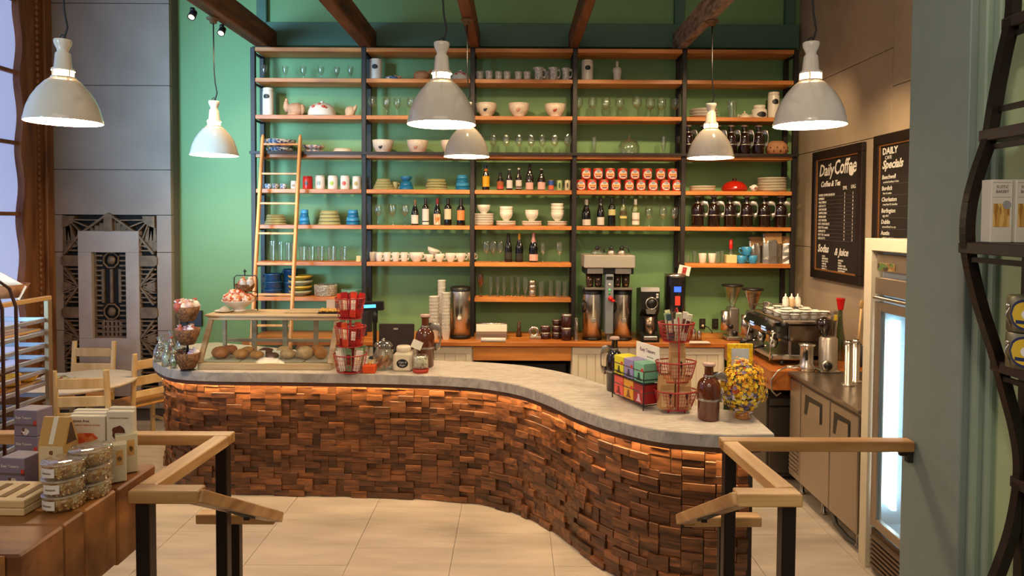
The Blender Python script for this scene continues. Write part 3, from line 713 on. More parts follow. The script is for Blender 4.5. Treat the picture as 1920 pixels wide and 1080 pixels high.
def mug(px, row, w, h, mat, label, group, y=None, dz=0., rotz=0., name='mug'):
    loc, Y = place(px, row, y); k = Y / F; loc.z += dz * k
    return parts_at(name, label, 'cup', group, loc, [('body', unit('cup' + mat.name, PR['cup'], mat)), ('handle', handle_mesh(mat.name, mat))], (w * k / 2, w * k / 2, h * k), rotz)
def bottle(px, row, w, h, shape, gl, labels, cap, label, group, cat='bottle', name='wine_bottle', y=None, loc=None):
    """labels: list of (z0, z1, half angle, material); cap: (z0, material)"""
    if loc is None: loc, Y = place(px, row, y)
    else: Y = loc.y
    k = Y / F; prof = PR[shape]
    ps = [('body', unit(shape + gl.name, prof, gl, 16))]
    for z0, z1, a, m in labels:
        rr = 1.03 if z1 < .75 else .47
        b = cached(('lab', z0, z1, a, m.name), lambda: MB().patch(rr, z0, z1, -a, a, 0, seg=8).mesh('label', m)); ps.append(('label', b))
    if cap:
        z0, m = cap; q = [(r * 1.08 + .015, z) for r, z in prof if z >= z0 and r > 0]; q = [(q[0][0], z0)] + q + [(0, 1.012)]
        ps.append(('capsule', cached(('cap', shape, z0, m.name), lambda: MB().lathe(q, 12).mesh('capsule', m))))
    return parts_at(name, label, cat, group, loc, ps, (w * k / 2, w * k / 2, h * k), R.uniform(-.15, .15))
def growler_parts(gl):
    def hd(): return MB().tube([(.4, 0, .765), (.95, 0, .77), (1.45, 0, .75), (1.62, 0, .66), (1.6, 0, .5), (1.5, 0, .395), (1.25, 0, .375), (.98, 0, .372)], .075, 7).mesh('handle', m_tin)
    def bd(): b = MB(); b.lathe([(.99, .355), (1.03, .36), (1.03, .385), (.99, .39)], 16); return b.mesh('band', m_tin)
    def nk(): b = MB(); b.lathe([(.40, .755), (.47, .76), (.47, .785), (.40, .79)], 14); return b.mesh('neck_band', m_tin)
    def cp(): b = MB(); b.lathe([(.46, .955), (.56, .958), (.58, .985), (.5, 1.0), (0, 1.0)], 14); return b.mesh('stopper', pm('#c9a89a', .4))
    return [('body', unit('growler' + gl.name, PR['growler'], gl, 20)), ('handle', cached('ghd', hd)), ('band', cached('gbd', bd)), ('neck_band', cached('gnk', nk)), ('stopper', cached('gcp', cp))]
def growler(loc, w, h, label, group=None, gl=None, rotz=0.):
    k = loc.y / F
    ps = growler_parts(gl or m_amber)
    if gl is not None and gl.name.startswith('glass'): ps.append(('liquid', cached('gliq', lambda: MB().lathe([(0, .03), (.85, .03), (.88, .34), (.93, .38), (.94, .5), (0, .5)], 18).mesh('liquid', pm('#2c1006', .3)))))
    return parts_at('growler', label, 'bottle', group, loc, ps, (w * k / 2, w * k / 2, h * k), rotz)
def canister(px, row, w, h, label, group, patch=(.5, .72, .5), body=None, lid=None, oval=None):
    loc, Y = place(px, row); k = Y / F; body = body or m_china
    ps = [('body', unit('canister' + body.name, PR['canister'], body, 18)), ('lid', cached(('canlid', (lid or body).name), lambda: MB().lathe([(.82, .9), (.95, .905), (.97, .96), (.9, .99), (0, 1)], 16).mesh('lid', lid or body)))]
    z0, z1, a = patch; om = oval or m_slate
    ps.append(('label', cached(('oval', patch, om.name), lambda: MB().patch(1.02, z0, z1, -a, a, 0, True).mesh('label', om))))
    return parts_at('canister', label, 'canister', group, loc, ps, (w * k / 2, w * k / 2, h * k))
def stack(px, row, w, base, sizes, prof, mats, what, group, cat, name, y=None, w_f=None):
    """pieces lying one on another: sizes = height of each in pixels, base = height of the pile's foot above the shelf in pixels"""
    loc, Y = place(px, row, y); k = Y / F; z = base; n = len(sizes)
    for i, h in enumerate(sizes):
        m = mats[i % len(mats)]; ww = w if not w_f else w * w_f[i]
        l = Vector((loc.x + R.uniform(-.002, .002), loc.y, loc.z + z * k + .0003 * i)); pos = 'lowest' if i == 0 and n > 1 else 'topmost' if i == n - 1 and n > 1 else ORD[i] + ' up' if n > 1 else ''
        parts_at(name, f'{what}{", " + pos + " of its pile" if pos else ""}', cat, group, l, [('x', unit(prof + m.name, PR[prof], m, 18))], (ww * k / 2, ww * k / 2, h * k)); z += h * (1.0 if prof != 'bowl' else 1.0)

# top shelf
glassware('goblet', 0, 1, [(496, 10, 28), (535, 11, 27), (569, 12, 28), (602, 12, 27), (632, 11, 26), (657, 11, 27)], 'small stem glass', 'stem glasses on the top shelf')
canister(705, 1, 23, 40, 'white canister with a dark oval label on the top shelf of the second bay', 'white canisters with oval labels')
def hen(px, row, w, h, label, mat, y=None, head=True, group=None):
    loc, Y = place(px, row, y); k = Y / F
    t = thing('ceramic_hen', label, 'figurine', loc, 0, group); W_, H_ = w * k, h * k
    b = MB(); b.blob(W_ * .36, W_ * .28, H_ * .42, 4, .05, 14, (W_ * .06, 0, H_ * .40)); b.lathe([(W_ * .28, 0), (W_ * .3, .0), (W_ * .26, H_ * .2)], 14); ob('body', b, mat, t)
    if head:
        b = MB(); b.tube([(-W_ * .2, 0, H_ * .35), (-W_ * .33, 0, H_ * .58), (-W_ * .34, 0, H_ * .8), (-W_ * .33, 0, H_ * .9)], [H_ * .26, H_ * .2, H_ * .13, H_ * .1], 10); b.blob(H_ * .1, H_ * .07, H_ * .14, 1, .1, 8, (-W_ * .33, 0, H_ * .93)); ob('neck', b, mat, t)
        b = MB(); b.blob(W_ * .16, W_ * .12, H_ * .3, 9, .08, 10, (W_ * .36, 0, H_ * .42)); ob('tail', b, mat, t)
    else:
        b = MB(); b.tube([(W_ * .3, 0, H_ * .5), (W_ * .42, 0, H_ * .75), (W_ * .48, 0, H_ * .9)], [H_ * .2, H_ * .12, H_ * .06], 8); ob('neck', b, mat, t)
    return t
m_buff = pm('#c79a78', .6, n=.18, ns=10); m_buff2 = pm('#d9b48e', .6, n=.12, ns=10)
hen(788, 1, 44, 24, 'round terracotta figurine on the top shelf before the central lamp', m_terra, head=False)
hen(551, 2, 42, 32, 'buff ceramic hen with raised neck beside the cake dome', m_buff)
hen(655, 2, 28, 25, 'plump buff ceramic bird at the end of the second shelf of the ladder bay', m_buff2, head=False)
loc, Y = place(738, 1); k = Y / F; t = thing('ceramic_bird', 'tiny blue and cream ceramic bird lying on the top shelf', 'figurine', loc)
b = MB(); b.blob(14 * k, 9 * k, 5 * k, 2, .1, 10, (-3 * k, 0, 4.6 * k)); ob('body', b, speckle('birdblue', ['#2d4f86', '#e2dccf', '#50719c'], 60), t)
b = MB(); b.tube([(4 * k, 0, 5 * k), (15 * k, 0, 8 * k)], [4 * k, 1.5 * k], 6); b.blob(3 * k, 3 * k, 3 * k, 1, .1, 8, (3 * k, 0, 8 * k)); ob('wing', b, m_buff, t)
m_floral = speckle('floral', ['#efe9dd', '#efe9dd', '#b8452c', '#efe9dd', '#efe9dd', '#efe9dd', '#d8795a', '#efe9dd'], 26, .3)
def dome(px, row, w, h, label):
    loc, Y = place(px, row); k = Y / F; t = thing('cake_dome', label, 'dish', loc); r = w * k / 2; H = h * k
    b = MB(); b.lathe([(0, 0), (r, 0), (r, .012), (0, .012)], 20); ob('tray', b, m_china, t)
    b = MB(); b.lathe([(r * .96, .012), (r * .95, H * .3), (r * .82, H * .62), (r * .5, H * .82), (0, H * .86)], 22); ob('dome', b, m_china, t)
    b = MB()
    for a, z, s in ((-.45, .55, .1), (-.3, .62, .08), (.35, .56, .1), (.5, .5, .07), (0., .7, .09)):
        rr = r * (.95 if z < .4 else .87 if z < .58 else .72); b.blob(rr * .16, .006, H * s, 1, .2, 8, (rr * 1.0 * sin(a), -rr * cos(a), H * z))
    o = ob('flower_motif', b, pm('#b8402a', .4), t)
    b = MB(); b.blob(.02, .02, .02, 0, 0, 8, (0, 0, H * .92)); ob('knob', b, m_china, t)
dome(604, 2, 54, 29, 'white cake dome with red flower motifs on the second shelf')
dome(864, 1, 38, 20, 'red flowered white tureen on the top shelf behind the central lamp')
m_bluefl = speckle('bluefloral', ['#e4ded2', '#e4ded2', '#8d97a8', '#e4ded2', '#c9bfb4'], 9, .3)
for i, (px, h) in enumerate(((899.6, 18), (917, 19), (935, 18), (951, 18), (972, 18), (988.5, 18))):
    simple('beaker', 'cup', m_bluefl, px, 1, 14, h, f'small flecked white beaker on the top shelf, {nth(i, 6)} from the ladder side', 'cup', 'white beakers on the top shelf')
def jug(px, w, h, label, y=None, rotz=0.):
    loc, Y = place(px, 1, y); k = Y / F
    bd = cached('jug', lambda: MB().lathe([(0, 0), (.75, 0), (.82, .05), (.85, .4), (.78, .7), (1, 1), (.9, 1), (.7, .7), (.7, .2), (0, .1)], 14).add([(-.8, -.25, .98), (-.8, .25, .98), (-1.3, 0, 1.02), (-.75, 0, .7)], [(0, 2, 3), (1, 3, 2)], 0, True).mesh('jug', m_bluefl))
    parts_at('milk_jug', label, 'jug', 'flecked milk jugs on the top shelf', loc, [('body', bd), ('handle', handle_mesh('jug', m_bluefl, .8, 1.5, .3, .85))], (w * k / 2, w * k / 2, h * k), rotz)
jug(1010, 18, 26, 'flecked milk jug beside the beakers on the top shelf'); jug(1038, 17, 26, 'flecked milk jug in the middle of the three jugs in front', rotz=.2)
jug(1061, 16, 25, 'flecked milk jug next to the post on the top shelf', rotz=-.3); jug(1026, 14, 23, 'flecked milk jug standing behind the other jugs', .24, 2.8)
canister(1101, 1, 22, 40, 'white canister with a dark oval label on the top shelf of the fourth bay', 'white canisters with oval labels')
loc, Y = place(1157, 1); k = Y / F; t = thing('stoppered_jar', 'white ribbed jar with a tall stopper on the top shelf', 'jar', loc)
b = MB(); b.lathe([(0, 0), (8.5 * k, 0), (8.5 * k, 3 * k), (7 * k, 4 * k), (7.5 * k, 14 * k), (9 * k, 21 * k), (7 * k, 26 * k), (2.6 * k, 28 * k)], 16); ob('body', b, m_china, t)
b = MB(); b.lathe([(2.4 * k, 27 * k), (2.4 * k, 38 * k), (0, 39 * k)], 10); ob('stopper', b, m_china, t)
# second shelf
canister(503, 2, 20, 53, 'tall slim white canister with a dark oval label beside the ceramic hen', 'white canisters with oval labels', (.6, .76, .6))
glassware('wine_glass', 1, 2, [(698, 15, 37), (725, 15, 36), (745, 15, 36), (770, 15, 37), (788, 15, 36)], 'clear wine glass', 'wine glasses on the second shelf')
m_pinkfl = pm('#dfcdb8', .35, n=.12, ns=5)
def lbowl(px, row, w, h, what, bay, motif):
    loc, Y = place(px, row); k = Y / F
    mo = {'rooster': pm('#242c34', .5), 'rose': pm('#c98a76', .5), 'cherry': pm('#a8382c', .5)}[motif]
    pb_ = cached(('motif', motif), lambda: MB().blob(.16, .05, .1, 1, .25, 8, (-.1, -.86, .48)).blob(.08, .05, .1, 2, .2, 8, (.06, -.86, .58)).mesh('motif', mo))
    parts_at('footed_bowl', f'cream {what} bowl on the {ROW[row]} of {BAY[bay]}', 'bowl', 'cream latte bowls', loc, [('body', unit('bowl' + m_pinkfl.name, PR['bowl'], m_pinkfl, 22)), ('motif', pb_)], (w * k / 2, w * k / 2, h * k))
lbowl(912, 2, 40, 26, 'dark bird motif', 2, 'rooster'); lbowl(973, 2, 40, 26, 'pink rose motif', 2, 'rose'); lbowl(1041, 2, 40, 25, 'red flower motif', 2, 'cherry')
lbowl(718, 3, 40, 27, 'dark bird motif', 1, 'rooster'); lbowl(783, 3, 40, 27, 'pink rose motif', 1, 'rose'); lbowl(845, 3, 37, 27, 'plain-looking half hidden', 1, 'rose')
glassware('wine_glass', 3, 2, [(1085, 16, 37), (1111, 17, 37), (1136, 18, 38), (1162, 18, 37), (1194, 19, 39), (1219, 19, 38), (1240, 18, 38), (1266, 17, 37)], 'bright wine glass', 'wine glasses on the second shelf')
stack(1319, 2, 52, 0, [5.5, 5.5, 5.5], 'plate', [m_china], 'white plate behind the lamp on the second shelf', 'white plates in the growler bay', 'plate', 'dinner_plate')
simple('tumbler', 'tumbler', m_gl2, 1372, 2, 18, 32, 'clear stacked tumbler on the second shelf of the growler bay', 'glass')
loc, Y = place(1396, 2); k = Y / F; t = thing('sugar_dish', 'small lidded cream sugar dish with two handles on the second shelf', 'dish', loc)
b = MB(); b.lathe([(0, 0), (11 * k, 0), (12 * k, 2 * k), (9 * k, 6 * k), (3 * k, 11 * k), (0, 12 * k)], 14); b.blob(2 * k, 2 * k, 2 * k, 0, 0, 8, (0, 0, 13 * k)); ob('body', b, m_ivory, t)
for s in (-1, 1): b = MB(); b.tube([(s * 9 * k, 0, 3 * k), (s * 13 * k, 0, 5 * k), (s * 12 * k, 0, 8 * k), (s * 8 * k, 0, 6 * k)], 1.2 * k, 6); ob('handle', b, m_ivory, t)
loc, Y = place(1423, 2); k = Y / F; t = thing('squat_jar', 'squat white jar with a wide black blotch beside the slim canister', 'jar', loc)
b = MB(); b.lathe([(0, 0), (13.5 * k, 0), (14 * k, 2 * k), (14 * k, 16 * k), (10 * k, 20 * k)], 16); ob('body', b, m_china, t)
b = MB(); b.lathe([(10.5 * k, 20 * k), (11 * k, 25 * k), (0, 26 * k)], 16); ob('lid', b, m_china, t)
b = MB(); b.patch(14.2 * k, 2 * k, 12 * k, -.6, .8, 0, True); ob('label', b, m_slate, t)
canister(1450, 2, 21, 50, 'slim white canister with a dark oval label near the concrete wall', 'white canisters with oval labels', (.52, .72, .6))
# third shelf
m_bw = speckle('bluewhite', ['#d8d4cc', '#34507e', '#d8d4cc', '#6f88aa', '#d8d4cc', '#1f3560'], 7, .35, mp=(1, 1, .6)); m_bw2 = speckle('redwhite', ['#ddd2c4', '#b0604a', '#ddd2c4', '#56708e', '#ddd2c4'], 7, .35)
stack(525, 3, 60, 0, [11, 15], 'bowl', [m_bw], 'blue patterned serving bowl behind the top of the ladder', 'patterned bowls on the third shelf', 'bowl', 'serving_bowl', w_f=[.82, 1])
stack(588, 3, 42, 0, [7, 9], 'bowl', [m_bw2], 'red and blue patterned bowl next to the ladder top', 'patterned bowls on the third shelf', 'bowl', 'serving_bowl', w_f=[.9, 1])
stack(643, 3, 48, 0, [5, 6], 'stackbowl', [m_ivory], 'upturned cream platter on the third shelf of the ladder bay', 'cream platters', 'plate', 'platter', w_f=[1, .74])
glassware('wine_glass', 2, 3, [(903, 14, 36), (925, 15, 39), (949, 15, 38), (973, 15, 38), (996, 15, 38), (1017, 14, 38), (1040, 15, 38), (1064, 15, 39)], 'slim wine glass', 'wine glasses on the third shelf')
glassware('flute', 3, 3, [(1114, 10, 36), (1244, 10, 38)], 'tall thin flute', 'flutes on the third shelf')
loc, Y = place(1179, 3); k = Y / F; t = thing('cake_stand', 'clear glass cake dome on a copper plate on the third shelf', 'stand', loc)
b = MB(); b.lathe([(0, 0), (25 * k, 0), (26 * k, 3 * k), (0, 4 * k)], 20); ob('plate', b, pm('#a8673c', .4), t)
b = MB(); b.lathe([(20 * k, 4 * k), (20 * k, 18 * k), (14 * k, 28 * k), (3 * k, 32 * k), (3 * k, 38 * k), (0, 40 * k)], 20); ob('dome', b, m_gl2, t)
for i, px in enumerate((1290, 1319, 1345, 1370, 1395, 1421.5)):
    loc, Y = place(px, 3, .1); growler(loc, 23, 58, f'dark growler bottle with metal handle on the third shelf, {nth(i, 6)} from the post', 'growlers on the third shelf', rotz=-.75)
loc, Y = place(1456, 3); k = Y / F; t = thing('clay_pot', 'round orange clay pot with carved spots near the concrete wall', 'pot', loc)
b = MB(); b.lathe([(0, 0), (12 * k, 0), (19 * k, 8 * k), (20.5 * k, 15 * k), (18 * k, 23 * k), (11 * k, 29 * k), (9 * k, 29 * k), (0, 26 * k)], 18); ob('body', b, m_terra, t)
b = MB()
for i in range(9): a = -1.2 + i * .3; b.blob(1.6 * k, .006, 2 * k, i, .2, 6, (20 * k * sin(a), -20 * k * cos(a), (10 + 6 * (i % 2)) * k))
ob('carving', b, pm('#6a3418', .7), t)
# fourth shelf
for i, px in enumerate((503, 517, 531)): simple('tea_bowl', 'cup', m_bw, px, 4, 13, 10, f'tiny blue and white tea bowl behind the ladder, {ORD[i]} from its outer rail', 'bowl', 'tea bowls behind the ladder')
oc = lambda h: pm(h, .4)
for px, w, h, bm, ov, l in ((552, 13, 16, m_china, '#9a7a5a', 'small white tea tin just behind the inner ladder rail'), (577, 18, 25, m_redc, '#5b3a30', 'red tea tin with a lidded top on the fourth shelf'), (600, 18, 26, m_china, '#9aa49a', 'white tea tin with a grey emblem next to the red tin'),
                            (624, 18, 26, m_china, '#a7b83a', 'white tea tin with a lime green emblem'), (647, 17, 26, m_china, '#c8452c', 'white tea tin with a red emblem'), (669, 16, 25, m_china, '#b99a3e', 'white tea tin with a yellow emblem')):
    canister(px, 4, w, h, l, 'tea tins on the fourth shelf', (.28, .6, .42), bm, None, oc(ov))
stack(719, 4, 42, 0, [5, 5, 5, 5], 'stackbowl', [m_celadon], 'sage bowl upturned near the post of the second bay', 'upturned sage bowls', 'bowl', 'sage_bowl', w_f=[1, .88, .76, .64])
mug(741, 4, 11, 15, m_celadon, 'sage mug leaning on the upturned sage bowls', 'sage and blue crockery', .16)
stack(762, 4, 28, 0, [8, 7], 'stackbowl', [m_blue], 'blue bowl upturned in the middle of the second bay', 'upturned blue bowls', 'bowl', 'blue_bowl', w_f=[1, .8]); simple('blue_bowl', 'bowl', m_blue, 762, 4, 22, 10, 'blue bowl standing on two upturned ones', 'bowl', 'upturned blue bowls', dz=15.2)
stack(818, 4, 46, 0, [5, 5, 5, 5], 'stackbowl', [m_celadon], 'sage bowl upturned beside the tall blue pile', 'upturned sage bowls', 'bowl', 'sage_bowl', w_f=[1, .93, .86, .8])
stack(867, 4, 29, 0, [7, 7, 7, 7], 'stackbowl', [m_blue, m_blue2], 'blue bowl in the tall pile next to the post', 'upturned blue bowls', 'bowl', 'blue_bowl', w_f=[1, .92, .8, .72])
pk, wh = pm('#d9b3a8', .5), pm('#e4ddd0', .5)
def lb(*a): return [(a[i], a[i + 1], 1.15, pm(a[i + 2], .5, n=.12, ns=30)) for i in range(0, len(a), 3)]
BG = 'bottles and cans on the fourth shelf'
for px, w, h, sp_, ls, cp, l in ((911, 14, 47, 'bottle_beer', lb(.14, .56, '#e0a818', .76, .86, '#c9682c'), None, 'beer bottle with a big yellow label'), (938, 13, 33, 'bottle_beer', lb(.08, .5, '#b84a34', .3, .46, '#d09a4a'), None, 'short beer bottle with a red and gold label'),
                                 (955, 12, 40, 'bottle_beer', lb(.1, .48, '#d8d4d0'), (.95, pm('#b8c4b8', .4)), 'beer bottle with a plain white label and green-grey cap'), (972.5, 12, 42, 'bottle_beer', lb(.08, .46, '#cfc8be', .1, .2, '#6a5a50'), (.93, pm('#e8e4d8', .4)), 'beer bottle with a grey label and white cap'),
                                 (993, 15, 50, 'bottle_burgundy', lb(.04, .3, '#d9aca0'), None, 'tallest dark bottle with a low pink label'), (1015, 15, 41, 'bottle_burgundy', lb(.05, .38, '#d9aca0'), (.95, pm('#b0b4aa', .4)), 'shorter dark bottle with a pink label beside the cans')):
    bottle(px, 4, w, h, sp_, m_amber, ls, cp, l, BG, name='beer_bottle')
def can(loc, w, h, body, lab, label, group, cat='can'):
    k = loc.y / F
    bd = cached(('canb', body.name), lambda: MB().lathe(PR['can'], 16).mesh('can', body))
    ps = [('body', bd), ('rim', cached('canrim', lambda: MB().lathe([(.95, .93), (1.02, .95), (1.0, .99), (.9, 1.0), (.9, .97), (0, .97)], 16).mesh('rim', m_gold)))]
    for i, (z0, z1, a, m, e) in enumerate(lab):
        ps.append(('emblem', cached(('cane', z0, z1, a, m.name), lambda: MB().patch(1.02 + .008 * i, z0, z1, -a, a, 0, e).mesh('emblem', m))))
    return parts_at('drinks_can' if 'drinks' in label else 'food_can', label, cat, group, loc, ps, (w * k / 2, w * k / 2, h * k), R.uniform(-.12, .12))
for px, c, l, lab in ((1033, '#2f4f9c', 'blue drinks can with an orange lower half', [(.1, .5, 1.3, oc('#c8643a'), False)]), (1049, '#a8bd8a', 'pale green drinks can between the blue and the cream one', [(.2, .75, .35, oc('#3d5a3a'), True)]), (1064, '#d8cfae', 'cream drinks can next to the post', [(.25, .75, .3, oc('#5a4f3e'), True)])):
    loc, Y = place(px, 4); can(loc, 11, 20, pm(c, .35, metal=.2), lab, l, BG)
redm = pm('#c8321f', .4, n=.08); emb = [(.08, .80, 1.05, pm('#ecd6ca', .5), True), (.36, .52, .72, pm('#dd8a1e', .5), False), (.58, .86, .4, pm('#9a9ca4', .5), True), (.2, .32, .5, pm('#8a3a3a', .5), False)]
for i, px in enumerate((1089, 1109.5, 1132, 1155, 1179.5, 1201.5, 1224, 1247, 1269)):
    loc, Y = place(px, 4, .06); can(loc, 18, 20.5, redm, emb, f'red tomato can with a white emblem in the lower row, {nth(i, 9)} from the middle post', 'red food cans stacked on the fourth shelf')
for i, px in enumerate((1098.5, 1121, 1143.6, 1166.7, 1190, 1213, 1238, 1260)):
    loc, Y = place(px, 4, .06); loc.z += 20.8 * Y / F; can(loc, 18, 21, redm, emb, f'red tomato can with a white emblem in the upper row, {nth(i, 8)} from the middle post', 'red food cans stacked on the fourth shelf')
stack(1317, 4, 48, 0, [5, 5], 'dish', [m_ivory], 'cream oven dish beside the red casserole', 'cream dishes in the growler bay', 'dish', 'oven_dish')
loc, Y = place(1377, 4); k = Y / F; t = thing('red_casserole', 'glossy red domed casserole on the fourth shelf', 'pot', loc)
m_rg = pm('#b3200f', .15, coat=.8)
b = MB(); b.lathe([(0, 0), (20 * k, 0), (24 * k, 3 * k), (24.5 * k, 6 * k), (23 * k, 7 * k)], 22); ob('base', b, m_rg, t)
b = MB(); b.lathe([(23.5 * k, 7 * k), (22 * k, 11 * k), (16 * k, 17 * k), (8 * k, 20 * k), (0, 21 * k)], 22); l_ = ob('lid', b, m_rg, t)
b = MB(); b.lathe([(3 * k, 20 * k), (4.5 * k, 23 * k), (3 * k, 25 * k), (0, 25 * k)], 12); ob('knob', b, pm('#3a0f0a', .3), l_)
loc, Y = place(1414, 4, .02); k = Y / F; t = thing('egg_timer', 'small white pig shaped timer on the shelf edge', 'timer', loc)
b = MB(); b.blob(7.5 * k, 7 * k, 6.5 * k, 0, .03, 12, (0, 0, 6.3 * k)); ob('body', b, m_white, t)
b = MB(); b.blob(3.2 * k, 2 * k, 2.8 * k, 0, 0, 8, (1 * k, -6.5 * k, 6 * k)); ob('face', b, pm('#a06a5a', .5), t)
b = MB(); b.blob(2 * k, 1.5 * k, 2.2 * k, 0, 0, 8, (-7 * k, 0, 8 * k)); ob('ear', b, m_white, t)
stack(1447, 4, 52, 0, [5.2] * 5, 'dish', [m_ivory], 'cream plate in the tall pile near the concrete wall', 'cream dishes in the growler bay', 'plate', 'cream_plate')
# fifth shelf
stack(517, 5, 42, 0, [4.6] * 4, 'stackbowl', [m_celadon], 'sage bowl upturned behind the ladder', 'upturned sage bowls', 'bowl', 'sage_bowl', w_f=[1, .93, .86, .8])
stack(571, 5, 20, 0, [7, 7, 7, 7], 'stackbowl', [m_blue, m_blue2], 'blue bowl piled beside the inner ladder rail', 'upturned blue bowls', 'bowl', 'blue_bowl', w_f=[1, .95, .8, .72])
stack(618, 5, 44, 0, [6.5] * 4, 'stackbowl', [m_celadon], 'sage bowl upturned between two blue piles', 'upturned sage bowls', 'bowl', 'sage_bowl', w_f=[1, .93, .86, .8])
stack(662, 5, 27, 0, [7, 7, 7, 7], 'stackbowl', [m_blue, m_blue2], 'blue bowl piled next to the post of the ladder bay', 'upturned blue bowls', 'bowl', 'blue_bowl', w_f=[1, .95, .8, .72])
glassware('wine_glass', 1, 5, [(709, 15, 38), (736, 16, 39), (760, 15, 38)], 'clear wine glass', 'wine glasses on the fifth shelf')
WG = 'wine bottles on the fifth shelf'
for px, w, h, sp_, g_, ls, cp, l in ((778, 14, 48, 'bottle_burgundy', m_dark, lb(.06, .4, '#d8d2c2'), (.78, pm('#8a6a3e', .4)), 'red wine bottle with cream label and tan capsule'), (798, 13, 51, 'bottle_bordeaux', m_dark, lb(.16, .6, '#d9d4cc', .02, .12, '#d9d4cc'), (.76, pm('#341a22', .4)), 'red wine bottle with a tall white label in two bands'),
                                     (820, 14, 51, 'bottle_burgundy', m_dark, [(.02, .42, 1.1, speckle('winelabel', ['#e3cfae', '#d98a3a', '#e9e0d0', '#a8482c', '#e3cfae'], 6, .5))], (.78, pm('#a01e18', .4)), 'red wine bottle with red capsule and mottled orange label'), (840, 14, 51, 'bottle_bordeaux', m_dark, lb(.22, .6, '#cfc5a4'), (.76, pm('#1c1512', .4)), 'red wine bottle with a greyish cream label'),
                                     (864, 15, 49, 'bottle_bordeaux', m_dark, lb(.2, .58, '#d98a48'), (.76, pm('#24201e', .4)), 'red wine bottle with an orange label'), (1099, 17, 50, 'bottle_burgundy', m_dark, lb(.03, .25, '#d3cdbf'), (.8, pm('#d9d2c4', .4)), 'wine bottle with white capsule and low white label'),
                                     (1126, 14, 53, 'bottle_burgundy', m_dark, lb(.04, .32, '#cdc9bd'), (.8, pm('#241c18', .4)), 'wine bottle with dark capsule and low grey label'), (1147, 14, 54, 'bottle_bordeaux', m_dark, lb(.38, .58, '#bfb878'), (.76, pm('#181412', .4)), 'wine bottle with a high pale green label'),
                                     (1168, 14, 53, 'bottle_bordeaux', m_pale, lb(.4, .55, '#4a3a22', .28, .36, '#d8c878'), (.8, pm('#20241a', .4)), 'clear yellow white-wine bottle'), (1191, 15, 51, 'bottle_bordeaux', m_pale, lb(.06, .5, '#ddd6ca', .2, .26, '#b0483a'), (.8, pm('#ddd6c8', .4)), 'pale wine bottle with white capsule and red-marked label')):
    bottle(px, 5, w, h, sp_, g_, ls, cp, l + ' on the fifth shelf', WG)
for i, (px, np, nb) in enumerate(((907, 5, 1), (949, 2, 3), (997, 2, 2), (1045, 2, 4))):
    w = ['post', 'red wine', 'middle', 'far'][i]; nm = ['beside the post', 'second from the post', 'third from the post', 'fourth from the post'][i]
    stack(px, 5, 37, 0, [4.5] * np, 'dish', [m_china], f'white plate in the middle bay {nm}', 'white plates in the middle bay', 'plate', 'dinner_plate')
    loc, Y = place(px, 5); z = 4.5 * np + .3; k = Y / F
    for j in range(nb):
        h = 16 if j == 0 else 14
        parts_at('rice_bowl', f'white bowl on the plates {nm}' + (f', {ORD[j]} up' if nb > 1 else ''), 'bowl', 'white bowls in the middle bay', Vector((loc.x, loc.y, loc.z + z * k)), [('x', unit('bowl' + m_china.name, PR['bowl'], m_china, 18))], (12.5 * k, 12.5 * k, h * k)); z += 6.3 if nb > 1 else 15
glassware('balloon', 3, 5, [(1216, 15, 36), (1243, 16, 37), (1264, 14, 36)], 'faint wine glass', 'wine glasses on the fifth shelf')
for i, px in enumerate((1307.7, 1338, 1368, 1399.7, 1432.8, 1463)):
    loc, Y = place(px, 5, .08); growler(loc, 24, 58, f'dark growler bottle with metal handle on the fifth shelf, {nth(i, 6)} from the post', 'growlers on the fifth shelf', rotz=-.3)
# sixth shelf
glassware('tumbler', 0, 6, [(511, 11, 37), (526, 11, 35), (540, 11, 34), (551, 11, 33), (568, 15, 26), (584, 15, 26), (601, 16, 27), (622, 18, 27), (644, 15, 26)], 'clear tumbler', 'tumblers on the sixth shelf')
loc, Y = place(672, 6, .03); k = Y / F; b = MB(); b.box(-4 * k, 4 * k, -.004, .004, 0, 11 * k, 0, 0, Matrix.Rotation(-.2, 4, 'X')); o = ob('price_card', b, pm('#d9c48a', .6), loc=loc); tag(o, 'tiny yellowish card on the sixth shelf of the ladder bay', 'card')
for i, px in enumerate((700, 711, 726, 742, 758)): mug(px, 6, 14, 17, m_china, f'white espresso cup on the sixth shelf, {nth(i, 5)} from the ladder side', 'white cups on the sixth shelf', .1 + .05 * (i == 0), rotz=R.uniform(-.5, .5), name='espresso_cup')
for i, (px, w, h, l) in enumerate(((781, 28, 17, 'wide white teacup beside the espresso cups'), (805, 19, 14, 'white teacup under a tilted one'), (824, 19, 15, 'white teacup with a bluish sheen'), (845, 21, 16, 'white teacup before the end of the row'), (864, 20, 16, 'white teacup almost at the post'), (884, 16, 16, 'white teacup behind the post'))):
    loc, Y = place(px, 6, .1 if i < 5 else .2); k = Y / F
    parts_at('teacup', l + ' on the sixth shelf', 'cup', 'white teacups on the sixth shelf', loc, [('body', unit('bowlcup', [(0, 0), (.5, 0), (.5, .06), (.85, .4), (1, 1), (.93, 1), (.78, .4), (0, .15)], m_china)), ('handle', handle_mesh('tc', m_china, .85, 1.35, .3, .8, .08))], (w * k / 2, w * k / 2, h * k), R.uniform(-.6, .2))
loc, Y = place(810, 6, .1); k = Y / F; loc.z += 15 * k
o = parts_at('teacup', 'white teacup tipped over on top of the others', 'cup', 'white teacups on the sixth shelf', loc, [('body', CA['bowlcup']), ('handle', CA['htc'])], (12 * k, 12 * k, 10 * k)); o.rotation_euler = (0, .35, 0)
glassware('balloon', 2, 6, [(912, 14, 38), (925, 15, 39), (938, 14, 38), (1018, 13, 36), (1049, 15, 38)], 'round wine glass', 'wine glasses on the sixth shelf')
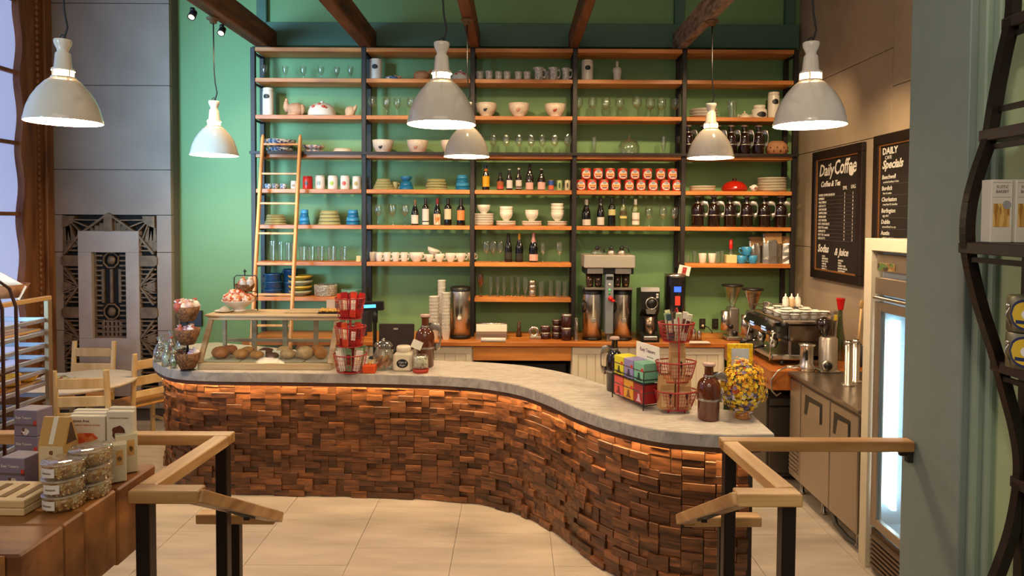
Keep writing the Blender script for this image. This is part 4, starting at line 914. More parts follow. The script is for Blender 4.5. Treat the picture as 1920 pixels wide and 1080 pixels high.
for px, w, h, ls, cp, l in ((953, 14, 54, lb(.1, .34, '#2e2a22'), (.62, pm('#171210', .4)), 'black sparkling wine bottle with dark foil'), (973.5, 15, 54, lb(.08, .3, '#26221c'), (.72, pm('#c98f2c', .35, metal=.4)), 'sparkling wine bottle with gold foil neck'), (1000, 17, 55, lb(.05, .27, '#dba79a'), (.58, pm('#d39a90', .35, metal=.3)), 'sparkling wine bottle with pink foil and label')):
    bottle(px, 6, w, h, 'bottle_burgundy', m_dark, ls, cp, l + ' on the sixth shelf', 'sparkling wine bottles', name='sparkling_wine_bottle')
for i, (px, w, h) in enumerate(((1289, 9, 14), (1302, 9, 23), (1346, 9, 22), (1354, 8, 23))): simple('shot_glass', 'tumbler', m_gl2, px, 6, w, h, f'narrow clear glass on the sixth shelf of the growler bay, {nth(i, 4)} from the post', 'glass', 'narrow glasses in the growler bay', R.uniform(.08, .16))
for i, px in enumerate((1317, 1335)): simple('white_tumbler', 'cup', m_china, px, 6, 15, 18, f'white tumbler on the sixth shelf, {["nearer to", "farther from"][i]} the post of the growler bay', 'cup', 'white tumblers in the growler bay')
loc, Y = place(1370, 6, .08); k = Y / F; t = thing('dispenser_bottle', 'squat bottle with yellow label and red cap', 'bottle', loc)
b = MB(); b.box(-10 * k, 10 * k, -7 * k, 7 * k, 0, 16 * k, .006); ob('body', b, pm('#d9c890', .4), t)
b = MB(); b.lathe([(5 * k, 15.5 * k), (2.5 * k, 22 * k), (2.5 * k, 27 * k)], 10); ob('neck', b, m_gl2, t)
b = MB(); b.lathe([(3 * k, 27 * k), (3.6 * k, 34 * k), (3 * k, 44 * k), (0, 45 * k)], 10); ob('cap', b, pm('#c01c16', .4), t)
mug(1390, 6, 18, 15, m_blue2, 'blue mug at the foot of the small pyramid, nearer the bottle', 'blue mugs in a pyramid', .06, rotz=3.3); mug(1411, 6, 18, 15, m_blue2, 'blue mug at the foot of the small pyramid, nearer the coffee bags', 'blue mugs in a pyramid', .06, rotz=-2.9); mug(1400, 6, 18, 16, m_blue2, 'blue mug on top of the small pyramid', 'blue mugs in a pyramid', .06, 15.3, rotz=2.9)
def coffee_bag(px, w, h, label, y, rz=0.):
    loc, Y = place(px, 6, y); k = Y / F; t = thing('coffee_bag', label, 'bag', loc, rz, 'silver coffee bags'); W_, H_ = w * k / 2, h * k
    b = MB(); n = 7
    vs = []; fs_ = []
    for i in range(n + 1):
        z = i / n; d = .045 * (1 - z ** 3) + .004; ww = W_ * (1 - .05 * sin(pi * z))
        vs += [(-ww, -d * .5, z * H_), (-ww * .5 + R.uniform(-.004, .004), -d - R.uniform(0, .006), z * H_), (ww * .4 + R.uniform(-.004, .004), -d - R.uniform(0, .008), z * H_), (ww, -d * .5, z * H_), (ww, d * .5, z * H_), (0, d, z * H_), (-ww, d * .5, z * H_)]
    for i in range(n):
        for j in range(7): fs_.append((i * 7 + j, i * 7 + (j + 1) % 7, (i + 1) * 7 + (j + 1) % 7, (i + 1) * 7 + j))
    fs_.append(tuple(range(n * 7, n * 7 + 7))); b.add(vs, fs_, 0, False); ob('pouch', b, pm('#b9b4ac', .25, metal=.85, n=.1), t)
    b = MB(); b.box(-W_ * .8, W_ * 1.02, -.032, .012, H_ * .66, H_ * 1.02, .003); ob('paper_band', b, m_kraft, t)
coffee_bag(1415, 26, 48, 'silver coffee bag behind the blue mugs', .18, .2); coffee_bag(1446, 34, 56, 'largest silver coffee bag with kraft band', .1); coffee_bag(1473, 26, 50, 'crumpled silver coffee bag next to the end post', .14, -.3)
# lowest shelf
def pot(px, w, base, h, label, y=None):
    loc, Y = place(px, 7, y); k = Y / F; loc.z += base * k; t = thing('blue_pot', label, 'pot', loc, 0, 'blue enamel pots'); r = w * k / 2; H = h * k
    b = MB(); b.lathe([(0, 0), (r * .94, 0), (r, H * .06), (r, H * .8), (r * 1.04, H * .82), (r * 1.04, H), (r * .9, H), (r * .9, H * .2), (0, H * .15)], 20); ob('body', b, pm('#1d4a72', .25, n=.15), t)
    b = MB(); b.tube([(-r, 0, H * .45), (-r * 1.22, 0, H * .55), (-r * 1.22, 0, H * .8), (-r, 0, H * .88)], .008, 6); ob('handle', b, pm('#1d4a72', .25, n=.15), t)
pot(512, 34, 0, 13, 'lowest blue pot behind the ladder on the lowest shelf', .1); pot(513, 32, 13.4, 14, 'middle blue pot of the pile behind the ladder', .1); pot(512, 30, 27.8, 14, 'topmost blue pot of the pile behind the ladder', .1)
pot(545, 26, 0, 26, 'tall blue pot standing behind the pile', .2); pot(545, 26, 26.4, 22, 'blue pot stacked at the back on the lowest shelf', .2)
m_yg = speckle('yellowgreen', ['#a39a4c', '#8d9a5e', '#c2a83c', '#a9ab7e'], 6, .4); m_yel = pm('#c09a34', .35, n=.15); m_gg = pm('#9a9a78', .4, n=.2, ns=20); m_pat = speckle('tweed', ['#a39a86', '#cfc4b0', '#8a6f62', '#bdb29a', '#7d8468'], 16, .5)
stack(564, 7, 46, 0, [10, 9, 10, 9], 'bowl', [m_gg, m_yel, m_gg, m_yel], 'yellow and green bowl on the lowest shelf by the ladder', 'yellow and green bowls', 'bowl', 'mixing_bowl', w_f=[.95, .97, 1, 1])
simple('patterned_dish', 'dish', m_pat, 611, 7, 43, 21, 'speckled beige round dish on the lowest shelf', 'dish'); simple('teal_dish', 'dish', pm('#6fa390', .35, n=.1), 659, 7, 38, 12, 'pale teal dish behind the red candy stand', 'dish')
simple('stem_glass', 'wine_glass', glass('#c8946a', .3, .6), 901, 7, 12, 42, 'brown tinted stem glass at the post on the lowest shelf', 'glass')
glassware('flute', 2, 7, [(920, 11, 37), (933, 10, 37), (945, 10, 37), (960, 11, 37), (972, 11, 37), (985, 11, 37)], 'clear flute', 'flutes on the lowest shelf')
stack(998, 7, 14, 0, [13, 9, 9], 'can', [m_tin], 'small ribbed metal tin in the middle bay', 'metal tins on the lowest shelf', 'tin', 'metal_tin')
glassware('tumbler', 2, 7, [(1015, 14, 29), (1033, 13, 31), (1047, 13, 31), (1060, 14, 30)], 'clear tumbler', 'tumblers on the lowest shelf')
# ------------------------------------------------------------------ on the back counter
def onc(px, py, z=ZC):
    p = G(px, py, z); p.z = z + .0005; return p, p.y / F
m_paper = pm('#e3dccb', .6)
def cupstack(px, py, w, h, n, label, dy=0):
    p, k = onc(px, py); p = bk_(p, .05 + dy); r0 = w * k / 2; rim = .1 if n > 3 else .1
    step = (h * k - .1) / max(1, n - 1)
    me = cached('papercup', lambda: MB().lathe([(0, .005), (.7, .005), (.7, 0), (.72, 0), (.97, .1), (1.0, .1), (1.0, .106), (.95, .106), (.72, .02), (0, .02)], 16).mesh('paper_cup', m_paper))
    for i in range(n):
        parts_at('paper_cup', f'{label}, {"lowest" if i == 0 else "topmost" if i == n - 1 else ORD[i % 12] + (" up" if i < 12 else " up past a dozen")} in its stack', 'cup', 'paper cup stacks beside the urn', Vector((p.x, p.y, p.z + i * step)), [('x', me)], (r0, r0, 1))
cupstack(814, 637, 20, 80, 11, 'white paper cup in the shorter stack'); cupstack(828, 634, 16, 106, 14, 'white paper cup in the tallest stack behind', .1); cupstack(836, 638, 17, 88, 12, 'white paper cup in the stack by the urn')
p, k = onc(863, 637); p = bk_(p, .12); t = thing('coffee_urn', 'tall stainless coffee urn with black lid beside the paper cups', 'urn', p); r = 19.5 * k; H = 100 * k
b = MB(); b.lathe([(0, .012), (r, .012), (r, H * .9), (r * .98, H * .91)], 28); ob('body', b, m_chrome, t)
b = MB(); b.lathe([(r * 1.02, H * .9), (r * 1.02, H * .97), (r * .8, H * .99), (0, H)], 24); ob('lid', b, m_black, t)
b = MB(); b.lathe([(0, 0), (r * 1.03, 0), (r * 1.03, .03), (r, .035)], 24); ob('base', b, m_black, t)
b = MB(); b.box(-.02, .02, -r - .03, -r + .01, H * .36, H * .44, .006); b.lathe([(0, H * .37), (.022, H * .37), (.022, H * .42), (0, H * .42)], 10, M=Matrix.Translation((0, -r - .03, 0))); ob('tap', b, pm('#d8d0c4', .3), t)
b = MB(); b.box(-.007, .007, -r - .012, -r + .004, H * .46, H * .88, .002); ob('sight_tube', b, glass('#e8efe8', .2), t)
b = MB(); b.tube([(-r, 0, H * .78), (-r - .04, 0, H * .74), (-r - .04, 0, H * .58), (-r, 0, H * .54)], .012, 6); ob('handle', b, m_black, t)
p, k = onc(922, 636); p = bk_(p, .1); t = thing('wrap_dispenser', 'low stainless film dispenser on the back counter', 'dispenser', p)
b = MB(); W_ = 29 * k; b.extr([(-.12, 0), (.10, 0), (.10, .12), (.05, 28 * k), (-.04, 28 * k), (-.08, 14 * k), (-.12, 10 * k)], -W_, W_, 'x'); ob('body', b, m_brushed, t)
b = MB(); b.tube([(-W_, -.03, 27 * k), (W_, -.03, 27 * k)], .014, 8); ob('bar', b, m_chrome, t)
p, k = onc(925, 641); b = MB(); b.tube([(-23 * k, 0, .022), (23 * k, 0, .022)], .022, 12); o = ob('paper_roll', b, m_white, loc=p); tag(o, 'white paper roll lying in front of the film dispenser', 'roll')
p, k = onc(973, 632); p = bk_(p, .03); t = thing('pepper_mill', 'dark wooden pepper mill near the film dispenser', 'mill', p)
b = MB(); b.lathe([(0, 0), (6 * k, 0), (5 * k, 6 * k), (3.4 * k, 14 * k), (4.5 * k, 19 * k), (2.2 * k, 21 * k), (4 * k, 26 * k), (0, 29 * k)], 12); ob('body', b, pm('#4a2c1c', .3), t)
p, k = onc(1001, 636); p = bk_(p, .03); t = thing('tape_dispenser', 'chrome ring shaped tape dispenser before the green wall', 'dispenser', p)
b = MB(); b.tube([(8 * k * cos(a), 0, 13 * k + 8 * k * sin(a)) for a in [2 * pi * i / 16 for i in range(16)]], 3.2 * k, 8, closed=True); ob('roll', b, m_chrome, t)
b = MB(); b.box(-8 * k, 14 * k, -.03, .03, 0, 5 * k, .006); ob('base', b, m_tin, t)
m_jam = pm('#3a1a14', .2, n=.2)
def jar(px, py, z, w, h, label, dy=.04):
    p, k = onc(px, py); p = bk_(p, dy); p.z += z * k; t = thing('jam_jar', label, 'jar', p, 0, 'dark jars on the back counter'); r = w * k / 2
    b = MB(); b.lathe([(0, 0), (r * .95, 0), (r, .01), (r, h * k * .8), (r * .9, h * k * .84)], 14); ob('body', b, m_jam, t)
    b = MB(); b.lathe([(r * .96, h * k * .82), (r * 1.02, h * k * .86), (r * 1.02, h * k * .97), (0, h * k)], 14); ob('lid', b, m_tin, t)
jar(1023, 636, 0, 20, 12.5, 'lower dark jar of the first stack, nearest the tape ring'); jar(1023, 636, 12.7, 20, 12.5, 'upper dark jar of the first stack, nearest the tape ring')
jar(1044, 636, 0, 19, 12.5, 'lowest dark jar of the middle stack'); jar(1044, 636, 12.7, 19, 12.5, 'second dark jar of the middle stack'); jar(1044, 636, 25.4, 17, 11, 'small black topped jar on the middle stack')
jar(1062, 639, 0, 20, 25, 'larger dark jar at the foot of the stack by the post'); jar(1062, 639, 25.3, 20, 25, 'larger dark jar on top of the stack by the post')
p, k = onc(1079, 640); p = bk_(p, .03); b = MB(); b.box(-3 * k, 3 * k, -.03, .03, 0, 44 * k, .004); b.tube([(0, -.03, 10 * k), (0, -.05, 14 * k), (0, -.05, 34 * k), (0, -.03, 38 * k)], .006, 6); o = ob('menu_holder', b, m_chrome, loc=p, rotz=.2); tag(o, 'slim chrome holder standing beside the coffee brewer', 'holder')
# double coffee brewer
p, k = onc(1137, 642); p = bk_(p, .22); t = thing('coffee_brewer', 'twin stainless coffee brewer with two tall urns and a centre control column', 'brewer', p)
W_ = 48 * k
b = MB(); b.box(-W_, W_, -.2, .2, 140 * k, 164 * k, .008); ob('top_housing', b, pm('#cdc4b4', .34, metal=.55), t)
b = MB(); b.box(-W_ * .95, W_ * .97, -.16, .2, 128 * k, 140 * k, .004); ob('brew_head', b, m_black, t)
for s in (-1, 1):
    b = MB(); b.box(s * W_ * .55 - 15 * k, s * W_ * .55 + 15 * k, -.18, -.155, 129 * k, 139 * k, .003); ob('face_plate', b, m_chrome, t)
    for q in (-8, 8):
        b = MB(); b.lathe([(0, 102 * k), (6 * k, 102 * k), (7.5 * k, 110 * k), (8 * k, 128 * k), (0, 128 * k)], 12, M=Matrix.Translation((s * W_ * .55 + q * k, -.06, 0))); ob('brew_basket', b, pm('#5a4436', .15, metal=.6), t)
    b = MB(); b.box(s * W_ * .55 - 19 * k, s * W_ * .55 + 19 * k, -.16, .1, 98 * k, 102 * k, .003); ob('basket_rail', b, m_tin, t)
    r = 18.5 * k; M = Matrix.Translation((s * W_ * .6, -.03, 0))
    b = MB(); b.lathe([(0, .01), (r, .01), (r, 88 * k), (r * .99, 89 * k)], 28, M=M); u = ob('urn', b, m_chrome, t)
    b = MB(); b.lathe([(r * 1.02, 88 * k), (r * 1.03, 97 * k), (r * .7, 98 * k), (0, 98 * k)], 24, M=M); ob('urn_lid', b, m_black, u)
    b = MB(); b.lathe([(0, 0), (r * 1.04, 0), (r * 1.04, .02), (r, .025)], 24, M=M); ob('urn_foot', b, m_black, u)
    b = MB(); b.box(-.008, .008, -r - .014, -r + .004, 45 * k, 88 * k, .002, M=M); ob('sight_glass', b, pm('#cfcabb', .2), u)
    b = MB(); b.box(-.022, .022, -r - .045, -r + .01, 36 * k, 44 * k, .005, M=M); ob('tap', b, pm('#b9b2a6', .3, metal=.5), u)
    b = MB(); b.tube([(-r * .94, -r * .4, 75 * k), (-r * 1.05, -r * .75, 70 * k), (-r * 1.05, -r * .75, 58 * k), (-r * .94, -r * .4, 54 * k)], .012, 6, M=M); ob('handle', b, m_black, u)
b = MB(); b.box(-7.5 * k, 7.5 * k, -.21, .1, 16 * k, 128 * k, .006); cc = ob('control_column', b, pm('#a9b2b8', .3, metal=.6), t)
b = MB(); b.box(-3 * k, 3 * k, -.16, -.02, 0, 17 * k, .004); ob('column_foot', b, m_tin, t)
b = MB(); b.box(-6 * k, 6 * k, -.214, -.208, 118 * k, 124 * k); ob('display', b, m_black, cc)
for z, c, e in ((109, '#e8e4da', 0), (99, '#3fae5a', .6), (92, '#2f8a52', 0)):
    b = MB(); b.lathe([(0, 0), (2.2 * k, 0), (2 * k, .006), (0, .006)], 10, M=Matrix.Translation((0, -.21, z * k)) @ Matrix.Rotation(pi / 2, 4, 'X')); ob('button', b, pm(c, .4, emit=e), cc)
b = MB(); b.blob(5 * k, .03, 5 * k, 2, .1, 10, (1.5 * k, -.23, 83 * k)); b.blob(4 * k, .03, 3 * k, 2, .1, 10, (6 * k, -.24, 79 * k)); ob('red_tap', b, pm('#c81e1e', .35), cc)
b = MB(); b.box(-12 * k, 12 * k, -.17, -.158, 131 * k, 138 * k, .002); ob('name_plate', b, m_black, t)
for i, (q, w, l) in enumerate(((-20, 13, 'glass coffee pot lid with black knob on top of the brewer'), (7, 9, 'black topped filter on top of the brewer, middle of three'), (27, 9, 'filter with a looped black handle on top of the brewer'))):
    o = thing('coffee_decanter', l, 'pot', p + Vector((q * k, -.02, 164 * k + .001)), 0, 'things on top of the brewer')
    b = MB(); b.lathe([(0, 0), (w * k, 0), (w * .9 * k, 6 * k), (w * .35 * k, 9 * k)], 14); ob('body', b, m_gl2 if i == 0 else m_tin, o)
    b = MB(); b.lathe([(0, 8 * k), (4 * k, 8 * k), (4 * k, 14 * k), (0, 17 * k)], 10); ob('knob', b, m_black, o)
    if i != 1: b = MB(); b.tube([(-2 * k, 0, 12 * k), (3 * k, -.02, 16 * k), (12 * k, -.02, 12 * k), (14 * k, -.02, 4 * k)], .008, 6); ob('handle', b, m_black, o)
# black coffee grinder
p, k = onc(1214, 643); p = bk_(p, .17); t = thing('coffee_grinder', 'black bulk coffee grinder with chrome ring dial', 'grinder', p)
b = MB(); b.extr([(-.14, 0), (.15, 0), (.15, 98 * k), (-.1, 104 * k), (-.13, 96 * k), (-.13, 62 * k), (-.04, 48 * k), (-.04, 18 * k), (-.14, 14 * k)], -17.5 * k, 17.5 * k, 'x'); ob('body', b, pm('#191816', .35), t)
M = Matrix.Translation((2 * k, -.135, 74 * k)) @ Matrix.Rotation(pi / 2, 4, 'X')
b = MB(); b.lathe([(0, 0), (11 * k, 0), (12.5 * k, .01), (11.5 * k, .02), (9.5 * k, .02), (9 * k, .01)], 22, M=M); d = ob('dial', b, m_chrome, t)
b = MB(); b.lathe([(0, 0), (9 * k, .004), (8 * k, .03), (0, .035)], 18, M=M); ob('dial_knob', b, m_black, d)
b = MB(); b.extr([(-7 * k, 54 * k), (8 * k, 54 * k), (11 * k, 63 * k), (-9 * k, 63 * k)], -.15, -.06, 'y'); ob('chute', b, m_tin, t)
b = MB(); b.lathe([(0, 14 * k), (9.5 * k, 14 * k), (9.5 * k, 48 * k), (0, 48 * k)], 16, M=Matrix.Translation((1 * k, -.085, 0))); ob('spout', b, pm('#9a8270', .25, metal=.9), t)
b = MB(); b.box(-13 * k, 13 * k, -.17, -.02, 5 * k, 12 * k, .006); ob('tray', b, m_tin, t)
for z in (91, 86): b = MB(); b.box(11 * k, 15 * k, -.14, -.12, (z - 2) * k, (z + 1.5) * k, .002); ob('switch', b, m_white, t)
# hot water tower
p, k = onc(1264, 640); p = bk_(p, .12); t = thing('hot_water_tower', 'black fronted hot water tower with a blue lit screen', 'dispenser', p); r = 20 * k; H = 126 * k
b = MB(); b.lathe([(0, 0), (r, 0), (r, H * .96)], 26, sy=1.15); ob('body', b, pm('#8c8177', .25, metal=.9), t)
b = MB(); b.lathe([(r * 1.0, H * .96), (r * 1.03, H * .97), (r * 1.0, H), (0, H * 1.01)], 26, sy=1.15); ob('cap', b, m_chrome, t)
b = MB(); q = []
for i in range(13): q.append((-1.1 + 2.2 * i / 12, .42 + .0 if False else .36 + .5 * abs(-1 + i / 6) ** 2.2 * .95))
vs = []
for a, zl in q: vs += [(r * 1.015 * sin(a), -r * 1.165 * cos(a), H * zl), (r * 1.015 * sin(a), -r * 1.165 * cos(a), H * .955)]
b.add(vs, [(2 * i, 2 * i + 2, 2 * i + 3, 2 * i + 1) for i in range(12)], 0, True); f_ = ob('front_panel', b, pm('#17151a', .2, coat=.5), t)
b = MB(); b.patch(r * 1.19, H * .74, H * .82, -.28, .28); ob('screen', b, pm('#2a4cff', .4, emit=2.2), f_)
b = MB(); b.patch(r * 1.19, H * .54, H * .68, -.2, .22); ob('red_buttons', b, pm('#c03a2a', .4, emit=.4), f_)
b = MB(); b.tube([(0, -r * 1.1, H * .3), (0, -r * 1.6, H * .3), (0, -r * 1.65, H * .22)], .012, 8); ob('spout', b, m_chrome, t)
p = P(1283, 507, YS - .06); t = thing('shelf_tag', 'tilted white card with a red mark on the end of the sixth shelf', 'card', p); t.rotation_euler = (0, .2, 0)
b = MB(); k = YS / F; b.box(-11 * k, 11 * k, -.003, .003, -9 * k, 9 * k); ob('card', b, m_white, t)
b = MB(); b.box(-4 * k, 4 * k, -.005, -.003, -6 * k, 6 * k); b.blob(2.2 * k, .003, 3 * k, 0, .1, 8, (0, -.005, 0)); ob('red_mark', b, pm('#a8392e', .5), t)
b = MB(); b.box(-.01, .01, .003, .035, -.01, .01); ob('clip', b, m_black, t)
for i, px in enumerate((1317, 1341)):
    p = P(px, 607, YW - .012); t = thing('wall_outlet', ['dark wall outlet with a plugged black cord', 'dark wall outlet beside the chrome grinder'][i], 'outlet', p, 0, 'wall outlets')
    b = MB(); b.box(-.035, .035, -.004, .008, -.058, .058, .003); ob('plate', b, m_steel_dark, t)
    b = MB(); b.box(-.016, .016, -.012, -.003, -.035, -.005, .003); b.box(-.016, .016, -.012, -.003, .005, .035, .003); ob('socket', b, pm('#3a3330', .4), t)
    if i == 0:
        b = MB(); b.blob(.018, .02, .016, 0, 0, 8, (0, -.02, -.02)); ob('plug', b, m_ivory, t)
        b = MB(); b.tube([(.005, -.03, -.02), (.05, -.06, -.03), (.09, -.08, -.08), (.09, -.1, -.14), (.04, -.12, -.19)], .006, 6); ob('cord', b, m_black, t)
p, k = onc(1310, 642); b = MB(); b.box(-.11, .11, -.06, .06, 0, .004); o = ob('paper_mat', b, m_white, loc=p); tag(o, 'white paper mat under the small steel pots on the back counter', 'mat')
for i, (px, w, h) in enumerate(((1300, 10, 20), (1311, 9, 17))):
    p, k = onc(px, 638); p.z += .004; simp = [(0, 0), (w * k / 2, 0), (w * k / 2, h * k * .8), (w * k / 2 * .8, h * k)]
    t = thing('steel_shaker', ['taller steel shaker on the white paper mat', 'shorter steel shaker on the white paper mat'][i], 'shaker', p); b = MB(); b.lathe(simp, 14); b.lathe([(w * k * .4, h * k), (0, h * k * 1.1)], 12); ob('body', b, m_tin, t)
# two espresso grinders on the back counter
def grinder(px, py, w, label, beans, dy=.12):
    p, k = onc(px, py); p = bk_(p, dy); t = thing('espresso_grinder', label, 'grinder', p, 0, 'espresso grinders'); s = k
    b = MB(); b.box(-8 * s, 10 * s, -.07, .09, 0, 62 * s, .012); b.box(-14 * s, 14 * s, -.11, .1, 0, 8 * s, .01); ob('body', b, pm('#b0aaa0', .3, metal=.85), t)
    M = Matrix.Translation((-14 * s, -.03, 0))
    b = MB(); b.lathe([(0, 18 * s), (9 * s, 18 * s), (9.5 * s, 55 * s), (0, 56 * s)], 16, M=M); ob('doser', b, m_chrome, t)
    b = MB(); b.lathe([(4 * s, 62 * s), (5 * s, 66 * s), (18 * s, 102 * s), (19.5 * s, 103 * s)], 18); ob('hopper', b, m_gl2, t)
    b = MB(); b.lathe([(0, 102 * s), (20 * s, 102 * s), (20 * s, 105 * s), (0, 106 * s)], 18); ob('hopper_lid', b, m_black, t)
    if beans: b = MB(); b.lathe([(0, 64 * s), (4.5 * s, 66 * s), (14.5 * s, 95 * s), (0, 96 * s)], 16); ob('coffee_beans', b, speckle('beans', ['#3a2114', '#5c3a20', '#7a4c28', '#2c1810'], 90, .4), t)
    for x, z, r in ((1, 14, 5), (-7, 27, 4.5)): b = MB(); b.lathe([(0, 0), (r * s, 0), (r * s, .02), (0, .025)], 12, M=Matrix.Translation((x * s, -.075, z * s)) @ Matrix.Rotation(pi / 2, 4, 'X')); ob('knob', b, m_black, t)
    b = MB(); b.tube([(-14 * s, -.05, 30 * s), (-14 * s, -.16, 30 * s)], .008, 6); b.blob(.014, .02, .014, 0, 0, 8, (-14 * s, -.17, 30 * s)); ob('lever', b, m_black, t)
grinder(1372, 640, 40, 'espresso grinder with an empty clear hopper', False); grinder(1410, 646, 40, 'espresso grinder with a hopper half full of beans', True, .05)
# ------------------------------------------------------------------ espresso machine and the right hand counter
MX, MY = 2.36, 5.98
t = thing('espresso_machine', 'two group espresso machine in black and chrome with cups on top', 'espresso machine', (0, 0, 0))
b = MB(); b.box(2.62, 2.78, MY + .02, 6.70, ZC + .05, ZC + .24, .01); ob('back_panel', b, pm('#5a4e44', .3, metal=.8), t)
b = MB()
for y in (MY + .03, 6.67): b.box(2.43, 2.45, y - .012, y + .012, ZC + .08, ZC + .24, .003)
ob('side_leg', b, m_chrome, t)['kind'] = 'stuff'
b = MB(); b.box(2.42, 2.78, MY, 6.72, ZC + .22, ZC + .37, .02); ob('body', b, pm('#8a7a68', .3, metal=.85), t)
b = MB(); b.box(2.42, 2.80, MY - .015, MY, ZC + .22, ZC + .36, .012); ob('side_panel', b, pm('#6e6052', .25, metal=.9), t)
b = MB(); b.box(2.36, 2.80, MY - .02, 6.74, ZC + .37, ZC + .41, .012); ob('top_tray', b, m_chrome, t)
b = MB(); b.tube([(2.36, MY - .02, ZC + .46), (2.80, MY - .02, ZC + .46), (2.80, 6.74, ZC + .46), (2.36, 6.74, ZC + .46)], .006, 6, closed=True); ob('tray_rail', b, m_chrome, t)
b = MB(); b.extr([(2.44, ZC + .22), (2.30, ZC + .25), (2.26, ZC + .31), (2.30, ZC + .38), (2.44, ZC + .4)], MY + .02, 6.7, 'y'); fp = ob('front_hood', b, pm('#1b1a19', .15, coat=.6), t)
b = MB(); b.box(2.28, 2.76, MY + .02, 6.7, ZC + .05, ZC + .1, .01); ob('drip_tray', b, m_chrome, t)
for x, y in ((2.38, MY + .05), (2.72, MY + .05), (2.38, 6.65), (2.72, 6.65)): b = MB(); b.lathe([(0, 0), (.02, 0), (.022, .02), (.014, .05), (0, .05)], 10, M=Matrix.Translation((x, y, ZC))); ob('foot', b, m_black, t)
for y in (MY + .2, MY + .5):
    b = MB(); b.lathe([(.036, ZC + .16), (.04, ZC + .17), (.04, ZC + .24), (0, ZC + .25)], 16, M=Matrix.Translation((2.36, y, 0))); g = ob('group_head', b, m_chrome, t)
    b = MB(); b.lathe([(0, ZC + .125), (.025, ZC + .13), (.034, ZC + .165), (0, ZC + .165)], 14, M=Matrix.Translation((2.36, y, 0))); b.tube([(2.34, y, ZC + .15), (2.26, y - .01, ZC + .145)], .008, 6); ob('portafilter', b, m_chrome, g)
    b = MB(); b.tube([(2.27, y - .01, ZC + .145), (2.15, y - .02, ZC + .13)], [.011, .016], 8); ob('handle', b, m_black, g)
    b = MB(); b.box(2.262, 2.272, y - .05, y + .05, ZC + .29, ZC + .325); ob('display', b, pm('#a9c4e8', .3, emit=.7), fp)
for y in (MY + .03, 6.6): b = MB(); b.tube([(2.36, y, ZC + .3), (2.28, y - .03, ZC + .29), (2.25, y - .05, ZC + .2), (2.24, y - .06, ZC + .06)], .006, 6); b.lathe([(0, 0), (.022, 0), (.022, .03), (0, .03)], 10, M=Matrix.Translation((2.30, y, ZC + .3)) @ Matrix.Rotation(-pi / 2, 4, 'Y')); ob('steam_wand', b, m_chrome, t)
b = MB(); b.lathe([(0, 0), (.03, 0), (.03, .05), (0, .05)], 12, M=Matrix.Translation((2.36, MY - .02, ZC + .37)) @ Matrix.Rotation(pi / 2, 4, 'X')); ob('knob', b, m_black, t)
cupm = [('body', unit('cup' + m_white.name, PR['cup'], m_white)), ('handle', handle_mesh('w', m_white))]
for j in range(3):
    for i in range(5):
        parts_at('espresso_cup', f'white cup warming on the espresso machine, {["near", "middle", "far"][j]} row, {nth(i, 5)} from the group heads', 'cup', 'cups on the espresso machine', Vector((2.405 + i * .085, MY + .06 + j * .18, ZC + .411)), cupm, (.037, .037, .06), .4)
        if j == 0 or i % 2: parts_at('saucer', f'white saucer lying on the {["near", "middle", "far"][j]} row of cups, {nth(i, 5)} from the group heads', 'saucer', 'cups on the espresso machine', Vector((2.405 + i * .085, MY + .06 + j * .18, ZC + .472)), [('x', unit('plate' + m_white.name, PR['plate'], m_white, 16))], (.055, .055, .012))
for i, (px, c) in enumerate(((1480, '#efe9dc'), (1491.5, '#d9b98a'), (1503, '#efe9dc'))):
    q = P(px, 578, MY + .24); o = thing('squeeze_bottle', ['white squeeze bottle on the espresso machine nearest the shelves', 'caramel coloured squeeze bottle on the espresso machine', 'white squeeze bottle on the espresso machine nearer the wall'][i], 'bottle', Vector((q.x, MY + .33, ZC + .473 + .012)), 0, 'squeeze bottles on the espresso machine')
    b = MB(); b.lathe([(0, 0), (.027, 0), (.028, .01), (.028, .07), (.02, .08)], 14); ob('body', b, pm(c, .4), o)
    b = MB(); b.lathe([(.024, .078), (.024, .088), (.008, .1), (.004, .125), (0, .125)], 12); ob('nozzle', b, m_white, o)
# steel jug on the tray front and near grinder
q = P(1454, 588, 6.3); t = thing('milk_pitcher', 'small chrome milk pitcher on the edge of the espresso machine', 'pitcher', Vector((2.40, 6.25, ZC + .534)))
t.location = (2.395, 6.46, ZC + .484 - .072)
b = MB(); b.lathe([(0, 0), (.034, 0), (.038, .02), (.03, .07), (.034, .1)], 16); ob('body', b, m_chrome, t)
b = MB(); b.tube([(.032, 0, .085), (.06, 0, .08), (.058, 0, .03), (.036, 0, .025)], .005, 6); ob('handle', b, m_chrome, t)
p, k = onc(1552, 697); p = bk_(p, .02); t = thing('espresso_grinder', 'grey espresso grinder with dark hopper nearest on the steel worktop', 'grinder', p, 0, 'espresso grinders'); s = k
b = MB(); b.lathe([(0, .0), (17.5 * s, 0), (17.5 * s, .012), (17 * s, .02), (16.5 * s, 62 * s), (13 * s, 66 * s), (0, 67 * s)], 26); b.box(-20 * s, 17 * s, -17 * s, 17 * s, 0, .02, .006); ob('body', b, pm('#aaa092', .35, metal=.7), t)
M = Matrix.Translation((-9 * s, -17 * s, 14 * s)) @ Matrix.Rotation(pi / 2, 4, 'X')
b = MB(); b.lathe([(0, -.02), (10 * s, -.02), (10 * s, .006), (7.5 * s, .01)], 18, M=M); d = ob('dial', b, m_tin, t)
b = MB(); b.lathe([(0, 0), (7.5 * s, .004), (7 * s, .025), (0, .028)], 16, M=M); ob('knob', b, m_black, d)
b = MB(); b.lathe([(4 * s, 66 * s), (8 * s, 72 * s), (15 * s, 86 * s), (16 * s, 98 * s), (0, 104 * s)], 20, M=Matrix.Translation((-8 * s, 0, 0))); ob('hopper', b, pm('#241a16', .12, coat=.6), t)
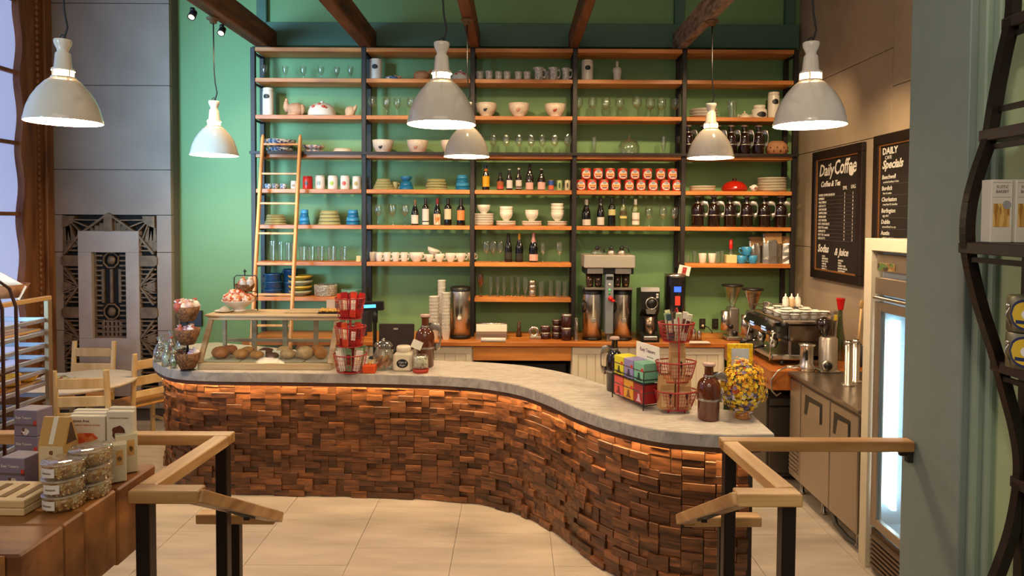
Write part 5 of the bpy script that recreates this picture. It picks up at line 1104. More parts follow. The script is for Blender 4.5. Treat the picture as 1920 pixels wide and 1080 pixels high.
b = MB(); b.box(10 * s, 14 * s, -.02, .02, 60 * s, 112 * s, .004); b.box(5 * s, 15 * s, -.026, .022, 95 * s, 116 * s, .006); ob('tamper_arm', b, m_brushed, t)
b = MB(); b.box(7 * s, 13 * s, -.03, -.024, 97 * s, 108 * s, .002); ob('yellow_sticker', b, pm('#d8b83a', .5), t)
p, k = onc(1512, 697); p = bk_(p, .05); t = thing('knock_box', 'chrome doser canister beside the near grinder', 'canister', p)
b = MB(); b.lathe([(0, 0), (15 * k, 0), (16 * k, 8 * k), (12 * k, 14 * k), (12.5 * k, 46 * k), (16 * k, 50 * k), (0, 52 * k)], 20); ob('body', b, m_chrome, t)
b = MB(); b.box(-8 * k, -3 * k, -13.5 * k, -12 * k, 22 * k, 40 * k, .002); ob('window', b, m_black, t)
b = MB(); b.tube([(-12 * k, 0, 10 * k), (-40 * k, -.03, 6 * k)], .008, 6); ob('lever', b, m_chrome, t)
p, k = onc(1574, 682); p = bk_(p, .16); t = thing('siphon_bottle', 'tall glass bottle with a bright red cup on its neck', 'bottle', p)
b = MB(); b.lathe([(0, 0), (9 * k, 0), (9.5 * k, 40 * k), (6 * k, 60 * k), (4 * k, 80 * k), (4 * k, 100 * k)], 16); ob('body', b, glass('#8f9a78', .35, .7), t)
b = MB(); b.lathe([(5 * k, 98 * k), (8 * k, 119 * k), (8.5 * k, 120 * k), (0, 118 * k)], 16); ob('cup', b, pm('#d41414', .4), t)
p, k = onc(1610, 700); p = bk_(p, .3); t = thing('utensil_crock', 'dark crock holding wooden spoons against the concrete wall', 'crock', p)
b = MB(); b.lathe([(0, 0), (13 * k, 0), (14 * k, 4 * k), (14 * k, 42 * k), (12 * k, 42 * k), (12 * k, 6 * k)], 18); ob('pot', b, pm('#2a2e38', .35), t)
for i, (x, l_) in enumerate(((-5, 125), (3, 118), (7, 98))):
    o = thing('wooden_spoon', ['wooden spoon leaning highest in the dark crock', 'wooden spoon in the middle of the dark crock', 'shortest wooden spoon in the dark crock'][i], 'spoon', p + Vector((x * k, .0, 8 * k)), 0, 'wooden spoons'); o.rotation_euler = (.04, .05 * (i + 1), 0)
    b = MB(); b.tube([(0, 0, 0), (0, 0, l_ * k * .85)], 2 * k, 6); ob('handle', b, m_oak, o); b = MB(); b.blob(4.5 * k, 2 * k, 9 * k, 1, 0, 10, (0, 0, l_ * k * .92)); ob('bowl', b, m_oak, o)
for i, (px, py, h, r_) in enumerate(((1590, 722, 84, 7), (1604, 716, 80, 6.5))):
    p, k = onc(px, py); t = thing('pitcher_rinser', ['nearer tall steel cylinder standing on the steel worktop', 'farther tall steel cylinder standing on the steel worktop'][i], 'cylinder', p, 0, 'steel cylinders')
    b = MB(); b.lathe([(0, 0), (r_ * 1.8 * k, 0), (r_ * 1.8 * k, .01), (r_ * k, .014), (r_ * k, h * k), (r_ * .8 * k, h * k)], 16); ob('tube', b, m_chrome, t)
    b = MB(); b.lathe([(r_ * 1.1 * k, h * .93 * k), (r_ * 1.25 * k, h * .95 * k), (r_ * 1.1 * k, h * .98 * k)], 14); ob('collar', b, m_tin, t)
p, k = onc(1490, 690); p.y -= .0; b = MB(); b.box(-.07, .07, -.04, .05, 0, .012, .004); o = ob('bar_towel', b, m_white, loc=p + Vector((.02, .0, 0))); tag(o, 'folded white bar towel before the espresso machine', 'towel')
t = thing('water_hose', 'pale steel hose looping out of the end of the wood counter', 'hose', (0, 0, 0)); q = [P(1474, 688, 5.74), P(1458, 696, 5.73), P(1446, 712, 5.72), P(1447, 732, 5.72), P(1456, 742, 5.73), P(1464, 737, 5.76)]
b = MB(); b.tube(q, .007, 6); ob('tube', b, m_tin, t)

# ------------------------------------------------------------------ on the marble bar
def onb(px, py): p = G(px, py, ZB); p.z = ZB + .0005; return p, p.y / F
# pastry case
x0, x1 = P(370, 695, 5.6).x, P(622, 695, 5.6).x; ya, yb, zt = 5.6, 6.12, ZB + .43; yt = 5.83
t = thing('pastry_case', 'pale wood pastry case with sloping glass front on the marble bar', 'display case', (0, 0, 0))
m_cw = wood('#a68c66', '#cdb792', 'x', .5, 12, .08, k=7)
b = MB(); b.box(x0, x1, ya, yb, ZB + .001, ZB + .052, .004); ob('base', b, m_cw, t)
b = MB(); b.box(x0 - .02, x1 + .03, yt - .05, yb + .03, zt - .018, zt, .004); b.box(x0 + .0, x1 + .01, yt - .03, yb + .01, zt - .05, zt - .018, .004); ob('roof', b, m_cw, t)
def fr_y(z): return ya + .012 + (yt - ya - .012) * (z - ZB - .05) / (zt - ZB - .1)
for x in (x0 + .015, x1 - .015):
    b = MB(); b.bar((x, fr_y(ZB + .05), ZB + .05), (x, fr_y(zt - .05), zt - .05), .038, .03); b.box(x - .014, x + .014, yb - .03, yb, ZB + .05, zt - .05); ob('corner_post', b, m_cw, t)
for k in range(1, 4):
    x = x0 + (x1 - x0) * k / 4; b = MB(); b.box(x - .022, x + .022, yb - .02, yb, ZB + .05, zt - .05, .003); ob('back_stile', b, m_cw, t)
x = x0 + (x1 - x0) * .30
b = MB(); b.box(x0, x1, yb - .018, yb, ZB + .14, ZB + .17, .003); ob('back_rail', b, m_cw, t)
m_pane2 = glass('#f2f7f2', .02, .12, .004)
b = MB(); b.add([(x0 + .03, fr_y(ZB + .05), ZB + .05), (x1 - .03, fr_y(ZB + .05), ZB + .05), (x1 - .03, fr_y(zt - .05), zt - .05), (x0 + .03, fr_y(zt - .05), zt - .05)], [(0, 1, 2, 3)]); ob('front_pane', b, m_pane2, t)
for x in (x0 + .01, x1 - .01): b = MB(); b.add([(x, ya + .03, ZB + .05), (x, yb - .03, ZB + .05), (x, yb - .03, zt - .05), (x, yt, zt - .05)], [(0, 1, 2, 3)]); ob('side_pane', b, m_pane2, t)
b = MB(); b.box(x0 + .2, x0 + .23, yt + .02, yb - .1, zt, zt + .0005); 
b = MB(); b.box(x0 + .62, x1 + .02, yt + .06, yb, zt + .001, zt + .012, .003); o = ob('roof_board', b, m_cw); tag(o, 'thin pale board lying on the roof of the pastry case', 'board')
# pastries on trays
m_crust = pm('#a5622c', .55, n=.3, ns=16, bump=.2); m_scone = pm('#b9803f', .65, n=.25, ns=22, bump=.3); m_choc = pm('#5a3018', .5, n=.3, ns=20, bump=.2); m_dust = pm('#c9a67c', .7, n=.25, ns=25, bump=.2); m_gold2 = pm('#c07a34', .4, n=.3, ns=10, bump=.2)
PGR = 'pastries in the case'; zc = ZB + .053
tr = [(.02, .3, 'first'), (.3, .58, 'second'), (.58, .78, 'third'), (.78, .97, 'fourth')]
for f0, f1, l in tr:
    b = MB(); b.box(x0 + (x1 - x0) * f0 + .01, x0 + (x1 - x0) * f1 - .01, ya + .05, yb - .05, zc, zc + .01, .003); o = ob('serving_tray', b, pm('#b9b3a4', .4)); tag(o, f'pale tray in the pastry case, {l} from the window side', 'tray', 'trays in the pastry case')
ps = [(412, 0, 36, 23, m_crust, 'big round brown bun at the front corner of the case'), (450, 0, 30, 18, m_scone, 'golden scone at the front beside the big bun'), (480, 0, 27, 15, m_scone, 'smaller golden scone before the first name card'), (509, 0, 26, 12, m_choc, 'flat dark brownie in front of the name cards'), (539, 0, 28, 17, m_dust, 'sugar dusted pastry in the middle of the front row'),
      (571, 0, 32, 24, m_dust, 'rough crusted roll with a pale top'), (601, 0, 24, 22, m_gold2, 'glossy golden croissant at the front corner by the red stand'), (428, 1, 30, 18, m_crust, 'brown bun in the back row over the big bun'), (463, 1, 28, 15, m_scone, 'golden scone in the back row'), (497, 1, 28, 13, m_choc, 'dark brownie in the back row'), (532, 1, 28, 16, m_dust, 'dusted pastry in the back row'),
      (566, 1, 26, 22, m_crust, 'tall brown muffin in the back row'), (594, 1, 24, 20, m_gold2, 'orange-gold pastry in the back row against the side pane')]
for i, (px, row, w, h, m, l) in enumerate(ps):
    y = ya + (.14, .32)[row]; k = y / F
    b = MB(); b.blob(w * k / 2, w * k * .42, h * k / 2, i + 1, .1, 12, (0, 0, h * k * .5), fq=2.2); o = ob('pastry', b, m, loc=(min((px - CX) * k, x1 - .08), y, zc + .0115), rotz=R.uniform(-.4, .4)); tag(o, l, 'pastry', PGR)
for i, px in enumerate((488, 516)):
    p = G(px, 690, zc + .01); p.y = ya + .24; p.z = zc + .011; p.x = (px - 965) / F * p.y; b = MB(); b.box(-.034, .034, -.003, .003, 0, .05, 0, 0, Matrix.Rotation(-.25, 4, 'X')); o = ob('name_card', b, m_white, loc=p); tag(o, ['white name card before the dark brownies', 'white name card before the dusted pastries'][i], 'card', 'cards in the pastry case')
# on the roof of the case
p = G(446, 583, zt); p.y = min(max(p.y, yt + .12), yb - .1); p.x = (446 - 965) / F * p.y; p.z = zt + .001; k = p.y / F
t = thing('cake_bowl', 'white pedestal bowl of orange sweets bags on the pastry case roof', 'bowl', p)
b = MB(); b.lathe([(0, 0), (14 * k, 0), (13 * k, 2 * k), (9 * k, 4 * k), (18 * k, 10 * k), (29 * k, 19 * k), (30 * k, 21 * k), (27 * k, 20 * k), (0, 8 * k)], 24); ob('bowl', b, m_china, t)
for i in range(13):
    a = i * 2.4; rr = (10 if i > 8 else 20) * k; b = MB(); b.blob(10 * k, 8.5 * k, 9 * k, i, .2, 9, (rr * cos(a) * 1.0, rr * sin(a) * .8, (24 if i < 9 else 33) * k), fq=2.4)
    o = ob('sweets_bag', b, speckle('orange%d' % (i % 3), [['#d9642c', '#e8b48c', '#c8482a', '#f0dcc8'], ['#c8482a', '#d9743c', '#ecd0b8'], ['#e39a62', '#d9642c', '#f0e0d0']][i % 3], 55, .4), loc=p.copy()); tag(o, f'orange sweets bag in the white bowl on the case, {ORD[i % 12] if i < 12 else "topmost"} in the heap', 'bag', 'orange sweets bags')
p = P(456, 580, 6.02); p.z = zt + .001; k = p.y / F
t = thing('wire_stand', 'black wire stand with a hanging basket behind the orange sweets', 'stand', Vector((p.x, 6.06, p.z)))
b = MB(); b.tube([(-20 * k, 0, 0), (-20 * k, 0, 62 * k), (-16 * k, 0, 66 * k), (20 * k, 0, 66 * k), (24 * k, 0, 60 * k), (24 * k, 0, 0)], .005, 6); b.tube([(0, 0, 66 * k), (0, 0, 78 * k)], .006, 6); b.lathe([(0, 72 * k), (4 * k, 74 * k), (0, 77 * k)], 8); b.tube([(-20 * k, 0, 36 * k), (24 * k, 0, 36 * k)], .004, 5); ob('frame', b, m_black, t)
b = MB(); b.lathe([(0, 34 * k), (12 * k, 36 * k), (17 * k, 44 * k), (18 * k, 50 * k)], 16); ob('basket', b, speckle('basketweave', ['#7a5230', '#8f6238', '#5f3f24'], 60, .6), t)
def bagm(i, cols): return pm(cols[i % len(cols)], .35, n=.25, ns=35)
WB = ['#d8cfc8', '#c4a392', '#e6e0da', '#9a5a44', '#cfc3d8']
def basket_bags(c, r, z, n, k, label, group, cols=WB, sz=8, name='sweets_bag'):
    for i in range(n):
        a = i * 2.399; q = r * sqrt((i + .4) / n); b = MB(); b.blob(sz * k, sz * .8 * k, sz * 1.15 * k, i + int(q * 1000), .22, 9, (0, 0, sz * k), fq=2.4)
        b.lathe([(1.2 * k, sz * 1.9 * k), (sz * .5 * k, sz * 2.5 * k), (0, sz * 2.3 * k)], 7)
        o = ob(name, b, bagm(i, cols), loc=c + Vector((q * cos(a), q * sin(a), z + (i % 2) * 2 * k))); o.rotation_euler = (R.uniform(-.35, .35), R.uniform(-.35, .35), a); tag(o, f'{label}, {ORD[i % 12]} of them', 'bag', group)
basket_bags(Vector((p.x + .01, 6.06, p.z)), 12 * k, 44 * k, 6, k, 'wrapped sweets bag in the hanging basket of the wire stand', 'bags in the wire stand', ['#d9a890', '#c97a52', '#e3d6ca'], 7)
p = P(411, 579, 5.95); p.z = zt + .001; k = p.y / F; t = thing('spotted_dish', 'white plate with a small lidded dish at the end of the case roof', 'dish', Vector((max(p.x, x0 + .08), 5.95, p.z)))
b = MB(); b.lathe([(0, 0), (10 * k, 0), (18 * k, 3 * k), (17 * k, 3.6 * k), (0, 2 * k)], 18); ob('plate', b, m_china, t); b = MB(); b.lathe([(0, 2 * k), (9 * k, 2 * k), (9 * k, 6 * k), (4 * k, 10 * k), (0, 12 * k)], 14); ob('lid', b, m_china, t)
p = P(622, 588, 5.9); t = thing('cookie_tray', 'dark tray of yellow cookies on the corner of the case roof', 'tray', Vector((min(p.x, x1 - .09), 5.92, zt + .001))); k = 5.92 / F
b = MB(); b.box(-22 * k, 22 * k, -.06, .07, 0, .012, .004); ob('tray', b, m_black, t)
for i in range(14):
    q = MB(); q.blob(4.5 * k, 4.5 * k, 2.6 * k, i, .1, 8); c = ob('cookie', q, pm('#cfa04c', .6, n=.3, ns=30), loc=t.location + Vector(((-17 + (i % 7) * 5.6) * k, -.03 + .05 * (i // 7), .012 + 2.6 * k + .004 * (i % 2)))); c.rotation_euler = (.3, .2 * (i % 3), 0); tag(c, f'yellow cookie with dark stripes on the dark tray, {ORD[i % 7]} in the {"front" if i < 7 else "back"} row', 'cookie', 'cookies on the dark tray')
p = P(620, 576, 6.05); b = MB(); b.box(-8 * k, 8 * k, -.003, .003, 0, 19 * k); o = ob('sign_card', b, pm('#d8c4b4', .6), loc=Vector((p.x - .0, 6.05, zt + .013))); tag(o, 'small pinkish sign card behind the cookie tray', 'card')
# stand with three baskets at the end of the bar
def tiered(px, py, tiers, h, label, col, rim_m, woven):
    p, k = onb(px, py); t = thing('tiered_basket_stand', label, 'stand', p)
    b = MB(); b.tube([(0, 0, 0), (0, 0, h * k)], .009, 8); b.lathe([(0, 0), (.06, 0), (.05, .008), (.01, .014)], 14); ob('pole', b, rim_m, t)
    for z, r, d in tiers:
        if woven:
            b = MB(); b.lathe([(0, (z - d) * k), (r * .55 * k, (z - d) * k), (r * .9 * k, (z - d * .4) * k), (r * k, z * k), (r * .94 * k, z * k), (0, (z - d + 2) * k)], 18); ob('basket', b, speckle('basketweave2', ['#6e4a2c', '#8a5f38', '#53361f', '#7a5530'], 70, .7), t)
        else:
            b = MB(); rb = r * .78
            for kk, (zz, rr) in enumerate(((z, r), (z - d, rb))): b.tube([(rr * k * cos(a), rr * k * sin(a), zz * k) for a in [2 * pi * i / 28 for i in range(28)]], .005 if kk == 0 else .004, 5, closed=True)
            ba = ob('basket_rim', b, rim_m, t); b = MB()
            for zz in (.25, .5, .75): b.tube([((rb + (r - rb) * zz) * k * cos(a), (rb + (r - rb) * zz) * k * sin(a), (z - d + d * zz) * k) for a in [2 * pi * i / 24 for i in range(24)]], .0018, 4, closed=True)
            for i in range(34): a = 2 * pi * i / 34; b.tube([(r * k * cos(a), r * k * sin(a), z * k), (rb * k * cos(a), rb * k * sin(a), (z - d) * k), (0, 0, (z - d) * k)], .0018, 4)
            w = ob('wire_mesh', b, rim_m, ba); w['kind'] = 'stuff'
    return p, k
p, k = tiered(352, 694, [(34, 24, 30), (79, 23, 30), (121, 23, 28)], 126, 'three tiered woven basket stand at the round end of the bar', None, m_black, True)
basket_bags(p, 17 * k, 110 * k, 9, k, 'red and white sweets bag in the top woven basket', 'bags in the woven baskets', ['#e8e2dc', '#d9b0a4', '#f0ece6', '#b05648'], 9.5)
basket_bags(p, 16 * k, 66 * k, 8, k, 'violet and white sweets bag in the middle woven basket', 'bags in the woven baskets', ['#c9b9d6', '#e6e0e6', '#a98a9c', '#b56a58'], 8)
basket_bags(p, 17 * k, 20 * k, 9, k, 'dark striped sweets bag in the lowest woven basket', 'bags in the woven baskets', ['#b8a8c8', '#5a3a2c', '#3f2c22', '#d8d0d8', '#7a4a38'], 8)
m_cel = glass('#e8f2ee', .07, .8)
for i, (px, py, w, h, c) in enumerate(((300, 677, 22, 46, '#8f5a44'), (313, 686, 18, 44, '#c8d4c4'), (322, 672, 18, 52, '#a8483c'), (327, 690, 15, 38, '#7f9a54'), (306, 667, 16, 40, '#b9a8c0'), (340, 664, 18, 46, '#dcd4cc'))):
    p, k = onb(px, py); t = thing('candy_bag', ['clear bag of brown nuts at the very end of the bar', 'clear bag with pale green sweets', 'tall clear bag with red tag', 'bag with a leaf green filling beside the basket stand', 'small violet topped bag at the back', 'white topped clear bag behind the others'][i], 'bag', p, R.uniform(-.5, .5), 'clear bags at the end of the bar')
    b = MB(); b.blob(w * k * .42, w * k * .34, h * k * .3, i, .12, 10, (0, 0, h * k * .29), fq=2); ob('filling', b, speckle('cand%d' % i, [c, '#e8ddd0', c, '#4a3626'], 60, .5), t)
    b = MB(); b.lathe([(0, 0), (w * k * .5, 0), (w * k * .52, h * k * .4), (w * k * .3, h * k * .68), (w * k * .08, h * k * .76), (w * k * .3, h * k), (w * k * .2, h * k * .98)], 10); ob('wrapper', b, m_cel, t)
    b = MB(); b.blob(w * k * .16, w * k * .16, h * k * .04, 1, .2, 8, (0, 0, h * k * .76)); ob('ribbon', b, pm(['#e9e2ea', '#bfe0d8', '#c0392b', '#6fae3a', '#a58cc0', '#f0ece8'][i], .5), t)
p = P(352, 597, YW - .03); t = thing('wall_frame', 'small dark framed board with a pale bracket shape on the green wall', 'frame', p); k = p.y / F
b = MB(); b.box(-27 * k, 27 * k, -.012, .025, -15 * k, 15 * k, .004); ob('board', b, pm('#23262c', .4), t)
b = MB(); b.box(-24 * k, -14 * k, -.016, -.01, -12 * k, 12 * k); b.box(-24 * k, 2 * k, -.016, -.01, 4 * k, 12 * k); ob('pale_shape', b, pm('#9aa0a4', .5), t)
# red wire stand with chocolate bars, till display and jars
m_rwire = pm('#a81e22', .35)
p, k = tiered(657, 699, [(36, 31, 32), (88, 29, 36), (142, 28, 38)], 148, 'three tiered red wire stand packed with sweets beside the pastry case', None, m_rwire, False)
def packets(c, r, z, n, k, w, h, label, group, cols, name='chocolate_bar'):
    i = 0; r = r / k
    for q, f in ((.55, 0), (.1, .5), (-.4, 0)):
        y = q * r; m = max(1, int(2 * sqrt(r * r - y * y) * .92 / (w * 1.08)))
        for j in range(m):
            x = (j - (m - 1) / 2) * w * 1.1; b = MB(); b.box(-w * k / 2, w * k / 2, -.006, .006, 0, h * k, .002); hh = R.uniform(.9, 1.12)
            o = thing(name, f'{label}, {ORD[j]} in the {["back", "middle", "front"][(.55, .1, -.4).index(q)]} row', 'packet', c + Vector((x * k, y * k, z)), 0, group); o.rotation_euler = (R.uniform(-.05, .05) - .16 * q / .5 * .6, x / r * .30 + R.uniform(-.06, .06), R.uniform(-.15, .15)); o.scale = (1, 1, hh); ob('wrapper', b, bagm(i, cols), o)
            b = MB(); b.box(-w * k * .35, w * k * .35, -.0072, -.0062, h * k * .3, h * k * .75); ob('label', b, pm(['#e9e0d4', '#5a1c1c', '#e6d3b0'][i % 3], .5, n=.3, ns=50), o); i += 1
packets(p, 22 * k, 52 * k, 11, k, 11.5, 40, 'red packet in the middle red basket', 'red packets in the red stand', ['#c8321e', '#d8512a', '#8f1c22', '#b8a8b8'])
packets(p, 22 * k, 106 * k, 11, k, 11.5, 44, 'red packet in the top red basket', 'red packets in the red stand', ['#c2281c', '#a81c24', '#d8452a', '#7f1820'])
packets(p, 25 * k, 5 * k, 12, k, 11, 42, 'green and white packet in the lowest red basket', 'green packets in the red stand', ['#a8c49a', '#d8dccb', '#6f8a64', '#dcd0c8', '#8f3a34'])
p = P(703, 690, 6.1); p.z = ZB + .001; t = thing('customer_display', 'till display on a pole showing a blue lit line', 'display', p); k = p.y / F
b = MB(); b.lathe([(0, 0), (.06, 0), (.05, .012), (.02, .02)], 14); b.lathe([(.018, .02), (.018, 66 * k), (.026, 68 * k), (.026, 90 * k), (0, 92 * k)], 10); ob('pole', b, m_black, t)
b = MB(); b.box(-22 * k, 22 * k, -.03, .03, 90 * k, 107 * k, .006, M=Matrix.Rotation(-.05, 4, 'Y')); h_ = ob('head', b, m_black, t)
b = MB(); b.box(-15 * k, 8 * k, -.034, -.029, 96 * k, 102 * k, M=Matrix.Rotation(-.05, 4, 'Y')); ob('screen', b, pm('#4fb8ff', .4, emit=1.6), h_)
p = P(742, 690, 6.0); p.z = ZB + .001; p.y = 6.02; k = p.y / F; t = thing('till_monitor', 'dark back of a till monitor behind the cookie jar', 'monitor', p)
b = MB(); b.box(-33 * k, 33 * k, -.015, .02, 20 * k, 68 * k, .006, M=Matrix.Rotation(-.1, 4, 'X')); ob('housing', b, pm('#2c2019', .45), t)
b = MB(); b.box(-4 * k, 4 * k, -.018, -.014, 58 * k, 61 * k); ob('mark', b, pm('#b0a89c', .4), t)
b = MB(); b.lathe([(0, 0), (.08, 0), (.08, .01), (.03, .02), (.02, 24 * k), (0, 24 * k)], 14); ob('foot', b, m_black, t)
p, k = onb(719, 697); p = bk_(p, .1); t = thing('cookie_jar', 'clear glass jar of biscotti with a round glass lid', 'jar', p)
b = MB(); b.lathe([(0, 0), (17 * k, 0), (19 * k, 3 * k), (19 * k, 28 * k), (14 * k, 40 * k), (13 * k, 42 * k)], 22); ob('jar', b, m_gl2, t)
b = MB(); b.lathe([(14 * k, 42 * k), (19 * k, 45 * k), (14 * k, 52 * k), (3 * k, 54 * k), (4 * k, 58 * k), (0, 60 * k)], 20); ob('lid', b, m_gl2, t)
bp = p.copy()
for i in range(12):
    a = i * 2.4; b = MB(); b.blob(3.5 * k, 3 * k, 10 * k, i, .15, 8, fq=2); o = ob('biscotti', b, pm('#b9793a', .6, n=.3, ns=30), loc=bp + Vector((9 * k * cos(a), 9 * k * sin(a), (9 if i < 7 else 20) * k))); o.rotation_euler = (.9 * sin(a), .9 * cos(i), a); tag(o, f'golden biscotti in the clear glass jar, {ORD[i]} from the bottom', 'biscuit', 'biscotti in the glass jar')
p, k = onb(693, 700); p = bk_(p, .03); t = thing('orange_tin', 'small orange open tin in front of the biscotti jar', 'tin', p); b = MB(); b.box(-12 * k, 12 * k, -.045, .045, 0, 15 * k, .006); ob('body', b, pm('#d8521a', .45), t)
b = MB(); b.blob(4 * k, 3 * k, 5 * k, 1, .3, 8, (0, 0, 17 * k)); b.tube([(-3 * k, 0, 14 * k), (8 * k, 0, 24 * k)], .006, 6); ob('contents', b, pm('#d8a85a', .6), t)
p, k = onb(757, 699); p = bk_(p, .1); t = thing('square_canister', 'square cream canister with an oval dark label and round lid', 'canister', p)
b = MB(); b.box(-17.5 * k, 17.5 * k, -17 * k, 17 * k, 0, 36 * k, .018); ob('body', b, m_ivory, t)
b = MB(); b.lathe([(12 * k, 35 * k), (14 * k, 37 * k), (14 * k, 44 * k), (12 * k, 47 * k), (0, 47 * k)], 20); ob('lid', b, m_ivory, t)
b = MB(); b.extr([(11 * k * cos(a), 16 * k + 8.5 * k * sin(a)) for a in [2 * pi * i / 20 for i in range(20)]], -17.4 * k, -17 * k, 'y'); o = ob('label', b, m_slate, t)
text('Cups &', 5.2 * k, (0, -17.6 * k, 18.5 * k), (pi / 2, 0, 0), pm('#cfcac0', .6), t, al='CENTER', shear=.3); text('Sugar', 5.2 * k, (0, -17.6 * k, 13 * k), (pi / 2, 0, 0), pm('#cfcac0', .6), t, al='CENTER', shear=.3)
m_ag = pm('#5a280e', .1, n=.1, coat=.6)
p, k = onb(797, 693); p = bk_(p, .13); growler(Vector((p.x, p.y, p.z)), 36, 98, 'amber growler with a tag at its neck behind the square canister', 'growlers on the bar', pm('#5a2a12', .1, coat=.6))
t = thing('tilted_card', 'tilted white card hung on the amber growler', 'card', Vector((p.x - 12 * k, p.y - .13, p.z + 46 * k))); b = MB(); b.box(-.045, .045, -.002, .002, -.03, .04); ob('card', b, pm('#d8d4c6', .5), t); t.rotation_euler = (-.3, .35, -.2)
p, k = onb(789, 698); p = bk_(p, .0); t = thing('sweets_jar', 'small clear jar of white sweets with a red base', 'jar', p); b = MB(); b.lathe([(0, 8 * k), (14 * k, 8 * k), (14 * k, 30 * k), (12 * k, 33 * k)], 16); ob('glass', b, m_gl2, t)
b = MB(); b.lathe([(0, 0), (14 * k, 0), (15 * k, 2 * k), (15 * k, 7 * k), (0, 8 * k)], 16); ob('base', b, pm('#a8321e', .4), t)
b = MB(); b.lathe([(0, 9 * k), (13 * k, 9 * k), (13 * k, 28 * k), (0, 30 * k)], 16); ob('sweets', b, speckle('marsh', ['#efe8d8', '#e2d8c0', '#cfc4a8', '#f4efe2', '#8f8468'], 70, .6), t)['kind'] = 'stuff'
# tea box rack at the far end of the bar
p0, p1 = onb(1150, 745)[0], onb(1206, 770)[0]; d = p1 - p0; ang = atan2(d.y, d.x); L_ = d.length; k = p0.y / F
t = thing('box_rack', 'black wire rack holding two tiers of bright tea boxes', 'rack', p0, ang); D_ = .13; hz = [.03, .172]
b = MB()
for x in (-.006, L_ + .006):
    for y in (-.004, D_): b.tube([(x, y, 0), (x, y, .30 if y > 0 else .26)], .004, 5)
for z in hz + [.2]:
    b.tube([(-.006, -.004, z), (L_ + .006, -.004, z), (L_ + .006, D_, z), (-.006, D_, z)], .0035, 5, closed=True)
for z in hz:
    for q in range(7): b.tube([(L_ * q / 6, -.004, z), (L_ * q / 6, D_, z)], .0025, 4)
ob('frame', b, m_black, t)
bw = L_ / 3; TBX = [('yellow', '#d8d02a', '#4a4420'), ('lavender', '#8f86b8', '#3a2c4a'), ('mint green', '#78b89a', '#24463a'), ('coral red', '#d8564a', '#7a1c1c'), ('orange', '#d89a2e', '#7a4a1a'), ('dark red', '#9a1f24', '#c9a8b0')]
ux = d.normalized(); uy = Vector((-ux.y, ux.x, 0))
for i, (cn, c, c2) in enumerate(TBX):
    r_, q = divmod(i, 3); pos = p0 + ux * (bw * (q + .5)) + uy * (D_ / 2 - .002) + Vector((0, 0, hz[r_ ^ 1] + .005)); o = thing('tea_box', f'{cn} tea box on the {["upper", "lower"][r_]} tier of the rack', 'box', pos, ang, 'tea boxes in the rack'); w, H = bw * .47, .128
    b = MB(); b.box(-w, w, -.06, .06, 0, H, .002); ob('carton', b, pm(c, .45, n=.06), o)
    b = MB(); b.box(-w - .0006, w + .0006, -.0606, .0606, H * .56, H * .62); ob('dark_band', b, pm('#5a4a44', .5), o)
    b = MB(); b.extr([(-w * .5, H * .08), (w * .6, H * .08), (w * .3, H * .22), (w * .18, H * .48), (-w * .12, H * .48), (-w * .2, H * .24)], -.0612, -.06, 'y'); ob('motif', b, pm(c2, .5), o)
    b = MB(); b.box(w * .45, w * .9, -.0612, -.06, H * .58, H * .74); ob('seal', b, pm('#c8322a', .5), o)
o = thing('rack_sign', 'white sign card standing behind the tea boxes', 'sign', p0 + ux * (L_ * .66) + uy * (D_ - .012) + Vector((0, 0, .2)), ang); b = MB(); b.box(-.135, .135, -.002, .002, .0, .21, .001); ob('card', b, m_white, o)
text('Easy Teasers', .036, (0, -.003, .165), (pi / 2, 0, 0), pm('#6a3c5a', .6), o, al='CENTER', sx=.95); text('dip & brew', .016, (.03, -.003, .125), (pi / 2, 0, 0), pm('#8a8278', .6), o, al='CENTER')
p, k = onb(1141, 742); p = bk_(p, .12); growler(p + Vector((.045, .03, 0)), 32, 102, 'dark growler half hidden behind the tea box rack', 'growlers on the bar', rotz=pi)
# red two tier fruit basket
p, k = onb(1266, 783); p = bk_(p, .14); k = p.y / F; t = thing('tiered_wire_basket', 'red wire stand of three oval baskets with paper bags', 'stand', p)
for z, r, d, l in ((46, 40, 34, 'low'), (100, 38, 36, 'mid'), (173, 34, 34, 'top')):
    z -= 5; rb = r * .72; n = 40; b = MB()
    f = lambda rr, a: (rr * k * cos(a), rr * k * .72 * sin(a))
    for kk, (zz, rr) in enumerate(((z, r), (z - d, rb))): b.tube([(*f(rr, 2 * pi * i / n), zz * k) for i in range(n)], .005 if kk == 0 else .004, 5, closed=True)
    ba = ob('basket_rim', b, m_rwire, t); b = MB()
    for zz in (.2, .4, .6, .8): b.tube([(*f(rb + (r - rb) * zz ** .7, 2 * pi * i / n), (z - d + d * zz) * k) for i in range(n)], .0018, 4, closed=True)
    for i in range(n): a = 2 * pi * i / n; b.tube([(*f(r, a), z * k), (*f(rb + (r - rb) * .62, a), (z - d * .5) * k), (*f(rb, a), (z - d) * k), (*f(rb * .4, a), (z - d) * k)], .0016, 4)
    w = ob('wire_mesh', b, m_rwire, ba); w['kind'] = 'stuff'
b = MB()
for s in (-1, 1): b.tube([(0, s * 22 * k, 6 * k), (0, s * 24 * k, 100 * k), (0, s * 20 * k, 168 * k), (0, s * 8 * k, 192 * k), (0, 0, 196 * k)], .005, 6)
for i in range(4): a = pi / 4 + i * pi / 2; b.tube([(20 * k * cos(a), 14 * k * sin(a), 7 * k), (22 * k * cos(a), 15 * k * sin(a), 0)], .006, 5)
ob('frame', b, m_rwire, t)
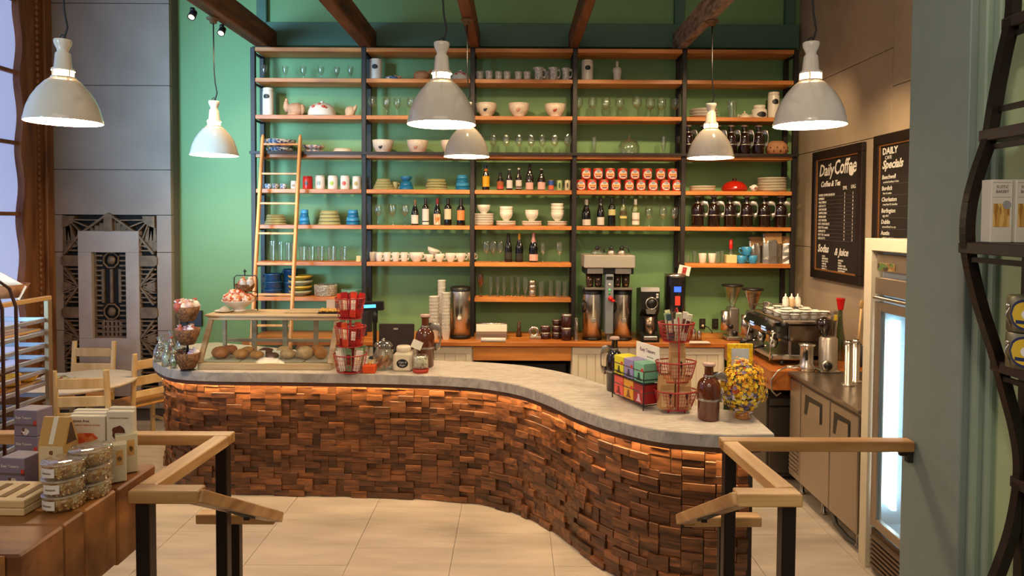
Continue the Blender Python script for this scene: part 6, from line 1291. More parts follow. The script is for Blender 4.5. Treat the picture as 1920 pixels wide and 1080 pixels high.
def kbag(dx, dy, z, w, h, label, rz=0.):
    o = thing('paper_bag', label, 'bag', p + Vector((dx * k, dy * k, z * k)), rz, 'paper bags in the red wire stand'); W_, H = w * k / 2, h * k
    b = MB(); b.extr([(-.035, 0), (.035, 0), (.03, H * .7), (.006, H), (-.006, H), (-.03, H * .7)], -W_, W_, 'x'); ob('bag', b, m_kraft, o)
    b = MB(); b.box(-W_ * .85, W_ * .85, -.038, -.0345, H * .08, H * .55); q = ob('label', b, pm('#c8a878', .6), o)
    b = MB(); b.extr([(W_ * .3, H * .12), (W_ * .5, H * .16), (W_ * .45, H * .3), (W_ * .6, H * .42), (W_ * .35, H * .5), (W_ * .2, H * .4), (W_ * .4, H * .28)], -.039, -.0378, 'y'); ob('black_mark', b, m_black, q)
    b = MB(); b.box(-W_, W_, -.009, .009, H * .93, H * 1.0); ob('fold', b, pm('#8f6a42', .7), o)
kbag(-20, -7, 8, 27, 66, 'kraft paper bag in the low red basket, nearer the tea boxes', .1); kbag(12, -7, 8, 28, 62, 'kraft paper bag in the low red basket, nearer the growler', -.05); kbag(2, 0, 60, 28, 78, 'kraft paper bag standing in the middle red basket')
packets(p + Vector((0, 0, 0)), 20 * k, 136 * k, 11, k, 10, 50, 'pale green packet in the top red wire basket', 'packets in the red wire stand', ['#c8cfa0', '#dcd8be', '#8fa884', '#4a3a34', '#d8d0c4', '#3f5a60'])
# front growler and flowers
p, k = onb(1328, 793); p = bk_(p, .08); k = p.y / F; growler(p, 44, 107, 'large amber brown growler with metal handle at the front of the bar', 'growlers on the bar', m_ag)
p, k = onb(1392, 794); p = bk_(p, .12); k = p.y / F; t = thing('flower_vase', 'amber glass vase holding yellow dried flowers at the corner of the bar', 'vase', p)
b = MB(); b.lathe([(0, 0), (15 * k, 0), (16 * k, 3 * k), (14 * k, 9 * k), (12 * k, 14 * k), (15 * k, 24 * k)], 18); ob('vase', b, pm('#b0702a', .2, coat=.6), t)
b = MB(); b.blob(33 * k, 30 * k, 42 * k, 1, .1, 14, (1 * k, 0, 61 * k)); b.lathe([(13 * k, 18 * k), (22 * k, 32 * k)], 12); ob('foliage', b, pm('#6d6a4c', .8, n=.4, ns=40), t)
cols = ['#f0bd18', '#e09018', '#f2d840', '#d8d2e0', '#6f6a94', '#e0a21a', '#f0c83a', '#c9501e']; ms = [pm(c, .55) for c in cols]; fm = []
for i, m in enumerate(ms):
    q = MB()
    for j in range(6): a = j * pi / 3; q.blob(.0052, .0038, .0032, j, .1, 6, (.0058 * cos(a), .0058 * sin(a), 0))
    q.blob(.004, .004, .004, 0, 0, 6); fm.append(q.mesh('flower', m))
n = 1150; ext = MB()
for i in range(n):
    z = 1 - 2 * (i + .5) / n + R.uniform(-.03, .03); z = max(-1, min(1, z)); a = i * 2.39996 + R.uniform(-.2, .2); q = sqrt(1 - z * z)
    rr = R.uniform(.84, 1.1) * (1 + .22 * noise.noise(Vector((q * cos(a) * 2.2, q * sin(a) * 2.2, z * 2.2))))
    c = Vector((40 * k * q * cos(a) * rr, 37 * k * q * sin(a) * rr, 60 * k + 47 * k * z * rr)); j = R.choice([0, 0, 0, 6, 1, 2, 5, 5, 6, 4, 7]) if z > -.1 else R.choice([0, 0, 2, 3, 3, 4, 4, 6, 5])
    e = Vector((q * cos(a), q * sin(a), z)).to_track_quat('Z', 'Y').to_euler(); s_ = R.uniform(.75, 1.45)
    if i % 4 == 1 and sin(a) < .25:
        o = ob('flower', fm[j], parent=t, loc=c); o.rotation_euler = e; o.scale = (s_, s_, s_)
    else:
        M = Matrix.Translation(c) @ e.to_matrix().to_4x4() @ Matrix.Diagonal((s_, s_, s_, 1))
        for w_ in range(5): an = w_ * 1.257; ext.add([(0, 0, .001), (.009 * cos(an - .45), .009 * sin(an - .45), .002), (.012 * cos(an), .012 * sin(an), .004), (.009 * cos(an + .45), .009 * sin(an + .45), .002)], [(0, 1, 2, 3)], j, False, M)
ob('small_flowers', ext, ms, t, kind='stuff')
p = G(1386, 765, ZB); p.z = ZB + .001; k = p.y / F; t = thing('picture_frame', 'yellow framed picture standing behind the dried flowers', 'picture', p)
W_, z0, z1 = 24 * k, 70 * k, 122 * k
b = MB(); b.box(-W_, W_, -.004, .012, 40 * k, z1, .003); fb_ = ob('frame', b, speckle('yellowframe', ['#e8b808', '#e8b808', '#f0c818', '#dca808', '#c8a010'], 60, .5), t)
b = MB(); b.box(-W_ * .68, W_ * .68, -.006, -.0035, 56 * k, z1 - 9 * k); pc = ob('picture', b, pm('#b9c2cc', .5, n=.08, ns=12), fb_)
b = MB()
for x, c in ((-6, 0), (5, 0)): b.extr([(x * k - 2.4 * k, 80 * k), (x * k + 2.4 * k, 80 * k), (x * k + 1.2 * k, 92 * k), (x * k - 1.2 * k, 92 * k)], -.0075, -.006, 'y')
ob('painted_bottles', b, pm('#9a5a34', .5), fb_)
b = MB(); b.bar((0, .012, 95 * k), (0, .08, 0), .02, .004); b.box(-W_, W_, 0, .01, 0, 40 * k); ob('easel_back', b, pm('#4a3a20', .6), t)
# ------------------------------------------------------------------ chalkboards on the concrete wall
m_chalk = pm('#e6e2d8', .8); m_board = pm('#1d1814', .6, n=.15, ns=6)
def board(ya, yb, z0, z1, label):
    t = thing('chalkboard', label, 'chalkboard', (XR - .045, (ya + yb) / 2, z0)); w, H = (yb - ya) / 2, z1 - z0
    b = MB(); b.box(-.012, .012, -w + .05, w - .05, .05, H - .05); ob('slate', b, m_board, t)
    for a in (( -w, w, 0, .085), (-w, w, H - .085, H), (-w, -w + .085, .085, H - .085), (w - .085, w, .085, H - .085)):
        b = MB(); b.box(-.03, .014, *a, .005); ob('frame_bar', b, pm('#1c1310', .4), t)
    for a in ((-w + .085, w - .085, .085, .1), (-w + .085, w - .085, H - .1, H - .085), (-w + .085, -w + .1, .1, H - .1), (w - .1, w - .085, .1, H - .1)):
        b = MB(); b.box(-.02, .013, *a); ob('inner_bead', b, pm('#8a5a2c', .45), t)
    return t, w, H
RT = (pi / 2, 0, -pi / 2)
ya, yb = Q(1629, 400, XR).y, Q(1534, 400, XR).y; z1, z0 = Q(1535, 287, XR).z, Q(1533, 519, XR).z
t, w, H = board(ya, yb, z0, z1, 'framed chalkboard listing the daily coffee menu on the concrete wall')
def wr_(s, y, z, size, al='LEFT', shear=0., sx=1., bold=0.): text(s, size, (-.0135, y, z), RT, m_chalk, t, 'chalk_lettering', .0008, al, shear, sx, bold)
L0 = w - .14
wr_('Daily', L0, H - .21, .17, shear=.25, bold=.002, sx=.9); wr_('Coffee', L0 - .33, H - .20, .2, shear=.2, bold=.003, sx=.82)
wr_('Coffee & Tea', L0 - .04, H - .35, .078, shear=.35, bold=.002)
wr_('SML', -.14, H - .405, .05); wr_('LRG', -.3, H - .40, .05)
menu = ['HOUSE COFFEE OR DECAF', 'ESPRESSO', 'MACCHIATO', 'CAFE LATTE', 'CAFE AU LAIT', 'CAPPUCCINO', 'AMERICANO', 'CAFE MOCHA', 'HOT CHOCOLATE', 'ICED TEA  herbal', 'CHAI LATTE', 'HOT TEA  loose leaf', 'ICED LATTE']
for i, s in enumerate(menu):
    z = H - .46 - i * .037; wr_(s, L0, z, .033, sx=.9); wr_(['2', '2', '3', '3', '3', '4', '3', '4', '3', '2', '4', '2', '4'][i], -.17, z, .034); wr_(['3', '3', '4', '4', '4', '5', '4', '5', '4', '3', '5', '3', '5'][i], -.33, z, .034)
    b = MB(); b.box(-.0138, -.0118, -L0 + .02, L0, z - .019, z - .017); ob('chalk_rule', b, pm('#6a635c', .8), t)
wr_('Sodas', L0, .31, .11, shear=.2, bold=.003, sx=.95); wr_('& Juice', L0 - .37, .29, .1, shear=.35, bold=.002)
for i, (a, c) in enumerate((('COLA', ''), ('LEMONADE', 'ORANGE'), ('ROOT BEER', 'APPLE'), ('GINGER', 'CARROT MIX'), ('ICED TEA', 'LEMON GINGER'), ('WATER  2', 'GRAPEFRUIT'))):
    wr_(a, L0 - .1, .235 - i * .026, .026); wr_(c, L0 - .45, .235 - i * .026, .026)
b = MB(); b.extr([(-.30 + .05 * cos(a), H - .25 + .045 * sin(a)) for a in [2 * pi * i / 14 for i in range(14)]], -.0138, -.0118, 'x'); ob('chalk_cup', b, m_chalk, t)
yb2 = Q(1650, 400, XR).y; z1b = Q(1650, 257, XR).z; z0b = Q(1650, 452, XR).z - .15
t, w, H = board(yb2 - 1.06, yb2, z0b, z1b, 'framed chalkboard headed daily, partly hidden by the pillar')
L0 = w - .13
wr_('DAILY', L0, H - .15, .08, bold=.002, sx=1.05); wr_('CAFE', L0 - .04, H - .205, .045); wr_('Specials', L0, H - .265, .1, shear=.3, bold=.003)
for i, (s, q) in enumerate((('Beechwell', 'smoked turkey & brie'), ('Burdick', 'ham & swiss'), ('Charleston', 'roast beef & cheddar'), ('Burlington', 'egg salad'), ('Dublin', 'corned beef on rye'), ('Austin', 'pulled pork & slaw'))):
    wr_(s, L0, H - .37 - i * .096, .052, shear=.1, bold=.001); wr_(q, L0 - .02, H - .412 - i * .096, .027)
    b = MB(); b.box(-.0138, -.0118, 0, L0, H - .432 - i * .096, H - .430 - i * .096); ob('chalk_rule', b, pm('#6a635c', .8), t)

# ------------------------------------------------------------------ handrails at the steps
def rail(sg, xn, xs, yn, yf, xf, xe, xr, name):
    t = thing('handrail', name, 'handrail', (0, 0, 0), group='handrails of the entrance steps'); z = 1.34; w, h = .066, .046; zr = z - h / 2
    def rb(nm, a, c): b = MB(); b.bar(a, c, w, h, 0, .004); ob(nm, b, wood('#94622e', '#dcb074', 'x' if abs(a[0] - c[0]) > abs(a[1] - c[1]) else 'y', .4, 12, .1, k=8), t)
    e = sg * w / 2
    rb('rail_bar', (xn + e, yn, zr), (xs - e * .5, yn, zr)); rb('rail_bar', (xn, yn + w / 2, zr), (xf, yf - w / 2, zr)); rb('rail_bar', (xf - e, yf, zr), (xe, yf, zr))
    zl = .905; rb('rail_bar', (xs, yn - .02, zr + .002), (xs, 3.2, zl - h / 2)); rb('rail_bar', (xs, 3.2, zl - h / 2), (xr, 3.2, zl - h / 2))
    for x, y, z0, zz, pw in ((xn - sg * .005, yn + .015, .44, zr, .05), (xf - sg * .0, yf - .02, .44, zr, .05), (xs + sg * .19, 3.2, 0, zl - h, .042)):
        b = MB(); b.box(x - pw / 2, x + pw / 2, y - pw / 2, y + pw / 2, z0, zz - h / 2 + (.0 if z0 else h / 2), .003); ob('post', b, pm('#2a201c', .4, metal=.5), t)
    b = MB(); b.bar((xs, yn + .05, zr - .045), (xs, yn + .5, zr - .045 - .26), .03, .012); b.box(xs - .012, xs + .012, yn + .05, yn + .08, zr - .05, zr - .015); b.box(xs - .012, xs + .012, yn + .44, yn + .47, zr - .29, zr - .24); ob('flat_bracket', b, m_steel_dark, t)
    return t
t = rail(1, .985, .806, 2.4, 2.98, .945, 1.752, 1.17, 'oak handrail with black posts running to the grey-green pillar')
b = MB(); b.box(1.73, 1.757, 2.965, 2.995, 1.24, 1.30, .004); b.box(1.70, 1.757, 2.97, 2.99, 1.27, 1.295, .003); ob('wall_bracket', b, m_steel_dark, t)
rail(-1, -1.322, -1.125, 2.4, 3.02, -1.29, -2.6, -1.495, 'oak handrail with black posts in front of the thick wood table')

# ------------------------------------------------------------------ thick wood table with packaged goods
ZT = 1.32
t = thing('block_table', 'thick rustic timber display table with cracked edge by the handrail', 'table', (0, 0, 0))
m_rust = wood('#6a3c18', '#b4763a', 'x', .5, 7, .12, k=6); m_rust.node_tree.nodes['Bump'].inputs['Strength'].default_value = .6
ys = [1.95, 2.148, 2.257, 2.437]
b = MB(); b.extr([(-2.8, 1.55), (-1.78, 1.76), (-1.56, 1.86), (-1.47, 1.945), (-2.8, 1.945)], ZT - .29, ZT, 'z'); ob('timber', b, m_rust, t)
for y0, y1 in zip(ys, ys[1:] + [2.70]):
    b = MB(); b.box(-2.8, -1.43 - R.uniform(0, .008), y0 + .001, y1 - .001, ZT - .29 + R.uniform(0, .02), ZT - R.uniform(0, .002), .007); ob('timber', b, m_rust, t)
for x, y in ((-1.75, 2.45), (-2.5, 2.45), (-1.9, 1.95), (-2.6, 1.8)):
    b = MB(); b.box(x - .06, x + .06, y - .06, y + .06, .441, ZT - .28, .006); ob('leg', b, m_rust, t)
def ont(px, py): p = G(px, py, ZT); p.z = ZT + .001; return p, p.y / F
def boxy(name, px, py, w, h, d, rz, col, label, group, deco=(), dz=0., cat='box', p=None, k=None):
    if p is None: p, k = ont(px, py)
    o = thing(name, label, cat, p + Vector((0, 0, dz)), rz, group)
    b = MB(); b.box(-w / 2, w / 2, 0, d, 0, h, .003); ob('carton', b, pm(col, .5, n=.05), o)
    for nm, x0, x1, z0, z1, c in deco:
        b = MB()
        if nm == 'photo':
            b.extr([((x0 + x1) / 2 * w + (x1 - x0) / 2 * w * cos(a) * R.uniform(.8, 1.1), (z0 + z1) / 2 * h + (z1 - z0) / 2 * h * sin(a) * R.uniform(.8, 1.1)) for a in [2 * pi * i / 14 for i in range(14)]], -.0012, 0, 'y'); m = c if not isinstance(c, str) else pm(c, .5)
        else: b.box(x0 * w, x1 * w, -.0012 if nm != 'label' else -.0008, .001, z0 * h, z1 * h); m = c if not isinstance(c, str) else pm(c, .5)
        ob(nm, b, m, o)
    return o
mprn = speckle('cookiephoto', ['#4a2f22', '#d8cfc4', '#6a4634', '#efe8e0', '#8a6a58'], 90, .5)
lav = '#83798c'
def lavbox(p, k, label, dz=0.):
    w, h = .1, .104
    o = boxy('lavender_box', 0, 0, w, h, .085, -.12, lav, label, 'lavender biscuit boxes', [('band', -.5, .5, .40, .48, '#6a5a58'), ('photo', -.18, .18, .03, .34, mprn), ('seal', .38, .5, .42, .62, '#c8402c')], dz, p=p, k=k)
    text('Easy Teasers', .0135, (-.005, -.0016, h * .72), (pi / 2, 0, 0), m_white, o, al='CENTER')
    return o
p, k = ont(22, 913); lavbox(p, k, 'lavender biscuit box at the front beside the pale wooden box')
p, k = ont(48, 868); q = p.copy(); lavbox(q, k, 'lavender biscuit box at the back, under another'); lavbox(q, k, 'lavender biscuit box at the back, on top of another', .1055)
# tent-topped kraft carton
p, k = ont(97, 912); o = thing('tent_carton', 'tall kraft carton with folded tent top and cream label', 'carton', p, -.05); w, h = .098, .245
b = MB(); b.extr([(0, 0), (.075, 0), (.075, h * .62), (.04, h), (.03, h), (0, h * .62)], -w / 2, w / 2, 'x'); ob('carton', b, pm('#c79a54', .6, n=.05), o)
b = MB(); b.box(-w * .46, w * .46, -.0012, .001, .01, h * .60); ob('label', b, pm('#d8c49c', .6), o)
b = MB(); b.extr([(-.002, h * .63), (.030, h * 1.003), (.034, h * 1.003), (.0, h * .62)], -w * .09, w * .09, 'x'); ob('strip', b, pm('#e6dcc4', .6), o)
b = MB(); b.blob(.009, .002, .009, 1, .2, 8, (0, -.001, h * .5)); ob('emblem', b, pm('#7a4a34', .6), o)
b = MB(); b.extr([(.012, h * .62), (.064, h * .62), (.04, h * .92), (.034, h * .92)], w / 2, w / 2 + .0015, 'x'); ob('open_side', b, pm('#5a3a26', .8), o)
text('BARK', .02, (0, -.0016, h * .3), (pi / 2, 0, 0), pm('#6a5a44', .6), o, al='CENTER', sx=.9)
# white photo packs
salm = speckle('salmonphoto', ['#d8552a', '#e07a3a', '#c84420', '#e08a4a'], 40, .5)
def pack(px, py, w, h, label, deco, rz, txt=None):
    p, k = ont(px, py); return boxy('photo_pack', 0, 0, w, h, .035, rz, '#ddd2bc', label, 'white photo packs', deco, p=p, k=k)
for i, (px, y, w, h, l) in enumerate(((156, 2.605, .142, .213, 'white pack with an orange salmon photo behind the nut tubs'), (160, 2.64, .138, .216, 'white pack right behind the salmon pack'), (164, 2.674, .136, .218, 'white pack at the back behind the salmon pack'),
                                      (218, 2.605, .098, .232, 'white pack with a brown toast photo at the end of the table'), (221, 2.645, .096, .236, 'white pack directly behind the toast photo pack'))):
    o = boxy('photo_pack', 0, 0, w, h, .03, .0, '#ddd2bc', l, 'white photo packs', {0: [('photo', -.36, .30, .50, .72, salm), ('photo', -.47, -.3, .66, .80, '#d8b02c')], 3: [('photo', -.30, .26, .52, .78, pm('#5a2a1c', .5, n=.4, ns=30))]}.get(i, [('label', -.4, .4, .6, .8, '#cfc4b0')]), p=Vector(((px - CX) / F * y, y, ZT + .001)), k=1)
    if i == 0: text('gluten free', .015, (-.02, -.0016, h * .92), (pi / 2, 0, 0), pm('#6a5a4a', .6), o, al='CENTER'); text('smoked salmon crisps', .012, (.0, -.0016, h * .85), (pi / 2, 0, 0), pm('#c98a6a', .6), o, al='CENTER')
    if i == 3: text('cinnamon toasts', .0115, (0, -.0016, h * .9), (pi / 2, 0, 0), pm('#b9866a', .6), o, al='CENTER')
for i, (px, py, dz, l) in enumerate(((216, 906, 0, 'small ivory box with an orange window at the table edge'), (238, 888, 0, 'small ivory box behind the first one at the table edge'))):
    p, k = ont(px, py); boxy('ivory_box', 0, 0, .075, .14 if i == 0 else .15, .05, .55, '#ddcda8', l, 'small ivory boxes', [('window', .05, .35, .45, .85, '#d8a25a'), ('photo', .1, .3, .55, .7, '#5a3420')], p=p, k=k)
# nut tubs
m_nuts = speckle('nuts', ['#dcb478', '#c08c50', '#ead0a0', '#a8743e', '#d8a868', '#f0e0bc'], 70, .6)
def tub(p, r, h, label):
    o = thing('nut_tub', label, 'tub', p, R.uniform(-.3, .1), 'clear tubs of nuts')
    b = MB(); b.lathe([(0, .001), (r * .86, .001), (r * .97, h * .86), (r * .97, h * .87)], 26); ob('tub', b, glass('#f0ece0', .06, .4), o)
    b = MB(); b.lathe([(r * .95, h * .85), (r * 1.02, h * .87), (r * 1.02, h * .95), (r * .96, h * .99), (0, h * .97)], 26); ob('lid', b, glass('#efe8dc', .25, .5), o)
    b = MB(); b.lathe([(0, .004), (r * .82, .004), (r * .90, h * .72), (0, h * .8)], 22)
    for i in range(120):
        a = R.uniform(0, 6.283); z = R.uniform(.06, .74); rr = r * (.80 + .09 * z); b.blob(.007, .005, .0045, i, .2, 6, M=Matrix.Translation((rr * cos(a), rr * sin(a), z * h)) @ Matrix.Rotation(R.uniform(0, 3), 4, (R.random(), R.random(), R.random())))
    ob('nuts', b, m_nuts, o)['kind'] = 'stuff'
    b = MB(); b.patch(r * .985, h * .2, h * .76, -.5, .38); ob('label', b, pm('#e6e0d6', .5), o)
    b = MB(); b.patch(r * .99, h * .4, h * .5, -.35, .2); ob('label_print', b, pm('#8a8078', .5), o)
p, k = ont(122, 966); p = bk_(p, .07); k = p.y / F
for i in range(3): tub(p + Vector((0, 0, .0545 * i)), .067, .054, ['lowest clear tub of nuts in the front stack', 'middle clear tub of nuts in the front stack', 'top clear tub of nuts in the front stack'][i])
p, k = ont(172, 944); p = bk_(p, .075)
for i in range(3): tub(p + Vector((0.0, 0, .0575 * i)), .067, .057, ['lowest clear tub of nuts in the back stack', 'middle clear tub of nuts in the back stack', 'top clear tub of nuts in the back stack'][i])
# pale wooden box
p, k = ont(8, 968); o = thing('slotted_wood_box', 'pale wooden box with a slotted lid at the table corner', 'box', p, -.03); w, d, h = .24, .17, .05
mw = wood('#d0ab70', '#ead0a0', 'x', .5, 14, .06, k=8)
for z0, z1 in ((0, .024), (.026, h)): b = MB(); b.box(-w + .065, .065, 0, d, z0, z1, .003); ob('layer', b, mw, o)
for x in (-.15, -.09, -.03, .03): b = MB(); b.box(x - .012, x + .012, .03, d - .03, h, h + .002, 0); ob('slot', b, pm('#8a6a3a', .7), o)
# brown wire display stand at the picture edge
t = thing('wire_display', 'rusty brown wire display stand at the edge of the thick wood table', 'stand', (0, 0, 0))
for a in (0, 1, 2):
    x0_, y0_ = -2.44 + .0 * a, 3.15 + a * .09; b = MB(); b.tube([(x0_, y0_, .441), (x0_, y0_, 1.86), (x0_ - .03, y0_, 1.95), (x0_ - .1, y0_, 2.0), (x0_ - .4, y0_, 2.0)], .008, 6); ob('wire', b, pm('#4a2a1c', .5, metal=.5), t)
b = MB()
for z in (.9, 1.25, 1.55): b.tube([(-2.44, 3.15, z), (-2.44, 3.33, z)], .006, 5); b.tube([(-2.44, 3.15, z), (-2.85, 3.15, z)], .006, 5)
ob('cross_wire', b, pm('#4a2a1c', .5, metal=.5), t)

# ------------------------------------------------------------------ table, chairs and sheet pan rack by the window
p = G(150, 713, .75); t = thing('round_table', 'round pale wood cafe table below the bronze grille', 'table', Vector((p.x, p.y, 0)))
b = MB(); b.lathe([(0, .718), (.47, .718), (.485, .728), (.485, .748), (.475, .75), (0, .75)], 44); ob('tabletop', b, pm('#e2d4bc', .4, n=.1, ns=5, sc=(1, 6, 1)), t)
b = MB(); b.lathe([(0, 0), (.26, 0), (.26, .02), (.06, .06), (.045, .1), (.045, .718)], 20); ob('pedestal', b, pm('#3a332e', .5), t)
tp = Vector((p.x, p.y, .7505))
for i, (dx, dy, l) in enumerate(((-.18, .02, 'white plate with food scraps on the round table'), (-.32, .12, 'white plate near the sheet pan rack on the round table'))):
    parts_at('plate', l, 'plate', 'plates on the round table', tp + Vector((dx, dy, 0)), [('x', unit('plate' + m_china.name, PR['plate'], m_china, 18))], (.11, .11, .018))
t2 = thing('salad', 'green and red leaf salad on the plate with food scraps', 'salad', tp + Vector((-.18, .02, .012)))
for i in range(9): q = MB(); q.blob(.03, .025, .012, i, .3, 8, (R.uniform(-.06, .06), R.uniform(-.05, .05), .01)); ob('leaf', q, pm(['#7f8a4a', '#9a5a48', '#b8b48a'][i % 3], .6), t2)
def chair(loc, rz, label):
    """faces +Y in its own space; back posts at y=0"""
    t = thing('ladderback_chair', label, 'chair', loc, rz, 'pale wood ladderback chairs'); w = .21
    for s in (-1, 1):
        b = MB(); b.bar((s * w, 0, 0), (s * w, -.015, .45), .042, .036, 0, .004); b.bar((s * w, -.015, .43), (s * w, -.07, .98), .042, .034, 0, .005); ob('leg', b, m_chair, t)
        b = MB(); b.box(s * (w - .005) - .019, s * (w - .005) + .019, .38, .418, 0, .43, .004); ob('leg', b, m_chair, t)
        b = MB(); b.bar((s * w, .01, .2), (s * (w - .005), .39, .2), .018, .025); ob('stretcher', b, m_chair, t)
        b = MB(); b.bar((s * w, .0, .4), (s * (w - .005), .39, .4), .02, .06); ob('apron', b, m_chair, t)
    for z0, dep in ((.86, -.055), (.70, -.04), (.58, -.028)):
        b = MB(); b.box(-w, w, dep - .011, dep + .011, z0 - .045, z0 + .045 if z0 > .6 else z0 + .02, .004); ob('back_slat', b, m_chair, t)
    b = MB(); b.box(-w, w, .385, .405, .37, .43); ob('apron', b, m_chair, t)
    b = MB(); b.box(-w - .02, w + .02, -.0, .43, .43, .452, .008); ob('seat', b, wood('#b8702c', '#d89a4c', 'x', .4, 9, .1), t)
a = G(175, 700, .45); q = P(175, 645, 7.25)
chair((q.x, 7.2, 0), pi, 'pale ladderback chair behind the round table, facing the room')
q = P(160, 700, 5.95); chair((q.x, 5.93, 0), .14, 'pale ladderback chair with its back to the camera before the round table')
chair((-3.62, 6.80, 0), .98, 'pale ladderback chair with an orange seat next to the bar end')
# sheet pan rack
t = thing('sheet_pan_rack', 'tall metal sheet pan rack with wooden boards beside the window', 'rack', (0, 0, 0))
xr, yf = -3.60, 5.25; m_al = pm('#aab0c0', .35, metal=.7, n=.1)
for x in (xr, xr - .52):
    for y in (yf, yf - .62):
        b = MB(); b.box(x - .018, x + .018, y - .022, y + .022, .08, 1.662, .003); ob('post', b, pm('#8a7358', .4, metal=.5), t)
        b = MB(); b.lathe([(0, 0), (.03, .0), (.04, .035), (.03, .07), (0, .08)], 10, M=Matrix.Translation((x, y, 0))); ob('caster', b, m_black, t)
for i in range(14):
    z = .22 + i * .098
    for x in (xr - .02, xr - .50):
        b = MB(); b.box(x - .01, x + .01, yf - .6, yf, z, z + .03, .002); ob('runner', b, m_al, t)
    b = MB(); b.box(xr - .5, xr, yf - .004, yf + .004, z, z + .035, .002); ob('cross_bar', b, m_al, t)
for x in (xr, xr - .52): b = MB(); b.box(x - .02, x + .02, yf - .64, yf + .02, 1.662, 1.695, .004); ob('top_rail', b, pm('#b08a58', .4), t)
m_brd = wood('#a67c48', '#cfa66c', 'y', .5, 10, .1, k=7); bz = []
for i, py in enumerate((620, 705)):
    z = P(88, py, yf).z; z = .22 + round((z - .25) / .098) * .098 + .051; bz.append(z)
    b = MB(); b.box(xr - .485, xr - .035, yf - .72, yf - .03, z - .02, z, .004); o = ob('serving_board', b, m_brd); tag(o, ['wooden serving board on the upper tier of the pan rack', 'wooden serving board with pastries on the lower tier of the pan rack'][i], 'board', 'boards in the pan rack')
for i in range(10):
    b = MB(); b.blob(.07, .05, .035, i, .2, 10, (0, 0, .033), fq=2); o = ob('focaccia', b, pm(['#c8952c', '#d8a83c', '#a86a24'][i % 3], .6, n=.3, ns=20, bump=.3), loc=(xr - .08 - .11 * (i % 4), yf - .12 - .17 * (i // 4), bz[1] + .001), rotz=i * .8); tag(o, f'yellow baked piece on the lower board of the pan rack, {ORD[i]} from the front corner', 'pastry', 'yellow bakes in the pan rack')
t = thing('bread_basket', 'brown basket with a paper lining on top of the pan rack', 'basket', Vector((xr - .24, yf - .14, 1.697)))
b = MB(); b.lathe([(0, 0), (.12, 0), (.17, .1), (.165, .1), (.11, .01)], 18); ob('basket', b, speckle('basketweave', []) if False else pm('#8a5a34', .7, n=.3, ns=40), t)
b = MB(); b.box(-.1, .12, -.003, .003, .04, .16, M=Matrix.Rotation(.5, 4, 'Y')); ob('paper_lining', b, pm('#d8b898', .6), t)

# ------------------------------------------------------------------ black wavy shelf on the shop wall
t = thing('wavy_shelf', 'black steel shelf unit with a wavy upright on the pale green wall', 'shelf', (0, 0, 0)); YF = 2.4
pts = [(1892, -40), (1890, 30), (1873, 110), (1856, 200), (1846, 260), (1826, 320), (1810, 380), (1805, 440), (1812, 500), (1832, 580), (1858, 660), (1880, 740), (1898, 810), (1906, 870), (1902, 930), (1888, 1000), (1868, 1060), (1850, 1110), (1838, 1180)]
m_blk = pm('#211613', .4, metal=.4)
c_ = [P(x, y, YF) for x, y in pts]; c_ = [Vector((v.x, YF, v.y)) for v in crom([(v.x, v.z) for v in c_], 4)]
for dy in (0, -.9):
    b = MB()
    for u, v in zip(c_, c_[1:]): b.bar(u + Vector((.016, dy, 0)), v + Vector((.016, dy, 0)), .035, .034)
    ob('wavy_upright', b, m_blk, t)
    b = MB(); b.box(1.80, 1.829, YF + dy - .02, YF + dy + .02, .441, 3.3); ob('wall_upright', b, m_blk, t)
zsh = []
for px, py in ((1888, 40), (1845, 252), (1806, 462), (1866, 684), (1904, 905)):
    q = P(px, py, YF); zsh.append((q.x, q.z))
    b = MB(); b.box(q.x + .0, 1.829, YF - 1.4, YF + .03, q.z - .024, q.z + .016, .003); ob('shelf_board', b, wood('#1c110c', '#35221a', 'y', .45, 9, .1), t)
    b = MB(); b.bar((q.x + .02, YF - 1.4, q.z - .045), (q.x + .02, YF + .01, q.z - .045), .012, .018); ob('edge_bar', b, m_blk, t)
q = zsh[1]; b = MB(); b.bar((q[0] + .04, YF - 1.4, q[1] + .085), (q[0] + .04, YF, q[1] + .085), .012, .02); ob('guard_rail', b, m_blk, t)
def rbox(x0, x1, y, h, label, i):
    o = thing('cracker_box', label, 'box', Vector((x0, y, zsh[2][1] + .017)), 0, 'white cracker boxes'); w = x1 - x0
    b = MB(); b.box(0, w, 0, .05, 0, h, .002); ob('carton', b, pm('#c9c2b4', .5, n=.04), o)
    b = MB(); b.box(w * .1, w * .86, -.001, .001, h * .25, h * .62); ob('window', b, speckle('crackers', ['#b98a44', '#d0a860', '#9a6a2c'], 30, .5, mp=(3, 3, .6)), o)
    b = MB(); b.extr([(w * .72 + w * .2 * cos(a), h * .6 + w * .2 * sin(a)) for a in [2 * pi * i / 16 for i in range(16)]], -.002, 0, 'y'); ob('seal', b, pm('#8f8d90', .5), o)
    b = MB(); b.box(w * .08, w * .92, -.0008, .001, h * .72, h * .725); b.box(w * .08, w * .92, -.0008, .001, h * .95, h * .955); ob('rule', b, pm('#8a8480', .6), o)
    text('RUSTIC', .0135, (w * .5, -.0012, h * .885), (pi / 2, 0, 0), pm('#8a827c', .6), o, al='CENTER', sx=.9); text('BAKERY', .0135, (w * .5, -.0012, h * .81), (pi / 2, 0, 0), pm('#7a726c', .6), o, al='CENTER', sx=.9)
x = (1857 - 965) / F * 2.3; rbox(x, x + .072, 2.3, .212, 'white cracker box with a window nearer the pillar on the wavy shelf', 0); rbox(x + .076, x + .148, 2.29, .212, 'white cracker box farther from the pillar on the wavy shelf', 1)
m_ylab = pm('#d8b62a', .5); m_navy = pm('#1d2a58', .5)
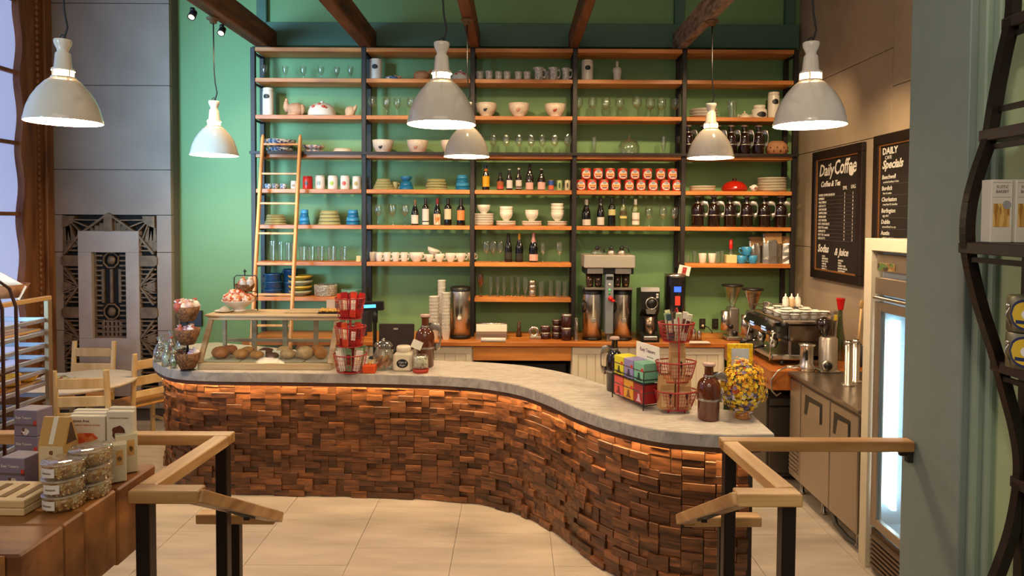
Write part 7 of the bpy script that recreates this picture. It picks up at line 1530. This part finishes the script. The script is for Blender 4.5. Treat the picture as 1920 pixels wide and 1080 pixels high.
for i in range(2):
    o = thing('yellow_label_tin', ['lower glass tin with an oval yellow and navy label', 'upper glass tin with an oval yellow and navy label'][i], 'tin', Vector((1.725, 2.28, zsh[3][1] + .017 + i * .123)), -.62, 'tins on the wavy shelf'); r, h = .062, .118
    b = MB(); b.lathe([(0, 0), (r, 0), (r, h * .93), (r * .95, h)], 20); b.lathe([(r * .95, h), (0, h)], 20); ob('tin', b, pm('#8a8466', .3, metal=.3), o)
    b = MB(); b.patch(r * 1.01, h * .06, h * .94, -.95, .75, 0, True); ob('navy_border', b, m_navy, o)
    b = MB(); b.patch(r * 1.02, h * .13, h * .87, -.82, .62, 0, True); ob('label', b, m_ylab, o)
    b = MB(); b.patch(r * 1.03, h * .36, h * .66, -.35, .3, 0, True); ob('emblem', b, pm('#e8e6e0', .5), o)
    b = MB(); b.patch(r * 1.03, h * .24, h * .34, -.6, .45); ob('label_band', b, m_navy, o)
    b = MB(); b.blob(.008, .008, .008, 0, 0, 8, (-r * .9, -r * .55, h * .72)); b.tube([(-r * .8, -r * .6, h * .75), (-r * 1.02, -r * .5, h * .45), (-r * .8, -r * .6, h * .15)], .003, 5); ob('clasp', b, m_chrome, o)

fonts = [o for o in S.objects if o.type == 'FONT']          # lettering becomes plain meshes
bpy.context.view_layer.update(); dg = bpy.context.evaluated_depsgraph_get(); mes = [bpy.data.meshes.new_from_object(o.evaluated_get(dg)) for o in fonts]
for o, me in zip(fonts, mes):
    n = ob(o.name.split('.')[0], me, parent=o.parent, loc=o.location); n.rotation_euler = o.rotation_euler; n.scale = o.scale
bpy.data.batch_remove(fonts)
# ------------------------------------------------------------------ put every thing's Empty at its own base
bpy.context.view_layer.update()
for o in list(S.objects):
    if o.type == 'EMPTY' and o.parent is None and o.location.length < 1e-6 and o.children:
        lo = Vector((1e9,) * 3); hi = -lo
        for c in o.children_recursive:
            if c.type == 'MESH':
                for v in c.bound_box:
                    q = c.matrix_world @ Vector(v); lo = Vector(map(min, lo, q)); hi = Vector(map(max, hi, q))
        base = Vector(((lo.x + hi.x) / 2, (lo.y + hi.y) / 2, lo.z)); o.location = base
        for c in o.children: c.location -= base
